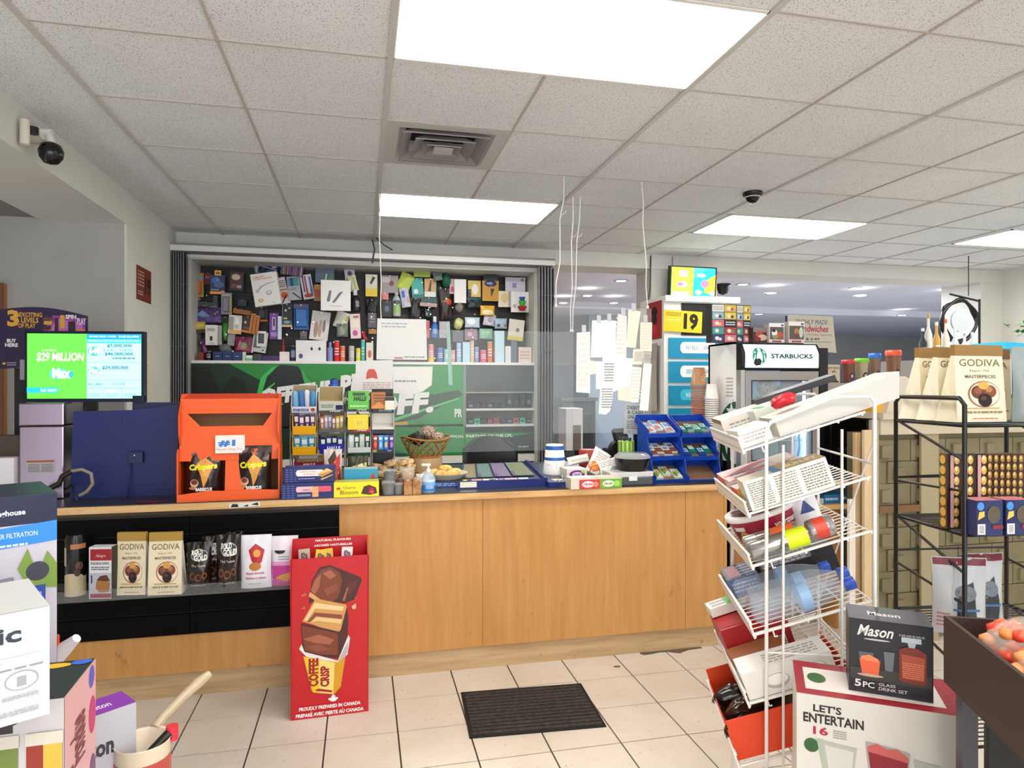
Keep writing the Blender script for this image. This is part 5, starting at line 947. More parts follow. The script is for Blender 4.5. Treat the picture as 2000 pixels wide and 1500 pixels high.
cupstack('stack of upturned brown swirl-patterned paper cups beside the fridge', 1365, 718, 940, 3.86, .051, '#c9744f', 26, '#b9895c', True)
cupstack('shorter stack of upturned plain white paper cups beside the fridge', 1390, 750, 940, 3.76, .042, '#efe9e2', 22, '#f2efe9')
q = at(1330, 825, 3.95); t = thing('lid_stack', 'wrapped white cup lids with a black lid behind the blue trays', 'cup lids', (q.x, 3.97, CT)); 
for k in range(9): MB().lathe([(.05, k*.02), (.052, k*.02+.008), (.042, k*.02+.012), (.001, k*.02+.012)], '#eef0f2', 18).build('lid', t)
MB().obox((.06, 0, .19), .1, .09, .012, BLK, Matrix.Rotation(.7, 3, 'Y')).build('black_lid', t)
q, wd, h = on(1312, 822, 1327, 3.95, .05); place(mb_box(wd, h, .04, '#9d7f70'), 'small_carton', 'brownish carton behind the top of the blue candy stands', 'box', q)
# ------------------------------------------------------------------ goods in the wall display
SHZ = 1.696
def wall(kind, u0, v0, u1, v1, col, lab, art=(), tilt=0, Y=6.12, cat=None, bl=None, d=.05, side=None, name=None):
    q, wd, h = spot(u0, v0, u1, v1, Y); k = kind; rot = (0, math.radians(tilt), 0)
    if tilt: q = q+Vector((-math.sin(math.radians(tilt))*h*.5, 0, 0))
    if k == 'card': m = mb_card(wd, h, col, art, bl); nm, ct = 'blister_pack', 'blister pack'
    elif k == 'box': m = mb_box(wd, h, d, col, art, side); nm, ct = 'boxed_item', 'box'
    elif k == 'bag': m = mb_pouch(wd, h, d, col, art, None, .08, int(u0)); nm, ct = 'hanging_pouch', 'pouch'
    elif k == 'can': m = mb_can(wd/2, h, col, art, None); nm, ct = 'bottle', 'bottle'
    elif k == 'bot':
        m = MB(); r = wd/2; m.lathe([(r*.9, 0), (r, h*.04), (r, h*.55), (r*.85, h*.62), (r*.4, h*.7), (r*.4, h*.74)], col, 14); m.lathe([(r*.5, h*.74), (r*.5, h*.98), (r*.3, h)], side or '#eeeeee', 12)
        m.art(lambda x, y, l: ((r+l)*math.cos(-PI/2+(x-.5)*3), (r+l)*math.sin(-PI/2+(x-.5)*3), h*.1+h*.4*y), list(art), True); nm, ct = 'bottle', 'bottle'
    elif k == 'lump': m = MB(); lumpy(m, (0, 0, h/2), wd/2, min(.05, wd/2), h/2, col, int(u0), .18); nm, ct = 'toy', 'toy'
    o = place(m, name or nm, lab, cat or ct, q, rot)
    return o, wd, h
def peg(o, wd, h, d=.05):
    L = 6.27-o.location.y; MB().tube([(0, -.02, h*.95), (0, L, h*.98)], .003, CHROME, 6).lathe([(.006, 0), (.006, .004)], CHROME, 8, 0, -h*.95, -.022, axis='y').build('peg_hook', o)
W_ = [
 ('card', 376, 533, 398, 580, '#cf7a2c', 'orange candy-coloured blister pack at the far left of the top peg row', [('r', 0, .72, 1, .9, '#7fa0a8'), ('r', .1, .1, .9, .62, '#b8431c'), ('r', .75, 0, 1, .6, '#8ea83a')], 0, (.15, .12, .85, .6, .03, '#d86a24')),
 ('card', 399, 533, 414, 556, '#5c1216', 'small dark red memory card pack beside the orange one', [('t', 'RAM', .15, .5, .9, .8, '#d8606a', .04)], 3, None),
 ('box', 411, 538, 440, 575, '#2c3f66', 'dark blue lens box with orange bottom strip', [('e', .4, .72, .3, .18, '#3f78c0'), ('e', .6, .5, .35, .16, '#5a6f98'), ('r', 0, 0, 1, .14, '#f0a850'), ('e', .85, .12, .1, .08, '#f0a850'), ('l', .08, .18, .6, .28, 2, '#c8ccd4')], 0, None),
 ('card', 419, 528, 432, 538, '#f2b45c', 'small orange top tag above the lens box', [('r', .2, .3, .8, .6, '#7a4a1c')], 0, None),
 ('card', 448, 531, 476, 568, '#1e3a24', 'green-rimmed card set pack left of the large white box', [('r', .1, .08, .9, .92, '#6a3438'), ('e', .45, .72, .3, .16, '#d9c8b0'), ('r', .55, .15, .85, .3, '#d8b8b0'), ('l', .15, .15, .5, .35, 4, '#b88888')], 2, None),
 ('box', 417, 578, 426, 596, '#3d464c', 'slim grey adapter above the purple brush', [], 0, None),
 ('box', 466, 586, 482, 598, '#2e3436', 'dim grey charger brick below the green-rimmed pack', [], 5, None),
 ('card', 432, 572, 453, 614, '#9a979c', 'clear earphone pack with maroon earbuds', [('e', .4, .68, .2, .14, '#4a1a28'), ('r', .3, .15, .5, .55, '#5a3a5c'), ('l', .1, .85, .8, .95, 1, '#d8d8dc'), ('r', .85, 0, 1, .9, '#b8b468')], 0, (.15, .1, .75, .8, .02, '#8d8a92')),
 ('bag', 376, 601, 434, 632, '#4c3470', 'wide purple feathery brush pack on the left', [('p', [(.1, .55), (.35, .85), (.6, .45), (.4, .4)], '#7c9cc8'), ('l', 0, .1, 1, .4, 4, '#7a5cb0')], -4, None),
 ('bag', 377, 588, 428, 604, '#1b1c20', 'tangled black cable pack above the purple brush', [('l', .05, .3, .95, .9, 3, '#8d949c')], 3, None),
 ('box', 378, 629, 402, 650, '#b8a338', 'yellow-topped dark box left under the purple brush', [('r', 0, 0, 1, .3, '#3c3030'), ('r', .1, .5, .9, .8, '#d8c450')], -6, None),
 ('box', 402, 635, 425, 674, '#f0eeea', 'white earphone box with black rectangle, left of the green leaf pack', [('r', .38, .22, .6, .44, '#141414'), ('l', .15, .68, .8, .85, 3, '#5c5c60'), ('l', .3, .04, .8, .14, 2, '#a8a8a8')], 0, None),
 ('box', 425, 636, 434, 674, '#cfccc6', 'edge of a second white box beside the white earphone box', [('r', .3, 0, .4, 1, '#8f8a84'), ('r', .65, 0, .72, 1, '#8f8a84')], 0, None),
 ('bag', 433, 618, 448, 667, '#24401c', 'pointed green leaf-shaped pack', [('p', [(.5, .0), (.1, .5), (.3, .75), (.8, .7), (.9, .4)], '#3f9a2c'), ('e', .5, .3, .15, .1, '#7cd058')], 0, None),
 ('card', 446, 632, 460, 675, '#a5a5a2', 'plain grey backing card right of the green leaf pack', [], 6, None),
 ('box', 447, 616, 472, 652, '#e9e6e0', 'white flash drive card with amber base', [('r', .1, .02, 1, .2, '#f0b25c'), ('r', .55, .45, .75, .85, '#ffffff'), ('r', .5, .3, .8, .5, '#c8c4bc'), ('r', 0, .2, .4, .9, '#a8a49c')], 4, None),
 ('box', 474, 617, 492, 650, '#3c2c20', 'front orange and charcoal accessory box in the stacked trio', [('r', 0, 0, 1, .14, '#e08c2c'), ('e', .3, .6, .14, .08, '#d8c8c8'), ('l', .15, .2, .8, .35, 3, '#a8845c')], 8, None),
 ('box', 489, 612, 498, 652, '#e08a2a', 'middle orange box of the stacked trio', [('r', .45, 0, .6, 1, '#7a4414')], 8, None),
 ('box', 496, 616, 506, 653, '#c87420', 'rear orange box of the stacked trio', [('r', .4, 0, .55, 1, '#6a3a10')], 8, None),
 ('box', 456, 605, 490, 614, '#a8621c', 'flat orange-brown box lying above the stacked trio', [], 8, None),
 ('card', 499, 600, 523, 628, '#1a1614', 'black earbud pack with orange base strip below the large white box', [('r', 0, 0, 1, .12, '#e8822c'), ('e', .35, .6, .12, .3, '#b0a8a4'), ('e', .6, .6, .1, .28, '#d8d4d0')], 0, (.2, .2, .8, .9, .02, '#3c3a3c')),
 ('box', 527, 612, 544, 663, '#7c3aa8', 'tall violet pen box', [('r', .3, .35, .7, .85, '#c8b8d8'), ('r', .42, .5, .6, .8, '#2c2434'), ('l', .15, .1, .85, .28, 3, '#e8d8f4')], 0, None),
 ('box', 543, 618, 550, 663, '#d8e2f4', 'pale blue-white sleeve behind the violet pen box', [], 0, None),
 ('bag', 459, 658, 492, 688, '#7c2a4c', 'magenta patterned pouch above the blue tins', [('e', .5, .4, .25, .25, '#8aa070'), ('p', [(.1, .1), (.3, .8), (.45, .2)], '#d86a9c'), ('l', .1, .1, .9, .3, 3, '#c8506a')], 3, None),
 ('box', 494, 648, 522, 688, '#dcdcd8', 'leaning white phone case box', [('r', .1, .2, .6, .8, '#7d8488'), ('e', .8, .12, .06, .04, '#141414')], 9, None),
 ('box', 502, 647, 520, 677, '#efece6', 'small white framed phone case box in front of the leaning one', [('r', .15, .2, .8, .85, '#1d2228'), ('r', .2, .25, .74, .8, '#4a5058')], 2, None),
 ('bag', 391, 662, 404, 692, '#4c2448', 'dark purple rolled pack near the lower left corner', [('r', .55, .05, .75, .9, '#a0408c')], -16, None),
 ('lump', 428, 672, 452, 690, '#77777c', 'grey wire mesh ball above the blue tins', [], 0, None),
 ('bag', 533, 512, 548, 528, '#2c3450', 'small navy pack tucked below the gate track', [], 0, None),
 ('bag', 496, 510, 508, 533, '#7f8aa0', 'pale grey strap pack hanging at the top left of the pens', [('r', .3, 0, .5, 1, '#c8d0dc')], -6, None),
 ('bag', 506, 512, 544, 535, '#1c2240', 'navy film pack leaning right at the top', [('r', .05, .45, .95, .55, '#8c9cc8'), ('e', .75, .75, .15, .15, '#c8a8b8'), ('e', .5, .78, .15, .12, '#d8d8e8')], 14, None),
 ('box', 549, 512, 593, 538, '#2c4a7c', 'tray of many coloured felt pens fanned at the top', [('r', .06*i, 0, .06*i+.035, 1, c) for i, c in enumerate(['#1d7a5c', '#2c5c9c', '#d8a03c', '#c83a3a', '#7a3a2c', '#b89c40', '#2c3c8c', '#c8485c', '#1a2a5c', '#5c7cc8', '#c83c4a', '#e06060', '#1c7a7c', '#3c3c5c', '#cf5030', '#e8c8c8'])], 6, None),
 ('card', 543, 541, 562, 593, '#ece6e0', 'tilted white card with orange craft knife picture', [('e', .55, .32, .35, .13, '#e8652c'), ('r', .1, .5, .9, .56, '#d87838'), ('l', .1, .62, .9, .9, 4, '#4c3c48'), ('p', [(.1, .05), (.15, .0), (.8, .3), (.7, .35)], '#2a1c1c')], -13, None),
 ('card', 562, 540, 587, 586, '#b9bcc0', 'grey card of teal pens', [('r', .08, .6, .5, .95, '#1f5a8c'), ('r', .5, .6, .9, .95, '#3c9aa0'), ('r', .15, .6, .2, .95, '#8cc8d8'), ('r', .35, .6, .4, .95, '#12304c'), ('l', .1, .42, .7, .55, 2, '#6a6c74'), ('p', [(.3, .3), (.4, .34), (.95, .06), (.9, .02)], '#3a3c48')], -6, None),
 ('card', 589, 536, 611, 584, '#d8d4d6', 'blister card of red and blue pens next to the teal pen card', [('r', .15, .3, .28, .95, '#3a4a8c'), ('r', .35, .2, .5, .95, '#c0303a'), ('r', .55, .25, .68, .95, '#e4e4ea'), ('r', .75, .1, .92, .9, '#3c6ab8'), ('e', .5, .15, .4, .08, '#b02c3a')], -10, None),
 ('card', 551, 594, 571, 625, '#15181c', 'black gadget pack with yellow print', [('r', .15, .05, .5, .15, '#c8c83c'), ('e', .35, .6, .1, .08, '#c8ccd0'), ('e', .7, .75, .1, .06, '#b8a868'), ('r', 0, 0, .06, 1, '#7c8a94')], 0, None),
 ('box', 550, 624, 571, 639, '#3c5468', 'slate box with cream base strip under the black gadget pack', [('r', 0, 0, 1, .28, '#e0b878'), ('e', .5, .65, .3, .2, '#8ca0ac')], 0, None),
 ('card', 574, 594, 603, 644, '#2f5fa8', 'blue toy pack with brown lettering and two white bottles', [('t', 'TRICK', .1, .86, .8, .98, '#8a4420', .05), ('r', .1, .55, .3, .75, '#f4f2ee'), ('r', .4, .55, .6, .75, '#f4f2ee'), ('r', .1, .55, .3, .63, '#8a5a30'), ('r', .4, .55, .6, .63, '#8a5a30'), ('r', .7, .5, .95, .85, '#1c3c80'), ('r', .3, .1, .9, .4, '#4f8ad0')], 0, (.05, .08, .95, .84, .02, '#3a78c4')),
 ('card', 586, 647, 600, 663, '#54505a', 'small dim card hanging beneath the blue toy pack', [('l', .1, .4, .9, .9, 2, '#8c8488')], 0, None),
 ('card', 616, 518, 653, 552, '#5c6a7c', 'blue-grey card with leaf sketch at the top', [('p', [(.35, .1), (.45, .5), (.55, .1)], '#3f7a4c'), ('p', [(.6, .05), (.8, .4), (.95, .1)], '#4a8c3c'), ('p', [(.48, 0), (.55, .0), (.62, .5), (.56, .5)], '#d0d8e0')], 0, None),
 ('card', 613, 556, 628, 588, '#c88a34', 'orange-yellow pack partly behind the white two-stroke box', [('r', .2, .3, .85, .7, '#d8603a')], 0, None),
 ('card', 673, 522, 693, 546, '#cfc8d4', 'pale lilac card with purple dot near the top', [('e', .5, .5, .22, .2, '#4c2a5c')], -6, None),
 ('bag', 681, 538, 698, 568, '#e3e0c4', 'pale yellow-green strip pack below the lilac card', [('r', .55, .1, .75, .9, '#b8c45c')], -14, None),
 ('bot', 686, 566, 703, 608, '#232026', 'black and clear bottle right of the two-stroke box', [('r', .5, .2, .8, .9, '#8c8890')], -4, None),
 ('card', 607, 608, 643, 664, '#eeeae8', 'white card of brown shoe insoles', [('e', .3, .35, .12, .28, '#b89884'), ('e', .52, .4, .1, .3, '#c8a898'), ('e', .72, .5, .08, .22, '#8a8088')], 7, None),
 ('bag', 654, 608, 681, 640, '#e6e2d8', 'cream pack with lime corner, below the two-stroke box', [('p', [(.7, .5), (1, .95), (.95, .5)], '#c8d850')], 18, None),
 ('bag', 657, 632, 680, 658, '#6f7a70', 'grey-green round toy pack under the cream pack', [('e', .4, .45, .3, .35, '#98a494')], 0, None),
 ('card', 684, 613, 704, 661, '#efdcdc', 'pale pink card with magenta dot', [('r', .1, .45, .9, .75, '#f4ecd8'), ('e', .45, .22, .25, .12, '#c858a8'), ('e', .6, .88, .3, .06, '#c87878')], -3, None),
 ('bag', 706, 647, 716, 666, '#a8202c', 'red strap hanging beside the pink card', [], -20, None),
 ('card', 719, 611, 735, 640, '#5c5660', 'dark grey pack left of the white taped notice', [('l', .2, .3, .8, .9, 3, '#98929c')], 0, None),
 ('box', 720, 643, 735, 652, '#b07c34', 'small amber box beside the taped notice', [], 0, None),
 ('card', 714, 536, 737, 579, '#e4dfcf', 'cream card with yellow base and a dark sketch', [('r', 0, 0, 1, .36, '#eccc28'), ('p', [(.35, .6), (.6, .92), (.85, .85), (.5, .55)], '#3a3644')], 0, None),
 ('bag', 714, 585, 738, 612, '#17161c', 'black pouch under the cream and yellow card', [], 0, None),
 ('card', 745, 538, 778, 572, '#a39a9c', 'grey pack with dark red blob right of the hanging string', [('e', .6, .55, .14, .16, '#8c2c44'), ('r', .05, .6, .5, .9, '#c8c4c0')], 0, None),
 ('bag', 745, 572, 759, 586, '#e89a98', 'small salmon pouch under the grey pack', [], 0, None),
 ('box', 746, 588, 765, 619, '#141520', 'black box with faint blue mark', [('e', .5, .5, .25, .2, '#4c6478')], 0, None),
 ('bot', 766, 560, 783, 618, '#c8ccd0', 'tall grey and lime spray bottle', [('r', .2, .0, .8, .8, '#a8cc88'), ('e', .5, .9, .3, .2, '#5c6070')], 0, None),
 ('bag', 778, 532, 805, 566, '#c9dc58', 'lime green glove pack leaning left', [], 24, None),
 ('bag', 782, 562, 800, 600, '#cfd4e4', 'white pack with royal blue stripe below the lime glove', [('r', .2, .5, .5, .85, '#4a70c8'), ('r', .6, .2, .9, .5, '#d8a8a8')], -10, None),
 ('box', 808, 529, 840, 541, '#9cae38', 'flat olive-lime strip box near the track', [], 0, None),
 ('card', 804, 543, 827, 583, '#39b8b0', 'teal card pack between the lime glove and tan pack', [('e', .35, .35, .2, .12, '#e8f8f4'), ('r', 0, .0, 1, .2, '#1c7a78')], -5, None),
 ('card', 829, 544, 852, 580, '#d8a468', 'tan pack with dark tool, edged in aqua', [('p', [(.3, .3), (.5, .9), (.6, .9), (.55, .3)], '#3a3434'), ('r', 0, 0, 1, .28, '#f4efe8'), ('r', .92, 0, 1, 1, '#5cc8c8')], 0, None),
 ('box', 822, 582, 853, 592, '#1e4a50', 'flat dark teal box under the tan pack', [], 0, None),
 ('box', 820, 592, 853, 599, '#b89aa0', 'flat dusty pink box under the dark teal box', [], 3, None),
 ('bag', 799, 582, 824, 624, '#101014', 'large black pouch in the middle', [('r', .2, .3, .3, .7, '#2a2a30')], 0, None),
 ('bag', 828, 600, 852, 622, '#0f1c1c', 'black-green pouch right of the large black one', [('e', .2, .4, .1, .2, '#8c9090')], 0, None),
 ('lump', 862, 535, 880, 560, '#1c6a54', 'dark green toy near the top', [], 0, None),
 ('bag', 846, 532, 864, 548, '#7c847c', 'grey-silver pack left of the green toy', [], -12, None),
 ('bag', 858, 562, 884, 624, '#241416', 'dark maroon mask pack with red corner', [('e', .75, .55, .2, .1, '#e0402c'), ('p', [(.1, .55), (.7, .66), (.9, .55)], '#b8703c')], -3, None),
 ('card', 878, 545, 889, 574, '#d8b4bc', 'narrow pale pink pack beside the maroon mask pack', [('e', .5, .3, .3, .2, '#c0486c')], 0, None),
 ('box', 887, 546, 910, 592, '#f7f6f4', 'blank white upright box right of the narrow pink pack', [], 0, None),
 ('lump', 889, 592, 905, 610, '#8a7c78', 'small taupe toy below the blank white box', [], 0, None),
 ('card', 914, 548, 939, 582, '#ecd070', 'yellow pack with white cartoon blob', [('e', .55, .5, .25, .3, '#fdfbf4'), ('r', 0, .0, .25, .5, '#4c4448')], 0, None),
 ('bag', 912, 580, 943, 602, '#16282c', 'black bowl-shaped pack with teal rim', [('r', .1, .75, .9, .9, '#2c6a74')], 0, None),
 ('card', 942, 548, 974, 588, '#d29a2e', 'mustard pack with navy visor', [('e', .5, .85, .38, .16, '#16204a'), ('e', .45, .86, .2, .06, '#7c9ce0'), ('p', [(.55, .2), (.5, .6), (.75, .6)], '#2c2418')], 0, None),
 ('card', 944, 536, 972, 548, '#1c1a24', 'dark strip of packaging above the mustard pack', [], 0, None),
 ('card', 987, 542, 1026, 573, '#d9d4e4', 'pale lilac card with violet mark near the top right', [('r', .35, .35, .55, .65, '#a88cc4'), ('e', .85, .85, .08, .1, '#8c8894')], 0, None),
 ('box', 973, 569, 997, 600, '#ece0c8', 'cream toy box below the lilac card', [('e', .5, .55, .3, .3, '#e0c48c'), ('r', .8, 0, 1, 1, '#a8a098')], 0, None),
 ('card', 998, 570, 1034, 610, '#f4f2f0', 'white card holding coloured stacking cups', [('e', .2, .3, .1, .1, '#c0b8b0')], 0, None),
 ('bag', 938, 597, 966, 616, '#f0bc34', 'golden yellow round pouch', [('e', .5, .3, .4, .25, '#f8e8c8')], 0, None),
 ('bag', 944, 614, 968, 636, '#d8d0e0', 'whitish lilac pouch below the golden one', [('e', .5, .5, .2, .2, '#a098c8')], 8, None),
 ('lump', 886, 621, 904, 643, '#dbe79c', 'pale lime ball toy', [], 0, None),
 ('bag', 908, 620, 937, 640, '#c6d8e6', 'pale sky blue pouch', [('e', .4, .6, .3, .3, '#f0f6fa')], 0, None),
 ('bag', 966, 622, 990, 642, '#a4bcd6', 'blue-grey pouch with brown specks', [('e', .3, .3, .14, .16, '#5c3a34'), ('e', .85, .3, .12, .14, '#b87c5c')], 0, None),
 ('card', 993, 624, 1023, 665, '#efe9dc', 'white card with yellow base at the right', [('r', 0, .0, 1, .2, '#ecd858'), ('e', .6, .5, .12, .1, '#9a8c80')], 6, None),
 ('bag', 936, 642, 962, 662, '#8cc8a0', 'mint green pack above the shelf bottles', [], 0, None),
 ('card', 908, 642, 932, 664, '#9c7c90', 'mauve mottled pack above the shelf bottles', [('e', .4, .5, .2, .2, '#d8a8b8')], 0, None),
 ('box', 884, 646, 904, 668, '#5c6068', 'grey box below the pale lime ball', [], 0, None),
 ('bot', 842, 618, 856, 660, '#3a78d0', 'bright blue bottle right of the taped notice', [('r', .3, .2, .7, .8, '#8cb4e8')], 0, None),
 ('card', 829, 626, 839, 660, '#d05a68', 'narrow rose-red pack right of the taped notice', [], 0, None),
 ('card', 858, 628, 872, 660, '#b8b0b0', 'greyish pink pack beside the bright blue bottle', [], 0, None)]
for i, (k, u0, v0, u1, v1, col, lab, art, tilt, bl) in enumerate(W_):
    Y = 6.2-.02*(i % 4)-(.03 if v0 > 600 else 0); o, wd, h = wall(k, u0, v0, u1, v1, col, lab, art, tilt, Y, None, bl, .035)
    peg(o, wd, h)
for j, (u, v, r, c) in enumerate([(1020, 584, .03, '#1f60a8'), (1020, 592, .036, '#4cb82c'), (1020, 602, .045, '#b02c24')]):
    q = at(u, v, 6.08); m = MB(); m.lathe([(r*.6, -.02), (r, .018)], c, 16); o = place(m, 'stacking_cup', '%s toy stacking cup on the white card' % ['blue topmost', 'green middle', 'red lowest'][j], 'toy cup', q)
    MB().tube([(0, 0, 0), (0, .19, 0)], .003, CHROME, 5).build('peg_hook', o)
# large boxes in front
q, wd, h = spot(486, 534, 538, 597, 5.98)
m = mb_box(wd, h, .05, '#f3f1ee', [('t', 'IS-MUSEN', .08, .87, .5, .92, '#e26a3c', .01), ('t', 'TOURING NECK-FAN', .08, .80, .8, .86, '#e26a3c', .01), ('p', [(.12, .42), (.3, .6), (.6, .68), (.9, .7), (.9, .68), (.6, .65), (.34, .56), (.18, .4)], '#b4b4ba'), ('e', .18, .47, .08, .05, '#c8c8ce'), ('e', .6, .38, .11, .07, '#a8a8ae'), ('e', .6, .39, .07, .045, '#e8e8ea'), ('e', .25, .17, .09, .055, '#dfa24a'), ('e', .25, .17, .05, .03, '#f3e3c8'), ('l', .68, .04, .78, .08, 1, '#9a9aa0')], '#d5d2cd')
o = place(m, 'boxed_neck_fan', 'large white neck fan box with orange lettering tilted in the display', 'box', q+Vector((.06, -.03, 0)), (0, -.16, -.1)); MB().tube([(0, .0, h*.9), (0, .27, h*.95)], .004, CHROME, 6).build('peg_hook', o)
q, wd, h = spot(627, 548, 685, 607, 6.0); m = mb_box(wd, h, .04, '#f6f3f2', [('p', [(.2, .35), (.28, .65), (.36, .66), (.3, .3), (.22, .28)], '#77757a'), ('p', [(.38, .28), (.62, .6), (.75, .64), (.5, .3), (.42, .24)], '#77757a'), ('l', .3, .12, .7, .18, 1, '#e0b8b8')]); o = place(m, 'boxed_item', 'white square box printed with two grey strokes in the centre left', 'box', q); MB().tube([(0, .0, h*.93), (0, .26, h*.96)], .004, CHROME, 6).build('peg_hook', o)
# row standing on the white shelf
S_ = [('box', 387, 688, 397, '#8c2c20', 'small crumpled red item at the left end of the shelf', []), ('can', 401, 686, 412, '#1b1a1e', 'black camera-like cylinder on the shelf', [('e', .5, .6, .2, .2, '#6a6a74')]),
 ('box', 416, 687, 434, '#22356c', 'leftmost of the three navy tins', [('l', .3, .4, .7, .6, 1, '#c8d0e8'), ('r', 0, .45, 1, .48, '#101c40')]), ('box', 435, 687, 453, '#22356c', 'middle one of the three navy tins', [('l', .3, .4, .7, .6, 1, '#c8d0e8'), ('r', 0, .45, 1, .48, '#101c40')]), ('box', 454, 687, 472, '#22356c', 'rightmost of the three navy tins', [('l', .3, .4, .7, .6, 1, '#c8d0e8'), ('r', 0, .45, 1, .48, '#101c40')]),
 ('box', 473, 687, 479, '#dfe4dc', 'slim pale box beside the navy tins', []), ('box', 480, 694, 493, '#7ac08c', 'small green and white box', [('r', 0, .5, 1, 1, '#e8ece8')]), ('box', 494, 692, 511, '#3c3c48', 'dark slanted wallet-like box', []), ('box', 512, 695, 545, '#3c1f5c', 'flat deep purple box', []),
 ('box', 546, 687, 565, '#efe9e2', 'small white box with a pink outline', [('r', .1, .2, .9, .7, '#f4d8cc'), ('r', .15, .25, .85, .65, '#f6f0ec')]), ('bot', 549, 662, 556, '#8c2420', 'dark red marker bottle', []), ('can', 567, 676, 577, '#20305c', 'navy spray can with white speckle', [('l', .2, .2, .8, .8, 4, '#98a4c8')]),
 ('bot', 639, 668, 650, '#8494c8', 'periwinkle bottle right of the white twin-hole box', []), ('can', 652, 666, 663, '#dc2c2c', 'bright red can', []), ('can', 664, 676, 674, '#ea7c52', 'orange-coral can', []), ('can', 681, 676, 692, '#c4c0cc', 'pale grey can', []), ('can', 695, 680, 704, '#e8e23c', 'yellow can', []), ('can', 705, 664, 713, '#5cc8c8', 'turquoise bottle', []), ('box', 715, 669, 729, '#e6ded2', 'cream box with red dot', [('e', .5, .4, .25, .2, '#c86a5c')]),
 ('can', 837, 673, 848, '#ea8c98', 'pink can just right of the taped notice', [('r', 0, 0, 1, .3, '#e8cc4a')]), ('can', 855, 680, 866, '#5c78d8', 'cornflower blue can', []), ('can', 868, 682, 877, '#8cd8cc', 'mint can', []), ('can', 881, 684, 890, '#e89c9c', 'salmon can', []), ('can', 892, 670, 902, '#a8c8f0', 'baby blue can', []), ('box', 904, 668, 918, '#b8dcf0', 'pale aqua box', []), ('can', 919, 666, 927, '#e4c49c', 'beige bottle', []), ('can', 928, 678, 936, '#8c98d0', 'lavender can', []), ('can', 939, 684, 951, '#e8608c', 'hot pink can', []), ('can', 953, 668, 963, '#d8884c', 'brown-orange bottle', []), ('can', 965, 680, 976, '#dc5a7c', 'raspberry can', []), ('box', 967, 646, 985, '#c4e6f4', 'tall ice blue box', []), ('box', 987, 676, 998, '#e6e6ea', 'whitish box', []), ('box', 999, 664, 1010, '#6a7084', 'slate box', []), ('box', 1013, 678, 1038, '#e8dcd0', 'wide cream box at the right end of the shelf', [('l', .1, .2, .9, .8, 3, '#d8a8a0')])]
for k, u0, v0, u1, col, lab, art in S_:
    a, b = at(u0, 700, 6.02), at(u1, 700, 6.02); wd = b.x-a.x; h = max(at((u0+u1)/2, v0, 6.02).z-SHZ, .02); q = Vector(((a.x+b.x)/2, 6.05, SHZ))
    if k == 'box': m = mb_box(wd, h, min(.06, wd+.01), col, art)
    elif k == 'can': m = mb_can(wd/2, h, col, [('l', .25, .3, .75, .7, 3, '#f0f0f0')]+art, '#e8e6e2')
    else:
        m = MB(); r = wd/2; m.lathe([(r, 0), (r, h*.7), (r*.5, h*.76), (r*.5, h)], col, 14)
    if 'shelf' not in lab: lab += ' standing on the white display shelf'
    place(m, {'box': 'boxed_item', 'can': 'spray_can', 'bot': 'bottle'}[k], lab, {'box': 'box', 'can': 'can', 'bot': 'bottle'}[k], q)
q, wd, h = on(578, 665, 637, 6.0, .05, SHZ); m = mb_box(wd, h, .06, '#efedef', [('e', .52, .6, .04, .08, '#17171a'), ('e', .78, .6, .04, .08, '#17171a'), ('e', .16, .25, .07, .12, '#5a4a8c'), ('r', .03, .45, .4, .47, '#d8d8dc')]); place(m, 'boxed_item', 'wide white box with two black holes standing on the display shelf', 'box', q)
# black goods on the small shelves at the right
for r_, (v1, zz_) in enumerate(((800, 1.276), (830, 1.131))):
    cols = ['#1a1a20', '#23272c', '#14161c', '#2a3038', '#181a24', '#1c2830', '#202024', '#161c28', '#1a2430', '#141820'] if r_ == 0 else ['#1a2028', '#2cc890', '#20242c', '#8c2c34', '#a83a3a', '#22242c', '#2a2434', '#c8586c', '#2ccc98', '#28305c']
    for i in range(10):
        u = 914+i*12.6; q = at(u+5, v1, 6.05); hh = (.055 if i < 6 or r_ else .13); m = mb_box(.052, hh, .05, cols[i], [('r', .2, .3, .8, .6, '#7c8894' if i % 3 == 0 else '#3c4650')])
        place(m, 'small_carton', '%s small box, %s from the left on the %s cabinet shelf' % ('black' if cols[i] not in ('#2cc890', '#2ccc98', '#8c2c34', '#a83a3a', '#c8586c') else {'#2cc890': 'green', '#2ccc98': 'green', '#8c2c34': 'dark red', '#a83a3a': 'red', '#c8586c': 'pink'}[cols[i]], ['first', 'second', 'third', 'fourth', 'fifth', 'sixth', 'seventh', 'eighth', 'ninth', 'last'][i], ['upper', 'lower'][r_]), 'box', (q.x, 6.06, zz_))

# ------------------------------------------------------------------ goods on the acrylic shelf of the slatwall
AZ = .561; AY = 3.25
def sh(u0, v0, u1, Y=AY, dd=.05): return on(u0, v0, u1, Y, dd, AZ)
for k, (u0, u1, Y) in enumerate(((118, 160, 3.28), )):
    q, wd, h = sh(u0, 1048, u1, Y, .1); t = thing('liqueur_tin', 'round tin printed as a dark cream-liqueur drink, leftmost on the acrylic shelf', 'tin', q)
    r = wd/2; m = MB(); m.lathe([(r*.9, 0), (r, .01), (r, h*.92), (r*.85, h)], M('#0f1413', .25), 24); fn = lambda x, y, l: ((r+l)*math.cos(-PI/2+(x-.5)*3), (r+l)*math.sin(-PI/2+(x-.5)*3), h*y)
    m.art(fn, [('r', 0, 0, 1, .32, '#cfc0a0'), ('e', .5, .32, .35, .06, '#cfc0a0'), ('r', .05, .5, .3, .8, '#b8b4ac'), ('r', .45, .78, .95, .86, '#b8744c'), ('e', .72, .5, .12, .07, '#6a4a40'), ('e', .66, .4, .1, .07, '#4a302c')], True); m.build('tin', t)
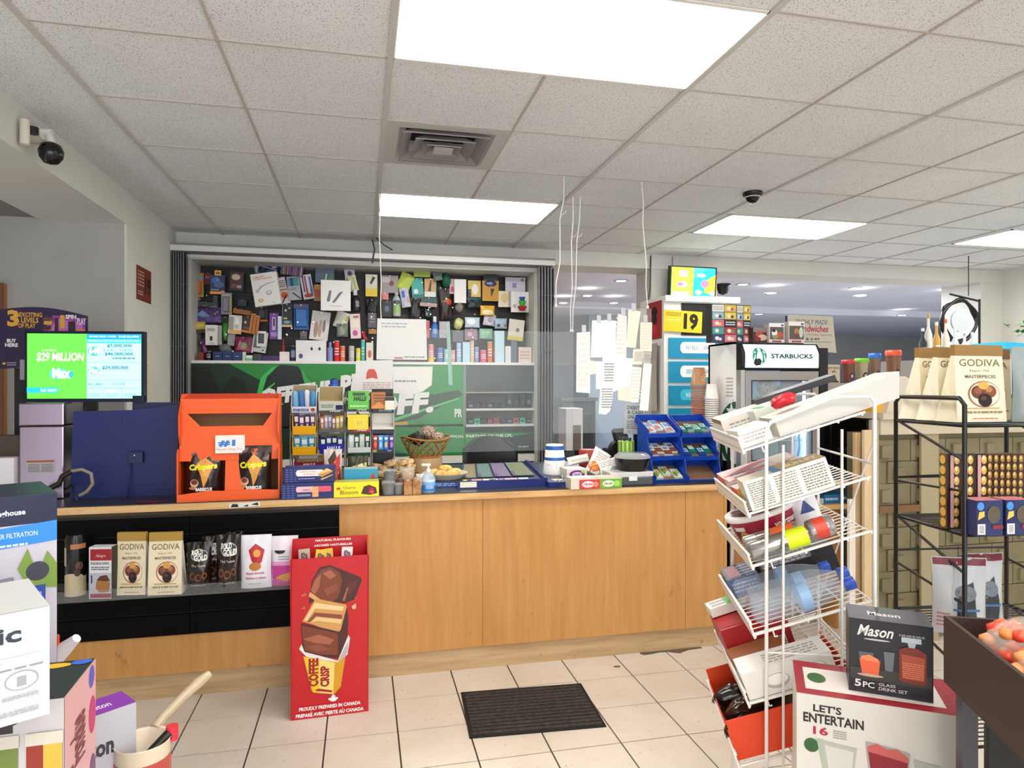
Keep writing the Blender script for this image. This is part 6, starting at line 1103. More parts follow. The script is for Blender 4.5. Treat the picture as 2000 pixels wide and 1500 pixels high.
q, wd, h = sh(175, 1068, 222, 3.24, .04); m = mb_box(wd, h, .05, '#e4e2e8', [('r', .06, .74, 1, .96, '#a01c28'), ('t', 'Allegro', .3, .79, .75, .86, '#e8b8b0', .01), ('t', 'FUDGE & CHOC', .08, .66, .9, .71, '#2a2424', .02), ('l', .1, .55, .9, .63, 2, '#5c5458'), ('r', 0, .12, 1, .5, '#b8bccc'), ('p', [(.3, .2), (.35, .36), (.7, .4), (.95, .3), (.9, .14), (.5, .12)], '#a8703c'), ('p', [(.35, .36), (.5, .44), (.8, .46), (.95, .34), (.7, .34)], '#5c3420'), ('r', .1, .3, .16, .46, '#2c3044'), ('r', .06, .02, 1, .1, '#8c1c26')], '#17120f'); place(m, 'chocolate_box', 'white fudge box with red label band on the acrylic shelf', 'box', q, -.16)
GA = lambda: [('t', 'GODIVA', .10, .84, .92, .95, '#7a6a44', .01), ('t', 'Belgium 1926', .3, .75, .7, .79, '#8c7a50', 0), ('t', 'MASTERPIECES', .2, .66, .82, .71, '#6a5a3c', .015), ('e', .56, .42, .32, .2, '#a8583c'), ('e', .57, .42, .30, .185, '#f0e2c8'), ('e', .44, .45, .14, .1, '#6a3626'), ('e', .44, .47, .08, .05, '#8c5440'), ('e', .68, .46, .13, .095, '#84482e'), ('e', .66, .49, .07, .045, '#b07a50'), ('e', .55, .55, .11, .06, '#d8a44c'), ('e', .57, .33, .14, .1, '#20100c'), ('e', .54, .36, .06, .03, '#5a3424'), ('r', .2, .2, .85, .215, '#b89c5c'), ('l', .15, .12, .9, .18, 1, '#8c7a50'), ('l', .3, .04, .8, .07, 1, '#b86a50')]
for k, (u0, u1, Y, a) in enumerate([(228, 290, 3.27, -.16), (290, 358, 3.24, -.08)]):
    q, wd, h = sh(u0, 1040, u1, Y, .06); place(mb_gusset(wd, h, .08, M('#efe2c2', .45), GA(), '#b08c3c', '#d8d2cc'), 'chocolate_bag', ['cream gold-topped chocolate bag left of its twin on the acrylic shelf', 'cream gold-topped chocolate bag next to the dark pretzel bags'][k], 'chocolate bag', q, a)
RG = lambda: [('e', .52, .74, .34, .12, '#c9c3a8'), ('e', .52, .74, .32, .105, '#142842'), ('t', 'ROLD', .22, .75, .66, .85, '#f2f2ea', .04), ('t', 'GOLD', .3, .63, .86, .75, '#f2f2ea', .04), ('t', 'Tiny Twists', .2, .5, .8, .56, '#c8b8a8', .02), ('e', .25, .33, .12, .08, '#6a3c20'), ('e', .5, .3, .14, .08, '#7a4a28'), ('e', .5, .3, .09, .05, '#20120c'), ('e', .25, .33, .07, .045, '#20120c'), ('e', .75, .34, .1, .07, '#7a4a28'), ('e', .75, .34, .06, .04, '#20120c'), ('l', .2, .12, .8, .18, 1, '#8c7c6c')]
for k, (u0, v0, u1, Y, a, lab) in enumerate([(356, 1062, 392, 3.33, .1, 'dark pretzel bag mostly hidden behind the cream chocolate bag'), (363, 1060, 412, 3.24, .05, 'dark brown pretzel bag in front, leftmost fully seen'), (392, 1048, 435, 3.34, .15, 'dark brown pretzel bag standing in the back row'), (420, 1045, 470, 3.23, -.05, 'dark brown pretzel bag touching the white candy pouch'), (440, 1040, 475, 3.35, .2, 'dark pretzel bag behind the rightmost pretzel bag')]):
    q, wd, h = sh(u0, v0, u1, Y, .04); place(mb_pouch(wd, h, .06, M('#1d110d', .22), RG(), None, .1, k), 'pretzel_bag', lab, 'pretzel bag', q, a)
q, wd, h = sh(467, 1046, 530, 3.24, .04); place(mb_pouch(wd, h, .05, M('#e6e6ee', .25), [('p', [(.28, .72), (.5, .84), (.8, .72), (.72, .5), (.55, .42), (.38, .52)], '#b8242c'), ('e', .55, .66, .12, .07, '#e8a040'), ('e', .5, .42, .2, .08, '#c07a34'), ('t', 'dipped almonds', .2, .26, .8, .32, '#b8485c', .02), ('t', 'blackberry pecan', .2, .17, .85, .23, '#b8485c', .02), ('l', .3, .08, .7, .12, 1, '#a8a8b4')], None, .04, 3), 'nut_pouch', 'silver-white nut pouch with red emblem on the acrylic shelf', 'pouch', q, -.03)
q, wd, h = sh(527, 1048, 582, 3.25, .04); place(mb_pouch(wd, h, .05, M('#e9e2ea', .3), [('r', .02, .0, .98, .42, '#c83a98'), ('p', [(.0, .42), (.3, .5), (.6, .42)], '#c83a98'), ('e', .35, .7, .2, .05, '#1a1a1c'), ('l', .3, .52, .7, .62, 2, '#8ca0b0'), ('p', [(.75, .35), (.98, .45), (.98, .72), (.85, .7)], '#a8622c'), ('p', [(.2, .18), (.6, .1), (.95, .22), (.9, .3), (.4, .24)], '#d8a04c'), ('r', .02, .72, .98, .98, '#efe6f0'), ('r', .02, .42, .98, .5, '#e0a0cc')], None, .04, 6), 'snack_pouch', 'pink and white snack pouch at the right end of the acrylic shelf', 'pouch', q, -.05)

# ------------------------------------------------------------------ red floor display
RD = M('#c4101e', .32); RDk = '#a80d1a'
q = Vector((-.142, 3.16, 0)); wdt, ht = .335, .98
t = thing('floor_display_bin', 'tall red cardboard display bin showing a chocolate wafer bar, on the tiles', 'display bin', q, .04); hw = wdt/2; fd = -.045; HF = .715
m = MB(); m.add([(-hw, fd, 0), (hw, fd, 0), (hw+.006, fd+.012, HF), (-hw-.006, fd+.012, HF)], [(0, 1, 2, 3)], RD); m.add([(-hw, fd+.003, 0), (hw, fd+.003, 0), (hw+.006, fd+.015, HF), (-hw-.006, fd+.015, HF)], [(3, 2, 1, 0)], '#8a5a40')
C1, C2, C3, C4 = '#4a1f14', '#7c3a24', '#a8604a', '#2c120c'
YL, YL2 = '#f0c424', '#d89c18'
def fr(x, y, l): return (-hw+wdt*x, fd+.012*y-l, HF*y)
art = [('p', [(.22, .72), (.26, .86), (.36, .94), (.5, .95), (.9, .86), (.92, .84), (.82, .72), (.66, .695), (.55, .70), (.35, .73)], C1), ('p', [(.23, .76), (.28, .86), (.38, .925), (.5, .94), (.62, .9), (.66, .84), (.6, .74), (.5, .71), (.35, .745)], C2), ('p', [(.25, .80), (.3, .86), (.38, .9), (.36, .82), (.3, .77)], C3), ('p', [(.4, .9), (.5, .92), (.58, .88), (.5, .86)], C3), ('p', [(.42, .8), (.58, .83), (.6, .79), (.46, .76)], '#8f4a34'), ('p', [(.7, .82), (.85, .845), (.84, .8), (.74, .75)], '#5f2a1c'), ('p', [(.66, .72), (.72, .8), (.74, .8), (.69, .715)], C3),
 ('p', [(.22, .765), (.24, .79), (.42, .72), (.62, .69), (.62, .675), (.45, .70), (.3, .735)], '#dca868'),
 ('p', [(.14, .61), (.3, .74), (.36, .74), (.7, .695), (.72, .68), (.68, .6), (.64, .53), (.55, .52), (.3, .58)], '#d49a58'), ('p', [(.17, .62), (.3, .72), (.68, .68), (.66, .655), (.3, .685), (.2, .61)], '#f0cf98'), ('p', [(.2, .605), (.3, .66), (.66, .63), (.65, .605), (.32, .635), (.24, .6)], '#8a4a30'), ('p', [(.24, .6), (.32, .63), (.65, .60), (.64, .575), (.34, .605)], '#eac58a'),
 ('p', [(.12, .6), (.3, .575), (.62, .525), (.64, .54), (.72, .68), (.74, .6), (.72, .45), (.6, .36), (.35, .38), (.15, .42)], C1), ('p', [(.13, .585), (.3, .56), (.6, .515), (.6, .38), (.36, .395), (.17, .43)], C2), ('p', [(.15, .5), (.35, .52), (.55, .48), (.5, .45), (.3, .47)], C3), ('p', [(.18, .45), (.35, .46), (.5, .42), (.34, .41)], '#8f4a34'),
 ('p', [(.1, .44), (.13, .47), (.17, .42), (.4, .38), (.6, .345), (.74, .5), (.76, .48), (.73, .38), (.62, .33), (.4, .35), (.2, .385)], '#e9e3e0'), ('p', [(.6, .34), (.73, .46), (.74, .4), (.64, .325)], '#b8b4bc'),
 ('p', [(.15, .395), (.42, .355), (.6, .335), (.7, .37), (.64, .18), (.6, .16), (.55, .135), (.29, .16), (.26, .17)], YL2), ('p', [(.16, .39), (.38, .36), (.37, .155), (.28, .165)], YL), ('p', [(.36, .362), (.56, .335), (.54, .14), (.36, .155)], '#f5d878'),
 ('p', [(.30, .178), (.33, .168), (.52, .15), (.53, .162), (.36, .182)], '#a8142a'), ('t', 'COFFEE', .22, .20, .35, .375, '#9c1422', .05, 0, 1), ('t', 'CRISP', .37, .19, .49, .32, '#9c1422', .05, 0, 1),
 ('p', [(.12, .775), (.18, .79), (.2, .77), (.14, .765)], '#b8683c'), ('p', [(.12, .69), (.17, .71), (.18, .685)], '#b8683c'), ('p', [(.78, .68), (.84, .7), (.84, .665), (.8, .66)], '#d8b088'), ('p', [(.82, .735), (.86, .74), (.84, .725)], '#b8683c')]
lf = [(0, .5), (.12, .28), (.22, .32), (.17, 0), (.3, .12), (.34, .02), (.5, .06), (.44, -.1), (.5, -.14), (.24, -.32), (.28, -.42), (.02, -.38), (.02, -.55)]
pts = [(.54+x*.13, .115+y*.05) for x, y in lf]+[(.54-x*.13, .115+y*.05) for x, y in reversed(lf[1:])]
art.append(('p', pts, '#f6f0ee')); art += [('t', 'PROUDLY PREPARED IN CANADA', .1, .055, .9, .078, '#f6f0ee', .04), ('t', 'PREPARE AVEC FIERTE AU CANADA', .06, .015, .94, .038, '#f6f0ee', .04), ('p', [(.245, .041), (.25, .041), (.262, .048), (.255, .048)], '#f6f0ee'), ('p', [(.655, .041), (.66, .041), (.672, .048), (.665, .048)], '#f6f0ee')]
m.art(fr, art); m.build('front_panel', t, label='red panel printed with the wafer bar')
m = MB()
for s in (-1, 1): m.prismx([(fd, 0), (fd+.012, HF), (.05, .755), (.07, .775), (.09, .77), (.09, 0)], s*hw-.002, s*hw+.002, RD)
m.build('side_panels', t)
HB = .78; m = MB(); m.box(-hw-.002, hw+.006, .086, .09, 0, HB, RD); m.art(lambda x, y, l: (-hw+wdt*x, .086-l, HF-.02+(HB-HF+.02)*y), [('t', 'NATURAL FLAVOURS', .3, .78, .78, .9, '#f6f0ee', .04), ('t', 'AROMES NATURELLES', .28, .5, .8, .62, '#f6f0ee', .04)]); m.build('back_panel', t)
MB().box(-hw+.003, hw-.003, fd+.015, .085, .58, .585, RDk).build('inner_floor', t)
RM = Matrix.Rotation(.04, 4, 'Z')
for k, (x, c, a_, lab) in enumerate([(-.06, '#f0c424', .3, 'yellow wafer bar with purple print sticking up inside the red bin'), (.0, '#e8bc2a', -.2, 'yellow wafer bar leaning right inside the red bin'), (.07, '#efe6dc', .1, 'cream wafer bar wrapper at the right of the red bin'), (-.11, '#c8b89c', -.1, 'tan wafer bar at the left inside the red bin')]):
    m = mb_box(.05, .15, .015, c, [('t', 'CRISP', .2, .5, .8, .9, '#6a2a5c', .04, 0, 1)]); place(m, 'chocolate_bar', lab, 'chocolate bar', q+RM @ Vector((x, .02+.01*k, .586)), (-.15, a_*.5, .04))
# ------------------------------------------------------------------ display fridge and what stands on it
FY = 3.56; a, b = at(1447, 900, FY), at(1600, 900, FY); fw = b.x-a.x; fh = at(1520, 668, FY).z-CT; fdp = .38
t = thing('display_fridge', 'white countertop display fridge with illuminated coffee-brand header', 'fridge', ((a.x+b.x)/2, FY, CT))
hw = fw/2; zf = lambda v: at(1520, v, FY).z-CT
sideart = None
m = MB()
m.box(-hw, -hw+.02, .05, fdp, .02, fh, M('#fbfcfb', .35)); m.box(hw-.02, hw, .05, fdp, .02, fh, BLK); m.box(-hw, hw, fdp-.02, fdp, .02, fh, M('#d9d9d9', .4)); m.box(-hw, hw, .05, fdp, fh-.012, fh, BLK); m.box(-hw, hw, .05, fdp, .02, .09, GREY)
sf = lambda x, y, l: (-hw-l, fdp-(fdp-.05)*x, .02+(fh-.02)*y)
pts = lambda cx, cy, r, n=36, sx=1.0: [(cx+r*math.cos(2*PI*i/n)/((fdp-.05)), cy+r*math.sin(2*PI*i/n)/(fh-.02)) for i in range(n)]
star = [(.84+(.065 if i % 2 == 0 else .026)*math.cos(PI/2+PI*i/5)/(fdp-.05), .47+(.065 if i % 2 == 0 else .026)*math.sin(PI/2+PI*i/5)/(fh-.02)) for i in range(10)]
m.art(sf, [('p', [(min(p[0], .99), p[1]) for p in pts(1.0, .3, .2, 48)], '#0e5a3c'), ('p', star, '#f4f6f4'), ('p', [(min(p[0], .99), p[1]) for p in pts(1.0, .24, .13, 48)], '#f0f4f2'), ('p', [(.4, .03), (.46, .2), (.42, .3), (.52, .34), (.5, .18), (.56, .03)], '#0f2a22'), ('p', [(.66, .03), (.72, .2), (.68, .32), (.78, .3), (.8, .14), (.8, .03)], '#0f2a22'), ('l', .66, .58, .9, .74, 6, '#b4b8b8'), ('e', .9, .56, .012, .006, '#2a2a2a')])
m.build('cabinet_body', t)
m = MB(); zh0, zh1 = zf(723), fh
prof = [(.05, zh0), (.002, zh0), (-.012, zh0+.02), (-.014, zh0+(zh1-zh0)*.5), (.0, zh1-.035), (.022, zh1-.008), (.05, zh1)]
m.prismx(prof, -hw, hw, BLK); m.build('header_frame', t)
def hf(x, y, l):
    z = zh0+.014+(zh1-zh0-.03)*y; k = (z-zh0)/(zh1-zh0); yy = -.012-.004*math.sin(PI*min(k*1.2, 1))+max(0, k-.62)*.09
    return (-hw+.018+(fw-.036)*x, yy-.003-l, z)
LG = lambda c: M(c, .4, 0, .95)
m = MB(); m.grid(lambda a, b: hf(a, b, 0), 12, 8, LG('#d3eef2')); GRN = LG('#0e6a4c')
m.art(hf, [('e', .19, .5, .105, .40, GRN), ('e', .19, .5, .1, .385, LG('#e4f6f4')), ('e', .19, .5, .095, .365, GRN), ('p', [(.155, .2), (.15, .45), (.16, .62), (.175, .72), (.19, .76), (.205, .72), (.22, .62), (.23, .45), (.225, .2), (.19, .12)], LG('#e4f6f4')), ('p', [(.165, .78), (.175, .73), (.205, .73), (.215, .78), (.2, .82), (.19, .87), (.18, .82)], LG('#e4f6f4')), ('e', .178, .58, .006, .015, GRN), ('e', .202, .58, .006, .015, GRN), ('r', .184, .46, .196, .475, GRN), ('p', [(.11, .3), (.125, .55), (.135, .55), (.125, .3)], LG('#e4f6f4')), ('p', [(.27, .3), (.255, .55), (.245, .55), (.255, .3)], LG('#e4f6f4')), ('p', [(.11, .18), (.12, .36), (.19, .40), (.22, .28), (.2, .12), (.14, .08)], M('#17201f', .5)), ('t', 'STARBUCKS', .34, .40, .91, .60, M('#1c3a3a', .5), .035)], True)
m.build('lit_header_sign', t, label='illuminated pale sign with round green emblem')
DF = M('#a19b98', .35, .5); x0, x1, z0, z1 = -hw+.03, hw-.004, .06, zh0-.006; gx0, gx1, gz0, gz1 = x0+.045, x1-.05, z0+.05, z1-.06
m = MB()
for r in ((x0, gx0, z0, z1), (gx1, x1, z0, z1), (gx0, gx1, z0, gz0), (gx0, gx1, gz1, z1)): m.box(r[0], r[1], .0, .045, r[2], r[3], DF)
for r in ((gx0-.006, gx0, gz0-.006, gz1+.006), (gx1, gx1+.006, gz0-.006, gz1+.006), (gx0, gx1, gz0-.006, gz0), (gx0, gx1, gz1, gz1+.006)): m.box(r[0], r[1], -.001, .0, r[2], r[3], '#15151a')
dr = m.build('door', t); MB().box(gx0, gx1, .012, .016, gz0, gz1, GLASS).build('glass_pane', dr); MB().box(-hw, -hw+.027, .0, .05, .02, zh0, M('#b9b6b4', .3, .6)).build('hinge_post', t); MB().box(-hw+.005, hw, .01, .05, 0, .055, M('#3a3a3c', .5)).build('base_grille', t)
m = MB(); m.box(gx0-.02, gx1+.02, fdp-.04, fdp-.03, .09, fh-.13, M('#5d7ea0', .5, 0, .5)); m.box(gx1-.012, gx1+.004, .06, .07, gz0, gz1, M('#cfeaff', .4, 0, 3)); m.build('lit_interior', t)
for v in (806, 862): MB().box(-hw+.02, hw-.02, .06, fdp-.05, zf(v)-.004, zf(v), M('#a8c4d8', .2)).build('inner_shelf', t)
def inf(cat, nm, lab, u, v, sh, col, kind, w_=.05, h_=.16, y=.14, art=()):
    p = at(u, v, FY+y); z = CT+zf(sh) if sh else CT+.09
    loc = (p.x, FY+y, z)
    if kind == 'lump': m = MB(); lumpy(m, (0, 0, h_/2), w_, w_*.8, h_/2, col, int(u), .15)
    elif kind == 'box': m = mb_box(w_, h_, .05, col, art)
    else: m = MB(); r = w_/2; m.lathe([(r, 0), (r, h_*.6), (r*.45, h_*.8), (r*.4, h_)], col, 14)
    place(m, nm, lab, cat, loc)
inf('pastry', 'popcorn_cake', 'crumbly nut-coated cake on the top shelf inside the fridge', 1495, 765, 772, NUT, 'lump', .06, .1, .12); inf('pastry', 'pastry_pack', 'wrapped dark pastry at the middle of the fridge top shelf', 1530, 768, 772, M('#5a5f68', .3), 'lump', .05, .06, .14); inf('pastry', 'pastry_pack', 'wrapped dark pastry at the right of the fridge top shelf', 1560, 768, 772, M('#3c4450', .3), 'lump', .045, .06, .14)
for k, (u, c, lab) in enumerate([(1478, '#1c2c5c', 'navy drink bottle at the lower left inside the fridge'), (1494, '#1f3f80', 'blue drink bottle second in the fridge bottom row'), (1508, '#1f7a34', 'green drink bottle in the fridge bottom row'), (1526, '#20284c', 'dark blue cola bottle in the fridge bottom row'), (1541, '#6a3048', 'maroon drink bottle in the fridge bottom row')]): inf('bottle', 'drink_bottle', lab, u, 900, None, c, 'bot', .045, .2, .12)
inf('panel', 'picture_panel', 'pale blue panel with white and blue coffee emblem waves inside the fridge', 1564, 900, None, M('#7fb8e8', .4, 0, .8), 'box', .11, .25, .1, [('e', .5, .72, .22, .16, M('#d8eefc', .4, 0, .9)), ('e', .42, .74, .04, .015, '#2f5f98'), ('e', .58, .74, .04, .015, '#2f5f98'), ('p', [(.05, .1), (.2, .4), (.1, .7), (.3, .9), (.25, .6), (.3, .3), (.2, .1)], '#3f78b8'), ('p', [(.95, .1), (.8, .4), (.9, .7), (.7, .9), (.75, .6), (.7, .3), (.8, .1)], '#3f78b8'), ('r', .45, .62, .55, .64, '#2f5f98')])
m = mb_box(.05, .19, .05, '#c8d4e0', [('p', [(0, .1*i), (1, .1*i+.14), (1, .1*i+.2), (0, .1*i+.06)], '#39587c') for i in range(8)]); place(m, 'striped_carton', 'grey-blue diagonally striped carton before the fridge emblem panel', 'carton', (at(1549, 900, FY+.14).x-.01, FY+.18, CT+.09))
# boxes on the fridge
TZ = CT+fh
def adv(u0, v0, u1, Y, art, lab, nm, col, rot=0, d=.06, dz=0): q, wd, h = on(u0, v0, u1, Y, d, TZ+dz); place(mb_box(wd, h, d, col, art), nm, lab, 'box', q, rot)
pal = [['#e8e6e0', '#8fb8cc', '#d86a78', '#3f9a98', '#26406c'], ['#d8b83c', '#e0c04c', '#1e2a34', '#b83440', '#e07884']]
ca = []
for c in (0, 1):
    for r in range(5):
        x0, x1, y0, y1 = .04+.47*c, .5+.46*c, .80-.195*r, .98-.195*r; ca.append(('r', x0, y0, x1, y1, pal[c][r]))
        if (c, r) == (0, 0): ca.append(('l', x0+.04, y0+.03, x1-.04, y1-.03, 3, '#8a8680'))
        elif (c, r) == (1, 2): ca.append(('l', x0+.04, y0+.03, x1-.04, y1-.03, 2, '#e8ecee'))
        else: ca += [('e', (x0+x1)/2-.05, (y0+y1)/2, .08, .05, ['#f0e6d8', '#e8e0d4'][r % 2]), ('e', (x0+x1)/2+.07, (y0+y1)/2-.02, .06, .04, ['#c84848', '#3c3c48', '#e8c060', '#58a068', '#e8d8d0'][r])]
adv(1389, 594, 1439, FY+.12, ca, 'tall multicoloured grid-pattern carton standing on the left of the fridge top', 'advent_box', '#2a2524', .0); adv(1436, 596, 1466, FY+.15, ca[:], 'second tall multicoloured carton half hidden behind the first on the fridge', 'advent_box', '#2a2524', .0)
bar_ = lambda c: [('r', 0, .80, 1, 1, '#efe9e6'), ('r', .78, .84, .95, .93, '#6c5458'), ('r', .0, 0, 1, .16, '#eadcd8'), ('r', .2, .04, .8, .12, '#a8403c'), ('r', .06, .18, .94, .8, '#5a5650')]+c
adv(1470, 640, 1501, FY+.1, [('r', 0, .7, 1, 1, '#8a7874'), ('e', .4, .55, .25, .2, '#b84438'), ('e', .6, .35, .3, .2, '#d8b8a0'), ('e', .3, .25, .2, .15, '#8a2c28')], 'dark red figurine box left of the two white-topped boxes on the fridge', 'toy_box', '#4a2c28', .05)
adv(1502, 631, 1532, FY+.08, bar_([('e', .35, .5, .18, .18, '#e8e4dc'), ('e', .7, .4, .2, .16, '#c8502c'), ('e', .4, .3, .2, .1, '#8a9a6c'), ('e', .3, .62, .12, .08, '#20201f')]), 'white-topped window toy box in the middle of the fridge top', 'toy_box', '#cfc8c4', 0)
adv(1540, 628, 1571, FY+.08, bar_([('e', .5, .55, .16, .14, '#b87a3c'), ('p', [(.3, .2), (.5, .5), (.65, .2)], '#7a4030'), ('e', .78, .5, .13, .25, '#c8d0c4')]), 'white-topped window toy box at the right of the fridge top', 'toy_box', '#c4bcb4', 0)
q, wd, h = spot(1545, 612, 1648, 688, FY+.33); m = MB(); m.prism([(-wd/2+.015, h-.005), (-wd/2+.015, .03), (wd/2+.0, 0), (wd/2-.03, h-.012)], -.002, .002, '#c5bfae'); m.art(lambda x, y, l: (-wd/2+.015+(wd-.03)*x, -.002-l, h*y), [('t', 'FRESHLY MADE', .18, .74, .84, .86, '#3a4a68', 0, .03), ('t', 'Sandwiches', .22, .54, .86, .72, '#b0384a', .02, .03), ('t', 'IN STORE SINCE', .3, .44, .94, .49, '#a86a78', 0), ('t', '$ 6.49', .4, .32, .68, .39, '#333a44', .02), ('r', .1, .28, .93, .29, '#5a5a60'), ('r', -.03, .7, .02, .95, '#1c2a5c')])
place(m, 'handwritten_sign', 'grey card sign hand-lettered with freshly made sandwiches beside the fridge top', 'sign', (q.x, FY+.40, q.z))
a_, b_ = at(1601, 700, FY+.2), at(1617, 930, FY+.2)
m = mb_box(b_.x-a_.x, TZ-CT-.02, .2, '#14121c', [('r', 0, 0, 1, 1, '#17131f')]); place(m, 'black_cabinet', 'tall narrow black cabinet standing right behind the fridge', 'cabinet', ((a_.x+b_.x)/2+.0, FY+.30, CT))
# microwave / coffee machine, framed sign
q, wd, h = on(1622, 822, 1694, 3.7, .3); t = thing('coffee_machine', 'black coffee machine behind the white wire rack', 'coffee machine', q)
MB().box(-wd/2, wd/2, -.15, .15, 0, h, M('#0c0b0d', .3)).build('body', t, bev=.006)
m = MB(); m.box(-wd*.32, wd*.3, -.154, -.15, h*.25, h*.9, M('#17171a', .15)); m.build('front_panel', t); MB().box(-wd*.3, wd*.28, -.16, -.15, h*.42, h*.48, M('#57575c', .3, .6)).build('handle', t)
for k in range(3): MB().lathe([(.012, 0), (.01, .012)], M('#a89a6c', .3), 12, -wd*.1+.0*k, -(h*.55+.07*k), -.166, axis='y').build('knob', t)
zs = CT+h
m = mb_box(.34, .03, .3, '#26262a'); place(m, 'black_tray', 'flat black tray on the coffee machine', 'tray', (q.x+.02, 3.86, zs))
q, wd, h = on(1596, 748, 1660, 3.8, .02, zs+.03); m = mb_box(wd, h, .01, '#a9a59e', [('e', .35, .6, .2, .15, '#8a867e'), ('e', .75, .7, .1, .12, '#8a867e'), ('l', .1, .2, .9, .4, 2, '#8f8a82')]); place(m, 'grey_poster', 'plain grey card with faint sketches under the hot dog sign', 'card', q)
# cups with lids on the grey warmer
q, wd, h = on(1640, 745, 1745, 4.25, .3, 1.18); zw = 1.18+h
t = thing('cup_warmer', 'dark grey appliance box carrying the coloured-lid cups', 'appliance', (q.x, q.y, 0)); MB().box(-wd/2, wd/2, -.15, .15, 1.1, zw, M('#3a3839', .4)).build('body', t); MB().box(-wd/2+.05, wd/2-.05, -.1, .1, 0, 1.1, M('#4c4a48', .5)).build('pedestal', t); MB().box(wd*.22, wd*.4, -.153, -.15, zw-.08, zw-.03, '#18181a').build('display', t)
for k, (u, v0, c, b, rr) in enumerate([(1657, 703, '#d8383c', '#7a4434', 30), (1683, 700, '#7cd03c', '#b8a888', 31), (1709, 690, '#2f74d8', '#8a6a58', 27), (1745, 684, '#f0603c', '#8c5c44', 34)]):
    q = at(u, 745, 4.3); r = rr/2*q.y/1300*1.0; hh = at(u, v0, 4.3).z-zw
    t = thing('lidded_cup', 'brown paper cup with %s lid on the grey appliance' % ['red', 'lime green', 'blue', 'orange'][k], 'cup', (q.x, 4.3, zw))
    m = MB(); m.lathe([(r*.72, 0), (r*.93, hh*.84)], b, 20); m.art(lambda x, y, l: ((r*(.74+.2*y)+l)*math.cos(-PI/2+(x-.5)*2), (r*(.74+.2*y)+l)*math.sin(-PI/2+(x-.5)*2), hh*.8*y), [('e', .5, .3, .25, .2, '#3a2c2a'), ('e', .5, .3, .12, .1, '#cfc8c0')], True); m.build('cup', t)
    MB().lathe([(r, hh*.82), (r*1.02, hh*.9), (r*.92, hh), (.001, hh*.98)], c, 20).build('lid', t)
q, wd, h = spot(1618, 712, 1644, 749, 4.1); m = mb_box(wd, h, .004, '#d6c3a8', [('t', 'HOT DOG', .05, .76, .95, .88, '#4c3428', .03), ('t', '$4.-', .4, .56, .75, .7, '#7a3428', .04), ('p', [(.1, .1), (.15, .35), (.4, .45), (.6, .4), (.6, .2), (.9, .12), (.9, .05), (.2, .05)], '#3c2a26')]); place(m, 'price_sign', 'beige hot dog price sign beside the red-lidded cup', 'sign', (q.x, 4.12, q.z), 0); m = MB(); m.box(-.01, .01, -.006, .006, 0, q.z+.03, '#333333'); m.box(-.05, .05, -.03, .03, 0, .008, '#333333'); place(m, 'sign_stand', 'thin stand behind the beige hot dog price sign', 'stand', (q.x, 4.13, 0))
# yellow and white boxes on the half wall ledge
q, wd, h = on(1712, 757, 1740, 3.24, .1, zt_ if False else at(1750, 806, 3.25).z)
LZ = at(1750, 806, 3.25).z
q, wd, h = on(1706, 757, 1735, 3.3, .1, LZ); place(mb_box(wd, h, .12, '#e9b41c'), 'yellow_box', 'plain yellow box at the left end of the half wall ledge', 'box', q, -.1)
q, wd, h = on(1728, 735, 1790, 3.26, .1, LZ); m = MB(); m.prism([(-wd/2, 0), (wd/2, 0), (wd/2, h*.8), (wd*.1, h), (-wd*.2, h*.9)], -.06, .06, M('#d8cbb8', .6)); place(m, 'white_bag', 'cream sack standing on the ledge behind the chocolate bags', 'bag', q)
# decoration by the right wall: bottles and wreath
t = thing('wire_wreath', 'dark round wire wreath on a black bracket far right', 'wreath', (at(1893, 625, 5.3).x, 5.4, at(1893, 625, 5.3).z))
for k in range(3): MB().tube([((.20+.015*math.sin(a*(3+k)+k))*math.cos(a), .01*k, (.20+.015*math.cos(a*4+k))*math.sin(a)) for a in [2*PI*i/28 for i in range(28)]], .016, BLK, 6, True).build('vine_ring', t)
MB().tube([(.23, 0, .22), (.23, 0, -.3)], .012, BLK, 6).tube([(-.12, 0, .26), (.23, 0, .2)], .01, BLK, 6).tube([(.1, .0, .25), (.1, .0, 1.2)], .005, BLK, 6).build('bracket', t)
m = MB(); m.lathe([(.11, -.01), (.11, .01)], M('#b8c0c8', .2), 24, axis='y'); m.build('centre_disc', t)
ta = thing('tall_cabinet', 'grey cabinet under the bottles near the right wall', 'cabinet', (at(1860, 700, 5.2).x, 5.35, 0)); MB().box(-.5, .45, -.2, .2, 0, at(1860, 705, 5.2).z, M('#8f8a86', .6)).build('body', ta); bz2 = at(1860, 705, 5.2).z
for k, (u, v0, c, c2) in enumerate([(1811, 640, '#20262c', '#d8dcd8'), (1822, 612, '#d8d4cc', '#b8924c'), (1838, 628, '#c89a50', '#e8e0d4'), (1856, 622, '#e0d8cc', '#c0603c'), (1874, 640, '#ccd4dc', '#e8e8ea'), (1893, 650, '#dcdfe4', '#a8b0b8'), (1908, 648, '#b8c4d0', '#e0e4e8')]):
    q = at(u, 705, 5.15); h = at(u, v0, 5.15).z-bz2; r = .032; m = MB(); m.lathe([(r, 0), (r, h*.55), (r*.35, h*.72), (r*.35, h*.92)], c, 14); m.lathe([(r*.42, h*.9), (r*.42, h)], c2, 10); m.art(lambda x, y, l: ((r+l)*math.cos(-PI/2+(x-.5)*2), (r+l)*math.sin(-PI/2+(x-.5)*2), h*.1+h*.3*y), [('r', 0, 0, 1, 1, '#e9e4da')], True)
    place(m, 'glass_bottle', '%s bottle by the wreath, %s' % (['dark', 'white tall', 'amber', 'cream', 'silvery', 'clear', 'pale blue'][k], ['leftmost of the row', 'second of seven', 'third of seven', 'middle of the row', 'below the wreath centre', 'sixth of seven', 'rightmost'][k]), 'bottle', (q.x, 5.2, bz2))
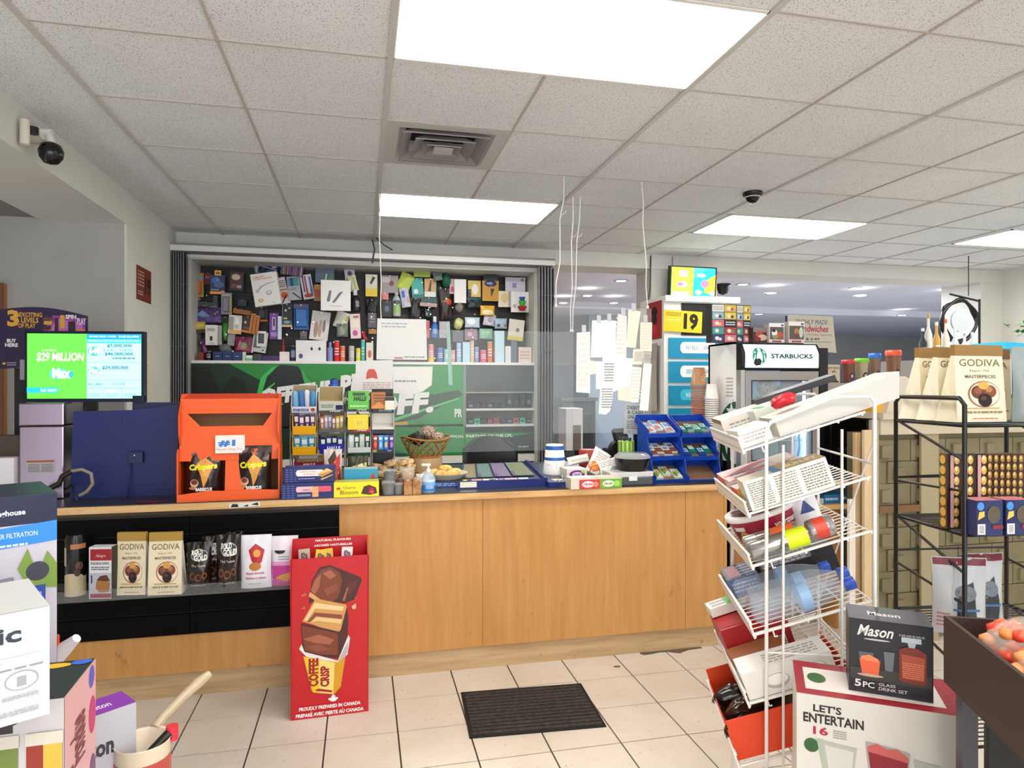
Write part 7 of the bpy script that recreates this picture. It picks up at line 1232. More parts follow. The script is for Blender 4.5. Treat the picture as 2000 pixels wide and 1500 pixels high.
q = at(1997, 690, 4.2); m = mb_box(.5, .05, .3, M('#1fb8e0', .4, 0, .4)); place(m, 'cyan_canopy', 'bright cyan panel edge behind the chocolate bags at far right', 'panel', (at(1985, 685, 4.2).x+.1, 4.3, at(1985, 685, 4.2).z), (0, .06, 0)); m = mb_box(.04, at(1985, 685, 4.2).z, .04, '#333338'); place(m, 'canopy_post', 'dark post carrying the cyan panel', 'post', (at(1985, 685, 4.2).x+.22, 4.3, 0))
t = thing('potted_plant', 'green leafy plant at the right edge above the half wall', 'plant', (at(2004, 640, 4.6).x, 4.6, 0))
m = MB(); r_ = random.Random(3); zt_ = at(2000, 640, 4.6).z
for i in range(40):
    a = r_.uniform(0, 6.3); p = Vector((r_.gauss(0, .05), r_.gauss(0, .05), zt_+r_.gauss(0, .05))); d = Vector((math.cos(a), math.sin(a), r_.uniform(-.2, .8)))*.06; n_ = d.cross(Vector((0, 0, 1))).normalized()*.02; m.add([p, p+d*.5+n_, p+d, p+d*.5-n_], [(0, 1, 2, 3)], '#4f9a3c')
m.build('foliage', t); MB().tube([(0, 0, .3), (0, 0, zt_)], .015, '#4a3a24').build('stem', t); MB().lathe([(.1, 0), (.14, .3)], '#8a5a40', 20).build('pot', t)
# blue packs on the side desk shelf
for k, (u0, u1, v0, c, lab) in enumerate([(1609, 1640, 966, '#2277b4', 'bright blue pack lying on the lower desk'), (1640, 1668, 963, '#1c5c94', 'darker blue pack right of the bright blue one on the lower desk'), (1592, 1610, 974, '#d8dce0', 'white pack left of the blue packs on the lower desk')]):
    q, wd, h = on(u0, v0, u1, 3.52, .1, .775); place(mb_box(wd, max(h, .03), .1, c, [('l', .1, .2, .9, .8, 1, '#bcd8f0')]), 'paper_pack', lab, 'pack', q)

# ------------------------------------------------------------------ white wire rack
RA = -math.radians(20); RO = dep(1497, 1000, 1.86); RO.z = 0
RT = Matrix.Translation(RO) @ Matrix.Rotation(RA, 4, 'Z')
t = thing('white_wire_rack', 'tall white wire rack with tilted shelves right of the counter', 'wire rack', RO, RA); RWD, RD_ = .47, .285
def zpx(v, d): return H-(v-750)*d/F
zt0, zt1 = zpx(825, 1.85), zpx(775, 1.82)
for s, y in enumerate((0, RWD)):
    m = MB(); m.tube([(0, y, 0), (0, y, zt0-.02), (.012, y, zt0), (.17, y, zt1-.005), (.20, y, zt1), (RD_-.012, y, zt1), (RD_, y, zt1-.015), (RD_, y, 0)], .0052, WIREW, 8)
    for x, z in ((.045, 1.33), (.20, 1.375)): m.tube([(x, y, .02), (x, y, z)], .0038, WIREW, 6)
    for z in (.03, .75, 1.4): m.tube([(0, y, z-.04 if z > 1 else z), (RD_, y, z)], .003, WIREW, 6) if z < 1 else None
    m.build('side_frame', t)
m = MB()
for z in (.06, .7, 1.28): m.tube([(RD_, 0, z), (RD_, RWD, z)], .004, WIREW, 6)
m.tube([(RD_, 0, .12), (RD_, RWD, .75)], .003, WIREW, 6); m.tube([(RD_, RWD, .75), (RD_, 0, 1.35)], .003, WIREW, 6); m.build('back_brace', t)
SL = math.radians(19); TZS = [zpx(880, 1.88), zpx(1003, 1.88), zpx(1108, 1.86), zpx(1242, 1.86), zpx(1378, 1.86), zpx(1502, 1.86)]; XO = [-.06, -.045, -.035, -.03, -.045, -.07]
def shelfpt(k, x, y, n=0): return Vector((XO[k]+x*math.cos(SL)-n*math.sin(SL), y, TZS[k]+x*math.sin(SL)+n*math.cos(SL)))
SD = .33
for k in range(6):
    m = MB()
    for i in range(15): y = .015+(RWD-.03)*i/14; m.tube([shelfpt(k, 0, y, .0), shelfpt(k, SD, y, 0)], .0018, WIREW, 5)
    for x in (0, SD*.45, SD*.8, SD): m.tube([shelfpt(k, x, 0, -.004), shelfpt(k, x, RWD, -.004)], .003, WIREW, 6)
    for y in (.004, RWD-.004): m.tube([shelfpt(k, 0, y, 0), shelfpt(k, SD+.01, y, 0)], .0036, WIREW, 6); m.tube([shelfpt(k, .05, y, .0), shelfpt(k, .05, y, -.02), shelfpt(k, .058, y, -.02)], .0025, WIREW, 5)
    m.tube([shelfpt(k, 0, .0, .035), shelfpt(k, 0, RWD, .035)], .0028, WIREW, 6); sh_ = m.build('wire_shelf', t)
    m = MB(); V = [shelfpt(k, x, y, n) for x in (-.006, -.001) for y in (-.004, RWD+.004) for n in (-.008, .04)]
    m.add(V, [(0, 1, 3, 2), (4, 6, 7, 5), (0, 2, 6, 4), (1, 5, 7, 3), (0, 4, 5, 1), (2, 3, 7, 6)], M('#f1efea', .4))
    for n in (.005, .03): m.add([shelfpt(k, -.0065, -.004, n), shelfpt(k, -.0065, RWD+.004, n), shelfpt(k, -.0065, RWD+.004, n+.0015), shelfpt(k, -.0065, -.004, n+.0015)], [(0, 1, 2, 3)], '#9a9690')
    m.build('price_strip', sh_)
# things on the rack shelves: local frame x up the slope, y along the lip, z out of the shelf
def onshelf(k, x, y, mb, nm, lab, cat, rz=0, n=.003, tip=None):
    Rm = RT @ Matrix.Translation(shelfpt(k, x, y, n)) @ Matrix.Rotation(-SL, 4, 'Y') @ Matrix.Rotation(rz, 4, 'Z')
    if tip: Rm = Rm @ tip
    o = mb.build(nm); o.matrix_world = Rm; o.location = Rm.to_translation(); o.rotation_euler = Rm.to_euler(); return tag(o, lab, cat)
def sbox(lx, ly, lz, col, near=(), top=(), lip=(), bev=0):     # box: x 0..lx up-slope, y 0..ly along lip (y=0 near camera), z 0..lz
    m = MB(); m.box(0, lx, 0, ly, 0, lz, col)
    m.art(lambda x, y, l: (lx*x, -l, lz*y), list(near)); m.art(lambda x, y, l: (lx*(1-y)*1, ly*(1-x), lz+l) if False else (lx*x, ly*y, lz+l), list(top)); m.art(lambda x, y, l: (-l, ly*(1-x), lz*y), list(lip)); return m
WB = M('#cbc9c0', .6)
m = sbox(.34, .15, .07, WB); m.v = [(x+(.025 if z > .06 and x > .3 else 0), y, z*(1 if x > .1 else .75)) for x, y, z in m.v]
onshelf(0, .11, .02, m, 'white_carton', 'long plain white carton poking up past the top shelf of the white rack', 'carton', .05)
onshelf(0, .005, .03, sbox(.09, .11, .05, '#ece8e2', [('l', .1, .2, .9, .8, 3, '#b8a8a0')], [('e', .5, .5, .2, .2, '#b8c8a8')]), 'white_packet', 'small white packet behind the top shelf lip, near end', 'packet', .1)
onshelf(0, .004, .25, sbox(.22, .17, .07, '#e8e2d8', [('l', .1, .1, .6, .8, 4, '#a8a098')], [('r', 0, 0, 1, 1, '#efeae2'), ('l', .1, .2, .9, .8, 4, '#c8b8a8')], [('r', 0, .8, 1, 1, '#8a6a4c')]), 'open_white_carton', 'open cream carton at the far end of the top rack shelf', 'carton', 0)
m = MB(); lumpy(m, (0, 0, .015), .038, .026, .018, M('#c81e2c', .25), 3, .2); onshelf(0, .17, .10, m, 'red_packet', 'crumpled bright red packet on top of the white carton', 'packet', .2, .075)
onshelf(0, .1, .2, sbox(.12, .1, .045, '#dfe4d8', [], [('r', .2, .1, .4, .9, '#5a9a5c'), ('l', .5, .2, .9, .8, 3, '#a8b0a8')]), 'small_carton', 'white box with green stripes under the crumpled red packet', 'box', .15, .03)
m = sbox(.26, .09, .02, '#2a2a30'); onshelf(0, .15, .36, m, 'dark_folder', 'flat dark tablet-like pack lying at the far right of the top shelf', 'folder', -.05, .07)
# tier 2
onshelf(1, .012, .012, sbox(.235, .09, .085, '#ddd8ca', [('r', 0, 0, 1, .98, '#e3ded2'), ('l', .04, .06, .3, .92, 12, '#7a756a'), ('l', .36, .06, .62, .92, 10, '#8a857a'), ('l', .68, .1, .96, .9, 9, '#7a756a')], [('r', .45, 0, 1, 1, '#b89a5c'), ('r', .38, 0, .48, 1, '#3f88b8'), ('t', 'BUN-PY', .55, .2, .95, .7, '#efe6cf', .03)]), 'cracker_box', 'tan and white cracker box with nutrition table facing the camera', 'box', 0)
onshelf(1, .004, .115, sbox(.225, .075, .05, '#c81820', [('r', 0, 0, .55, 1, '#e89a2c'), ('t', 'HONEY', .05, .2, .5, .8, '#8a1418', .04), ('r', .6, .2, .98, .8, '#a81018')], [('r', 0, 0, .3, 1, '#d8c8c0'), ('t', 'COLD', .4, .2, .9, .8, '#f4e8d8', .03)]), 'biscuit_pack', 'red and yellow biscuit pack in front of the stack on the second rack shelf', 'biscuit pack', .05)
onshelf(1, .004, .2, sbox(.23, .08, .06, '#d8c4c4', [('l', .05, .2, .9, .9, 3, '#8c3c4c')], [('p', [(0, 0), (.4, 1), (.6, 1), (.2, 0)], '#c8405c'), ('p', [(.4, 0), (.8, 1), (1, 1), (.6, 0)], '#e0b8a0'), ('l', .1, .3, .9, .6, 2, '#5a3c6c')]), 'biscuit_pack', 'pinkish patterned biscuit pack in the middle of the second rack shelf', 'biscuit pack', .02)
onshelf(1, .004, .29, sbox(.24, .15, .055, '#e3cccc', [], [('p', [(0, .2), (.5, .9), (.8, .9), (.3, .2)], '#b8506c'), ('r', .7, .1, .95, .9, '#efe0d8'), ('l', .1, .1, .6, .3, 2, '#7a4a7c')], [('r', 0, 0, 1, 1, '#c83848')]), 'biscuit_pack', 'large pink and white biscuit pack at the far end of the second rack shelf', 'biscuit pack', .0)
# tier 3
tt = thing('cookie_tub', 'oval dark red cookie tub with white rim on the third rack shelf', 'tub', (0, 0, 0)); Rm = RT @ Matrix.Translation(shelfpt(2, .105, .24, .004)) @ Matrix.Rotation(-SL, 4, 'Y'); tt.location = Rm.to_translation(); tt.rotation_euler = Rm.to_euler()
m = MB(); m.lathe([(.08, 0), (.098, .075)], M('#9c1c34', .35), 28, sx=1.05, sy=.9); cf = lambda x, y, l: ((.082+.016*y+l)*1.05*math.cos(-PI/2+(x-.5)*3), (.082+.016*y+l)*.9*math.sin(-PI/2+(x-.5)*3), .075*y)
m.art(cf, [('e', .2, .3, .07, .3, '#d8a45c'), ('e', .2, .3, .035, .16, '#7a3a1c'), ('e', .6, .25, .07, .25, '#d8a45c'), ('e', .95, .35, .06, .25, '#e0b06c'), ('r', .1, .62, .24, .8, '#e8d8d8'), ('t', 'voortman', .55, .5, .85, .75, '#f0dcdc', .03)], True); m.build('tub', tt)
MB().lathe([(.098, .074), (.104, .076), (.104, .09), (.098, .092)], M('#efeae6', .4), 28, sx=1.05, sy=.9).lathe([(.097, .09), (.08, .094), (.001, .094)], M('#5c1828', .3), 28, sx=1.05, sy=.9, cap=False).build('lid', tt)
def lyingcan(lab, k, x, y, r, L, col, bands, rz=0): 
    m = MB(); m.lathe([(r*.9, 0), (r, .004), (r, L-.004), (r*.9, L)], col, 18, 0, r, 0, axis='x')
    for a, b, c in bands: m.lathe([(r*1.01, a*L), (r*1.01, b*L)], c, 18, 0, r, 0, cap=False, axis='x')
    onshelf(k, x, y, m, 'drink_can', lab, 'can', rz)
lyingcan('silver can with lime sticker lying nearest on the third rack shelf', 2, .01, .04, .028, .165, M('#a9a6a2', .2, .8), [(.62, .98, '#d8e81c')]); lyingcan('silver can with orange sticker lying behind the lime one', 2, .01, .105, .028, .16, M('#c2bfbb', .2, .8), [(.5, .9, '#f07028')])
lyingcan('short silver jar with red label high on the third rack shelf', 2, .185, .06, .03, .07, M('#b8b4b0', .2, .8), [(.2, .7, '#d84830')]); m = mb_pouch(.08, .1, .03, '#e8e8ea', [('p', [(.2, .4), (.5, .8), (.8, .4)], '#26407c')]); onshelf(2, .23, .2, m, 'small_pouch', 'white pouch with navy triangle beside the cookie tub', 'pouch', .0, .01)
# tier 4
def bottle(lab, y, x=.02, cap='#1c4ab0', L=.27, lc='#9cc0e8'):
    tb = thing('water_bottle', lab, 'bottle', (0, 0, 0)); Rm = RT @ Matrix.Translation(shelfpt(3, x, y, .042)) @ Matrix.Rotation(-SL, 4, 'Y'); tb.location = Rm.to_translation(); tb.rotation_euler = Rm.to_euler(); BM = M('#c4d2e0', .05, 0, 0, .2); r = .04
    m = MB(); pr = [(r*.7, 0), (r, .012)]
    for i in range(5): pr += [(r, .02+.022*i), (r*.93, .028+.022*i), (r, .036+.022*i)]
    m.lathe(pr+[(r, .16), (r*.95, .19), (r*.6, .235), (.016, .255), (.014, L)], BM, 20, axis='x'); m.build('bottle_body', tb)
    MB().lathe([(r*1.015, .135), (r*1.015, .165)], M(lc, .4, 0, 0, .8), 20, cap=False, axis='x').build('label_band', tb); MB().lathe([(.018, L-.004), (.018, L+.024), (.012, L+.026)], cap, 16, axis='x').build('cap', tb)
bottle('clear water bottle with blue cap lying nearest on the fourth rack shelf', .06); bottle('clear water bottle with blue cap lying second on the fourth rack shelf', .15, .035); bottle('clear water bottle with blue cap lying behind the other two', .24, .01)
onshelf(3, .11, .30, sbox(.24, .10, .085, '#100c0d', [('r', .02, .75, .7, .98, '#6c6870'), ('l', .05, .78, .65, .96, 2, '#c8c4cc')], [('r', 0, 0, .7, 1, '#3a363c'), ('l', .1, .2, .6, .8, 3, '#b8b4bc')]), 'chocolate_carton', 'black carton behind the water bottles', 'carton', .0)
onshelf(3, .003, .31, sbox(.1, .14, .06, '#2c2c3c', [('r', 0, 0, 1, 1, '#5a6a9c'), ('l', .1, .2, .9, .8, 3, '#c8d0e8')], [('r', .1, .1, .5, .9, '#8c3c3c'), ('l', .5, .1, .9, .9, 4, '#9ca8c8')]), 'snack_carton', 'small blue and white carton at the far end of the fourth rack shelf', 'carton', .0)
# tier 5
onshelf(4, .004, .26, sbox(.21, .16, .11, '#a81820', [('r', 0, 0, 1, .45, '#8a1218'), ('r', .25, .08, .9, .4, '#b8b0a8'), ('l', .27, .1, .88, .38, 4, '#4a3c3c'), ('r', .08, .1, .2, .35, '#e8e4e0'), ('l', .1, .12, .18, .33, 4, '#2c2424')], [('t', 'TEA', .15, .4, .4, .7, '#e8c8c0', .03), ('r', .05, .1, .95, .9, '#b01c24')]), 'tea_box', 'dark red box with nutrition label on the fifth rack shelf', 'box', .05)
onshelf(4, .004, .15, sbox(.17, .10, .055, nodemat('kraft_paper', f_plaster('#8a5030', '#a8643c')), [('l', .4, .3, .95, .7, 2, '#4a2c1c')], []), 'kraft_pack', 'brown kraft pack between the dark red and white packs', 'pack', .06)
m = sbox(.255, .11, .075, M('#e8e4de', .4), [('e', .36, .45, .14, .28, '#b8b4b0'), ('e', .36, .5, .12, .2, '#f6f4f0'), ('e', .8, .5, .12, .25, '#b8b4b0'), ('e', .8, .55, .1, .18, '#f6f4f0')], [('l', .3, .2, .9, .8, 4, '#a8a098')]); onshelf(4, .004, .015, m, 'plastic_container', 'white plastic container with moulded handles, nearest on the fifth shelf', 'container', 0)
onshelf(4, .0, .37, sbox(.12, .07, .03, '#e8e6da', [], [('r', .5, 0, 1, 1, '#6cb84c'), ('l', .1, .1, .5, .9, 2, '#a8a89c')]), 'tea_sachet', 'flat white and green sachet on top of the dark red box', 'sachet', .1, .118)
# tier 6
OC = M('#e2451c', .45); m = MB(); m.box(0, .4, 0, .40, 0, .003, OC); m.box(.003, .397, .003, .397, .003, .004, '#5a3c2c'); m.box(0, .4, -.003, 0, 0, .115, OC, (0, .4, -.003, 0)); m.box(0, .4, .4, .403, 0, .09, OC); m.box(-.003, 0, -.003, .403, 0, .05, OC); m.box(.4, .403, 0, .4, 0, .11, OC)
onshelf(5, .003, .03, m, 'orange_tray', 'open bright orange carton on the lowest visible rack shelf', 'carton')
for k, (x, y, c, lab) in enumerate([(.06, .33, '#241410', 'dark glossy snack bag farthest in the orange carton'), (.08, .23, '#3a1c12', 'dark brown snack bag in the middle of the orange carton'), (.05, .12, '#2a1a12', 'dark snack bag nearest the lip in the orange carton'), (.17, .3, '#1c1210', 'dark snack bag up-slope in the orange carton'), (.11, .07, '#e0602c', 'small orange label bag at the near side of the orange carton')]):
    m = MB(); lumpy(m, (0, 0, .03), .07 if k < 4 else .04, .042, .03 if k < 4 else .015, M(c, .16), k+11, .16, 18, 12); onshelf(5, x, y, m, 'snack_bag', lab, 'snack bag', .2*k, .008)
# boxes in the right foreground
def turned(nm, lab, uv, d, az, wd, h, dp, col, art, top=None, topart=None, zb=None, cat='box', sideart=None, side=None):
    # uv = front-left top corner; az = rotation about z
    p = dep(uv[0], uv[1], d); Rz = Matrix.Rotation(az, 3, 'Z'); c = p+Rz @ Vector((wd/2, dp/2, 0)); z = p.z-h if zb is None else zb
    m = mb_box(wd, p.z-z, dp, col, art, side, top, sideart, topart); return place(m, nm, lab, cat, (c.x, c.y, z), az), p.z, c
o, z_l, c_l = turned('glassware_box', 'large white and red glassware box printed with a red drink, right foreground', (1556, 1352), 1.6, -math.radians(33), .36, .30, .20, M('#d8d3ca', .45),
 [('t', "LET'S", .10, .87, .27, .93, '#1d1a1a', .03), ('t', 'ENTERTAIN', .04, .78, .40, .855, '#1d1a1a', .03), ('t', '16', .10, .69, .19, .755, '#b01a36', .03), ('l', .22, .68, .30, .75, 4, '#9a948c'), ('e', .09, .60, .045, .055, '#2c5a2c'), ('p', [(.12, .66), (.16, .66), (.24, .30), (.18, .30)], '#a8b49a'), ('p', [(.15, .65), (.36, .63), (.33, .30), (.19, .28)], '#b4b0a8'), ('p', [(.17, .62), (.34, .60), (.32, .32), (.21, .30)], '#cfccc4'), ('p', [(.68, .62), (.82, .60), (.79, .25), (.71, .25)], '#b4b8ae'), ('p', [(.7, .5), (.8, .49), (.78, .3), (.72, .3)], '#9aa47c'), ('p', [(.78, .36), (1, .4), (1, .3), (.8, .28)], '#a86a44'), ('e', .92, .44, .07, .055, '#3f7a2c'), ('e', .84, .46, .04, .06, '#6a9a4c'), ('t', '8', .88, .22, .92, .29, '#1d1a1a', .02),
  ('p', [(.41, .70), (.66, .66), (.63, .15), (.46, .15)], '#a8a49c'), ('p', [(.42, .66), (.65, .62), (.62, .17), (.47, .17)], '#8c1228'), ('p', [(.42, .67), (.47, .7), (.53, .67), (.59, .68), (.65, .63), (.65, .59), (.42, .63)], '#c85c58'), ('p', [(.48, .5), (.54, .54), (.53, .22), (.49, .22)], '#a82038'), ('e', .09, .2, .025, .025, '#2a2a2a'), ('l', .14, .16, .4, .22, 1, '#c87884')], '#9c1a2c', [('r', .06, .15, .88, .8, '#e9dfd8'), ('p', [(.5, .3), (.55, .7), (.75, .65), (.78, .25)], '#9c1a34'), ('e', .14, .5, .06, .15, '#3c6a34')], cat='glassware box')
p = dep(1657, 1352, 1.61)
o, z_m, c_m = turned('decanter_box', 'charcoal decanter set box standing on the large glassware box', (1658, 1206), 1.61, -math.radians(36), .175, .18, .11, M('#222128', .35),
 [('t', 'Mason', .1, .78, .52, .93, '#e8e4e0', .02, .1), ('e', .34, .74, .16, .012, '#c8c4c0'), ('l', .6, .82, .9, .88, 1, '#8a8688'), ('r', .02, .18, .98, .34, '#3a3634'), ('p', [(.12, .56), (.3, .56), (.28, .36), (.14, .36)], '#5c6066'), ('p', [(.13, .47), (.38, .46), (.36, .26), (.16, .27)], '#e8643c'), ('p', [(.15, .5), (.25, .53), (.36, .48), (.36, .44), (.15, .45)], '#f08a5c'), ('p', [(.42, .6), (.55, .6), (.53, .34), (.44, .34)], '#6c7078'), ('e', .26, .25, .16, .02, '#c8a890'),
  ('r', .63, .76, .86, .83, '#b8c4cc'), ('p', [(.7, .76), (.8, .76), (.78, .68), (.72, .68)], '#a8b4bc'), ('p', [(.60, .66), (.68, .7), (.82, .7), (.92, .64), (.92, .24), (.88, .21), (.63, .23), (.6, .26)], '#7a2c20'), ('p', [(.63, .6), (.9, .58), (.89, .27), (.64, .28)], '#a84c34'), ('l', .64, .28, .89, .5, 8, '#d87c54'), ('t', '5', .07, .08, .15, .18, '#e8e4e0', .03), ('t', 'PC', .17, .08, .31, .16, '#e8e4e0', .02), ('t', 'GLASS', .36, .13, .56, .17, '#d8d4d0', .01), ('t', 'DRINK SET', .36, .07, .7, .115, '#d8d4d0', .01)], '#3c3a42', [('t', 'Mason', .25, .35, .65, .6, '#d8d4d0', .02)], zb=z_l+.0015, cat='glassware box')
for ob, zz in ((o, z_l),): pass
t = thing('low_table', 'plain dark display table under the glassware boxes', 'table', (c_l.x, c_l.y, 0), -math.radians(33)); zt2 = z_l-.30
MB().box(-.145, .145, -.095, .095, zt2-.02, zt2, M('#3a322e', .6)).build('table_top', t)
for x in (-.13, .13):
    for y in (-.08, .08): MB().box(x-.012, x+.012, y-.012, y+.012, 0, zt2-.02, BLK).build('leg', t)
# ------------------------------------------------------------------ black wire rack with chocolates
BA = -math.radians(7); BO = dep(1884, 1040, 2.02); BO.z = 0; BT_ = Matrix.Translation(BO) @ Matrix.Rotation(BA, 4, 'Z')
t = thing('black_wire_rack', 'black wire rack with chocolate bags in front of the cream half wall', 'wire rack', BO, BA); BD, BW = .31, .42
BZ = [zpx(829, 2.03), zpx(1042, 2.03), .72, .40, .1]
m = MB()
for x in (0, BW):
    m = MB(); zt_b = zpx(777, 2.1); m.tube([(x, 0, 0), (x, 0, zt_b-.02), (x, .02, zt_b), (x, BD-.02, zt_b), (x, BD, zt_b-.02), (x, BD, 0)], .007, WIREB, 8)
    for za, zb_ in ((BZ[0], BZ[0]-.11), (BZ[1], BZ[1]-.12), (BZ[1]+.12, BZ[1]+.13), (BZ[2]+.16, BZ[2]+.11), (BZ[2], BZ[2]-.1)): m.tube([(x, BD, za), (x, 0, zb_)], .0045, WIREB, 6)
    m.tube([(x, BD, BZ[1]+.13), (x+.16 if x == 0 else x, BD, BZ[1]+.135)], .004, WIREB, 6); m.build('side_frame', t)
for z in BZ:
    m = MB(); m.tube([(0, 0, z-.004), (BW, 0, z-.004), (BW, BD, z-.004), (0, BD, z-.004)], .0055, WIREB, 6, True)
    for i in range(1, 13): m.tube([(0, BD*i/13, z), (BW, BD*i/13, z)], .0024, WIREB, 5)
    m.build('wire_shelf', t)
m = MB()
for z in (BZ[1]+.13, BZ[2]+.2): m.tube([(0, BD, z), (BW, BD, z)], .004, WIREB, 6)
m.build('back_brace', t)
def onblack(k, x, y, mb, nm, lab, cat, rz=0): p = BT_ @ Vector((x, y, BZ[k]+.0035)); return place(mb, nm, lab, cat, p, BA+rz)
gw = .20; gh = zpx(672, 2.0)-BZ[0]
onblack(0, .112, .11, mb_gusset(.19, gh, .085, M('#e4dbc0', .45), GA(), '#94703a', '#f0e6c8'), 'chocolate_bag', 'cream chocolate bag facing front on the black rack', 'chocolate bag', .12)
onblack(0, .10, .20, mb_gusset(.18, gh*.99, .085, M('#efe6c8', .45), GA(), '#94703a', '#f4ecd4'), 'chocolate_bag', 'cream chocolate bag in the middle of the row, seen from its side', 'chocolate bag', .3)
onblack(0, .10, .29, mb_gusset(.18, gh*1.0, .085, M('#efe6c8', .45), GA(), '#94703a', '#f4ecd4'), 'chocolate_bag', 'cream chocolate bag farthest left in the row on the black rack', 'chocolate bag', .35)
onblack(0, .235, .2, mb_gusset(.16, gh*.97, .06, M('#d8c8ac', .45), GA(), '#7c5a34'), 'chocolate_bag', 'darker cream chocolate bag half hidden right of the front bag', 'chocolate bag', .0)
onblack(0, .31, .07, mb_pouch(.17, gh*.98, .06, M('#8f9a98', .3), [('e', .6, .6, .45, .3, '#3c3434'), ('e', .6, .6, .42, .28, '#a8b4b0'), ('e', .75, .62, .28, .2, '#8c2428'), ('e', .3, .25, .04, .1, '#c8e870')], None, .04, 2), 'candy_pouch', 'silver-grey candy pouch at the right edge of the top black shelf', 'pouch', -.1)
def fer(m_=None):
    a = []
    for i in range(8):
        for j in range(9): a += [('e', .065+.125*i, .06+.11*j, .052, .048, '#a07a3c'), ('e', .055+.125*i, .075+.11*j, .026, .024, '#dcb870')]
    return a
# gold chocolate boxes: slim ends face left-front, broad face to the right
for k in range(3):
    h_ = zpx(892, 2.03)-BZ[1]; m = MB(); wd = .042; dp_ = .20 if k == 2 else .14
    m.box(0, wd, 0, .03, 0, h_, '#6a4c28'); m.art(lambda x, y, l: (-l, .03-.03*x, h_*y), [('e', .5, .08+.14*j, .4, .06, '#d0a44c') for j in range(7)])
    m.art(lambda x, y, l: (wd*x, -l, h_*y), [('r', 0, 0, 1, 1, '#2c1a12')]+[a for j in range(7) for a in (('e', .74, .08+.14*j, .22, .06, '#d0a44c'), ('e', .70, .1+.14*j, .12, .03, '#f0d898'))]+[('r', .22, .02, .5, .98, '#c8989c')])
    m.box(wd, wd+(.14 if k == 2 else .004), .0, .03, 0, h_*.995, '#4a3018')
    if k == 2: m.art(lambda x, y, l: (wd+.14*x, -l, h_*.995*y), fer()+[('r', .45, .15, .7, .35, '#4a4440')])
    onblack(1, -.01+.046*k, .06, m, 'chocolate_box', ['leftmost slim gold chocolate box on the second black shelf', 'middle slim gold chocolate box on the second black shelf', 'broad gold chocolate box at the right of its two twins'][k], 'chocolate box', 0)
for k, x in enumerate((.045, .14)):
    h_ = .105; m = mb_box(.085, h_, .06, '#26305c', [('r', 0, 0, .35, 1, '#1c2450'), ('e', .16, .84, .13, .12, '#4a8cd8'), ('p', [(.05, .45), (.3, .55), (.3, .7), (.1, .68)], '#e8c058'), ('r', .04, .04, .33, .34, '#e8e6e2'), ('l', .1, .08, .28, .3, 5, '#2a2a2a'), ('e', .65, .6, .25, .25, '#5a5040'), ('r', .6, .2, 1, .3, '#8c2838')], None, '#c87c88')
    onblack(1, x, -.012, m, 'cookie_box', ['navy cookie box with barcode before the gold boxes', 'navy cookie box with barcode at the right frame edge'][k], 'box', .0)
for k, (x, y, wd, rz, lab) in enumerate([(.03, .06, .16, -.25, 'silver pouch with burgundy top leaning left on the third black shelf'), (.14, .1, .15, .0, 'silver pouch with burgundy top behind the leaning one')]):
    onblack(2, x, y, mb_pouch(wd, .235, .07, M('#b4b6b8', .25), [('r', .02, .9, .98, .99, '#6c1420'), ('p', [(.35, .1), (.4, .6), (.7, .7), (.75, .1)], '#2a2c30'), ('e', .55, .55, .2, .1, '#6a7078'), ('r', .3, .32, .8, .35, '#3c6a9c'), ('l', .05, .1, .25, .3, 4, '#b06068')], None, .06, k), 'coffee_pouch', lab, 'pouch', rz)
# brown candy bin
q1 = dep(1843, 1202, 1.36); q1.z = 0; CA = -math.radians(24); ztp = zpx(1202, 1.36); CM = M('#3a2822', .6); CBm = Matrix.Translation(q1) @ Matrix.Rotation(CA, 4, 'Z')
t = thing('candy_bin', 'dark brown candy bin on a grey post in the right foreground', 'candy bin', q1, CA)
MB().box(0, .008, -.62, 0, ztp-.135, ztp, CM).build('side_board', t); MB().box(.008, .42, -.008, 0, ztp-.135, ztp, CM).build('rear_board', t); MB().box(.412, .42, -.62, -.008, ztp-.135, ztp, CM).build('side_board', t); MB().box(.008, .412, -.62, -.612, ztp-.135, ztp-.04, CM).build('front_board', t); MB().box(.008, .412, -.612, -.008, ztp-.135, ztp-.127, M('#2a1c18', .7)).build('bottom_board', t)
for x in (.03, .38):
    for y in (-.03, -.58): MB().box(x-.014, x+.014, y-.014, y+.014, 0, ztp-.135, M('#4c4a50', .35, .5)).build('leg', t)
MB().box(.06, .36, -.05, -.03, 0, ztp-.2, '#0b0a0b').build('back_panel', t)
MB().tube([(.135, -.1, ztp-.13), (.135, -.1, ztp+.05), (.15, -.1, ztp+.09)], .006, BLK, 8).build('divider_rod', t)
CO = ['#e8663c', '#e88a44', '#d8442c', '#e89a5c']
for k, (x, y, z, rz, lab) in enumerate([(.115, -.09, .04, .2, 'clear bag of orange-red candies at the far left of the brown bin'), (.115, -.21, .03, -.3, 'clear bag of orange candies just behind the bin side'), (.23, -.1, .05, .3, 'clear bag of yellow-orange candies in the middle of the brown bin'), (.24, -.25, .04, 0, 'white candy bag with orange print in the brown bin'), (.14, -.36, .04, .4, 'bag of red-orange candies nearest in the brown bin'), (.32, -.12, .06, -.2, 'white topped candy bag at the right of the brown bin')]):
    tt = MB(); lumpy(tt, (0, 0, 0), .085, .06, .05, M('#f6e8dc', .12, 0, 0, .3), k, .1); r_ = random.Random(k); o = place(tt, 'candy_bag', lab, 'candy bag', CBm @ Vector((x, y, ztp-.06+z)), CA+rz)
    m = MB()
    for i in range(44):
        a = r_.uniform(0, 6.3); f = r_.uniform(.3, 2.7); m.lathe([(.003, -.012), (.014, -.005), (.014, .005), (.003, .012)], r_.choice(CO), 8, .078*math.sin(f)*math.cos(a), .054*math.sin(f)*math.sin(a), -.044*math.cos(f))
    m.build('candies', o)['kind'] = 'stuff'
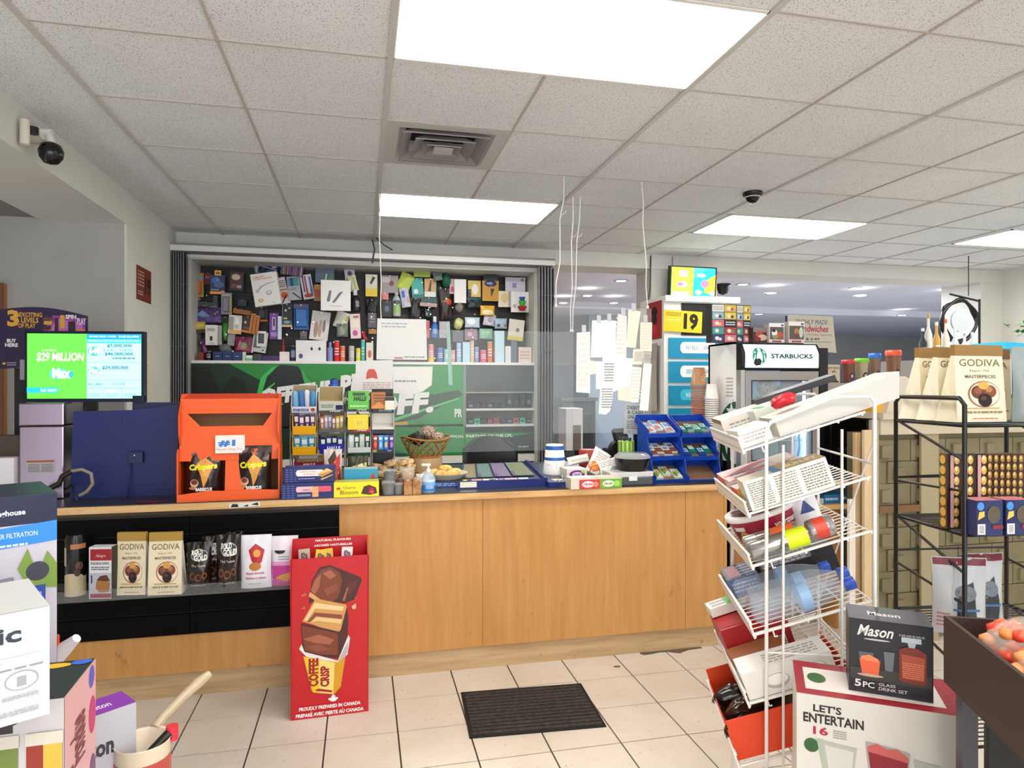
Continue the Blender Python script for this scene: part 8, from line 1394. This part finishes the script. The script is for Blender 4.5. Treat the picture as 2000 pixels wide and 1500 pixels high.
# ------------------------------------------------------------------ left foreground boxes
FX = []
z_fond = zpx(1363, 1.1)
o, zf_, cf_ = None, None, None
A4 = math.radians(4)
# fondue / spice rack box: front-right top corner at (125,1363)
p = dep(125, 1363, 1.1); Rz = Matrix.Rotation(A4, 3, 'Z'); wF, hF, dF = .30, .34, .165; c = p+Rz @ Vector((-wF/2, dF/2, 0))
jar = []
for i, (x, c1) in enumerate([(.50, '#d8b040'), (.62, '#c88a3c'), (.74, '#6a7a34'), (.87, '#8c2c1c'), (.95, '#c8a83c')]):
    jar += [('r', x-.045, .55, x+.045, .80, c1), ('r', x-.05, .79, x+.05, .85, '#c8c0b0'), ('r', x-.05, .2, x+.05, .50, '#a89868')]
m = mb_box(wF, hF, dF, M('#bfb9b8', .5), [('e', .72, .93, .08, .04, '#1c1818'), ('r', .68, .86, .76, .93, '#2a2424')]+jar+[('e', .72, .53, .27, .03, '#2c2622')], None, '#1f1d1e', None, [('e', .62, .83, .07, .06, '#d83c34'), ('e', .80, .88, .09, .07, '#f0c01c'), ('e', .94, .92, .055, .07, '#3c6ad8')])
sd = [('r', 0, 0, 1, 1, '#d8a8ac'), ('e', .85, .93, .1, .06, '#5a5ac0'), ('e', .87, .72, .12, .1, '#c03a74'), ('e', .88, .42, .1, .08, '#6a4a7c'), ('e', .88, .25, .1, .08, '#a83c8c'), ('t', 'Fondue', .15, .58, .62, .82, '#7a3a44', .03, 0, 1), ('e', .4, .4, .2, .12, '#6c2c20'), ('r', .2, .05, .35, .35, '#c89a4c'), ('r', .45, .05, .6, .35, '#d8b060')]
m.art(lambda x, y, l: (wF/2+l+.0003, -dF/2+dF*x, hF*y), sd)
place(m, 'fondue_box', 'tall box with spice jars on the front and fondue print on its pink side', 'box', (c.x, c.y, p.z-hF), A4); zF = p.z
# white appliance box on top
A31 = math.radians(31); p2 = dep(97, 1183, 1.045); hD = p2.z-zF-.001; wD, dD = .30, .2; Rz = Matrix.Rotation(A31, 3, 'Z'); c2 = p2+Rz @ Vector((-wD/2, dD/2, 0))
m = mb_box(wD, hD, dD, M('#c6c9cd', .5), [('t', 'homedic', .34, .73, .88, .88, '#2c3440', .03), ('r', .4, .60, .97, .605, '#c0c4c8'), ('t', 'Massager', .6, .53, .8, .57, '#8a8e94', 0), ('l', .5, .48, .97, .51, 1, '#8a8e94'), ('e', .70, .36, .07, .085, '#9a9ea4'), ('e', .70, .36, .064, .077, '#dfe1e4'), ('e', .88, .38, .07, .085, '#9a9ea4'), ('e', .88, .38, .064, .077, '#dfe1e4'), ('r', .69, .31, .71, .41, '#9a9ea4'), ('r', .86, .33, .9, .42, '#9a9ea4'), ('l', .63, .22, .77, .26, 2, '#a0a4a8'), ('l', .80, .22, .95, .26, 2, '#a0a4a8'), ('r', .5, .18, .97, .182, '#c0c4c8'), ('l', .7, .08, .95, .13, 2, '#a0a4a8')], None, '#dddddc', None, [('l', .5, .3, .8, .6, 3, '#dcdcdc')])
place(m, 'massager_box', 'white box with dark rounded lettering stacked on the spice jar box', 'box', (c2.x, c2.y, zF+.001), A31)
# water filter box
A43 = math.radians(30); p3 = dep(111, 962, 1.42); wW, hW, dW = .34, .50, .22; Rz = Matrix.Rotation(A43, 3, 'Z'); c3 = p3+Rz @ Vector((-wW/2, dW/2, 0))
m = mb_box(wW, hW, dW, M('#c9c4d0', .4), [('r', 0, .88, 1, 1, '#10183c'), ('e', .42, .93, .03, .02, '#e8ecf4'), ('t', 'Westinghouse', .6, .915, .84, .945, '#e8ecf4', .03), ('p', [(.0, .76), (.0, .84), (1, .885), (1, .80)], '#2f8ae0'), ('r', 0, .73, .62, .80, '#1c3c9c'), ('t', 'WATER FILTRATION', .64, .83, .9, .85, '#d8ecff', .01), ('l', .66, .79, .85, .81, 1, '#d8ecff'), ('t', '3 L', .5, .75, .58, .78, '#e8ecf4', .02),
 ('p', [(.5, .55), (.55, .66), (.78, .67), (.82, .5), (.78, .32), (.55, .3)], '#8c8494'), ('p', [(.55, .4), (.58, .62), (.76, .63), (.78, .45), (.74, .36)], '#5c5870'), ('p', [(.8, .9-.2), (.85, .78), (.9, .66), (.95, .76), (1, .7), (1, .6), (.85, .62)], '#7c9a3c'), ('e', .9, .68, .06, .04, '#3a3c48'), ('r', .84, .48, .94, .62, '#2c4a9c'), ('l', .86, .5, .92, .6, 4, '#8ca8e8'), ('e', .9, .42, .05, .035, '#e8e4e8'), ('r', 0, .0, 1, .25, '#b8a8b0')], '#a89c98', '#141c40', None, [('e', .5, .5, .2, .2, '#1f7a9c')])
place(m, 'water_filter_box', 'navy-topped water filter jug box standing behind the white box', 'box', (c3.x, c3.y, p3.z-hW), A43); zW = p3.z-hW
# purple topped box
p4 = dep(266, 1371, 1.45); A41 = math.radians(38); wP, hP, dP = .13, .30, .08; Rz = Matrix.Rotation(A41, 3, 'Z'); c4 = p4+Rz @ Vector((-wP/2, dP/2, 0))
m = mb_box(wP, hP, dP, M('#c4c2cc', .5), [('t', 'Salton', .02, .70, .66, .83, '#3a3a40', .04), ('p', [(.0, .35), (.45, .5), (.7, .5), (.4, .2), (.0, .1)], '#1c1c20'), ('p', [(.3, .1), (.75, .45), (.78, .3), (.5, .05)], '#c8c0cc'), ('r', .72, .22, .98, .42, '#6c1c8c'), ('l', .75, .25, .9, .4, 4, '#e0c8ec'), ('r', .72, 0, .98, .08, '#6c1c8c')], None, '#8c2cac', None, [('t', 'Salton', .35, .3, .7, .6, '#f0e4f4', .02), ('r', 0, .0, .12, 1, '#7a1c9c')])
place(m, 'appliance_box', 'white appliance box with bright purple top between spice box and saucepan', 'box', (c4.x, c4.y, p4.z-hP), A41); zP = p4.z-hP
# saucepan
q = dep(270, 1480, 1.42); t = thing('saucepan', 'cream-lined saucepan with a steel handle at the lower left', 'saucepan', (q.x, q.y+.03, q.z-.1)); R_ = .055
MB().lathe([(R_*.9, 0), (R_, .01), (R_, .12), (R_*1.05, .125), (R_*.96, .122), (R_*.95, .015), (.001, .012)], M('#e6d5bb', .35), 32, cap=False).build('pan', t)
MB().lathe([(R_*1.01, .02), (R_*1.01, .09)], M('#b84c44', .35), 32, cap=False).build('outer_coating', t)
m = MB(); hp = [(.01, .055, .12), (.022, .075, .135), (.05, .12, .155), (.08, .15, .175), (.10, .17, .185)]; m.tube(hp, [.012, .011, .011, .013, .009], M('#c9b89c', .35, .3), 10); m.build('handle', t)
MB().tube([(-.02, -.05, .08), (.02, -.02, .1), (.05, .01, .125)], .012, BLK, 8).build('second_handle', t, label='black handle with red tip'); MB().lathe([(.013, -.01), (.013, .02)], '#d82c3c', 10, .055, .015, .12).build('red_tip', t)
# white tool behind the stack
q = dep(105, 1290, 1.5); t = thing('plastic_tool', 'white and orange plastic tool sticking up behind the stacked boxes', 'tool', q)
MB().tube([(-.02, 0, -.04), (.0, 0, 0), (.025, 0, .028), (.05, -.01, .05)], [.02, .018, .016, .010], M('#eceaf0', .3), 10).build('spout', t); MB().tube([(-.02, .01, -.12), (-.015, .01, .05)], .022, M('#e0501c', .4), 10).tube([(-.02, 0, .04), (-.03, 0, .085)], [.014, .008], M('#eceaf0', .3), 10).build('grip', t)
# stepped display tables carrying these boxes
def dtable(lab, x0, x1, y0, y1, z):
    t = thing('display_table', lab, 'table', ((x0+x1)/2, (y0+y1)/2, 0)); a, b = (x1-x0)/2, (y1-y0)/2; MB().box(-a, a, -b, b, z-.02, z, M('#6a5a4c', .6)).build('table_top', t)
    for x in (-a+.03, a-.03):
        for y in (-b+.03, b-.03): MB().box(x-.015, x+.015, y-.015, y+.015, 0, z-.02, BLK).build('leg', t)
dtable('low table under the spice jar box, just outside the photo', c.x-.2, c.x+.155, c.y-.12, c.y+.1, zF-hF)
dtable('table under the purple-topped box and saucepan at the lower left', c4.x-.07, q.x+.18, c4.y-.12, c4.y+.14, min(zP, 9))
dtable('raised table under the water filter box', c3.x-.25, c3.x+.17, c3.y-.11, c3.y+.22, zW)
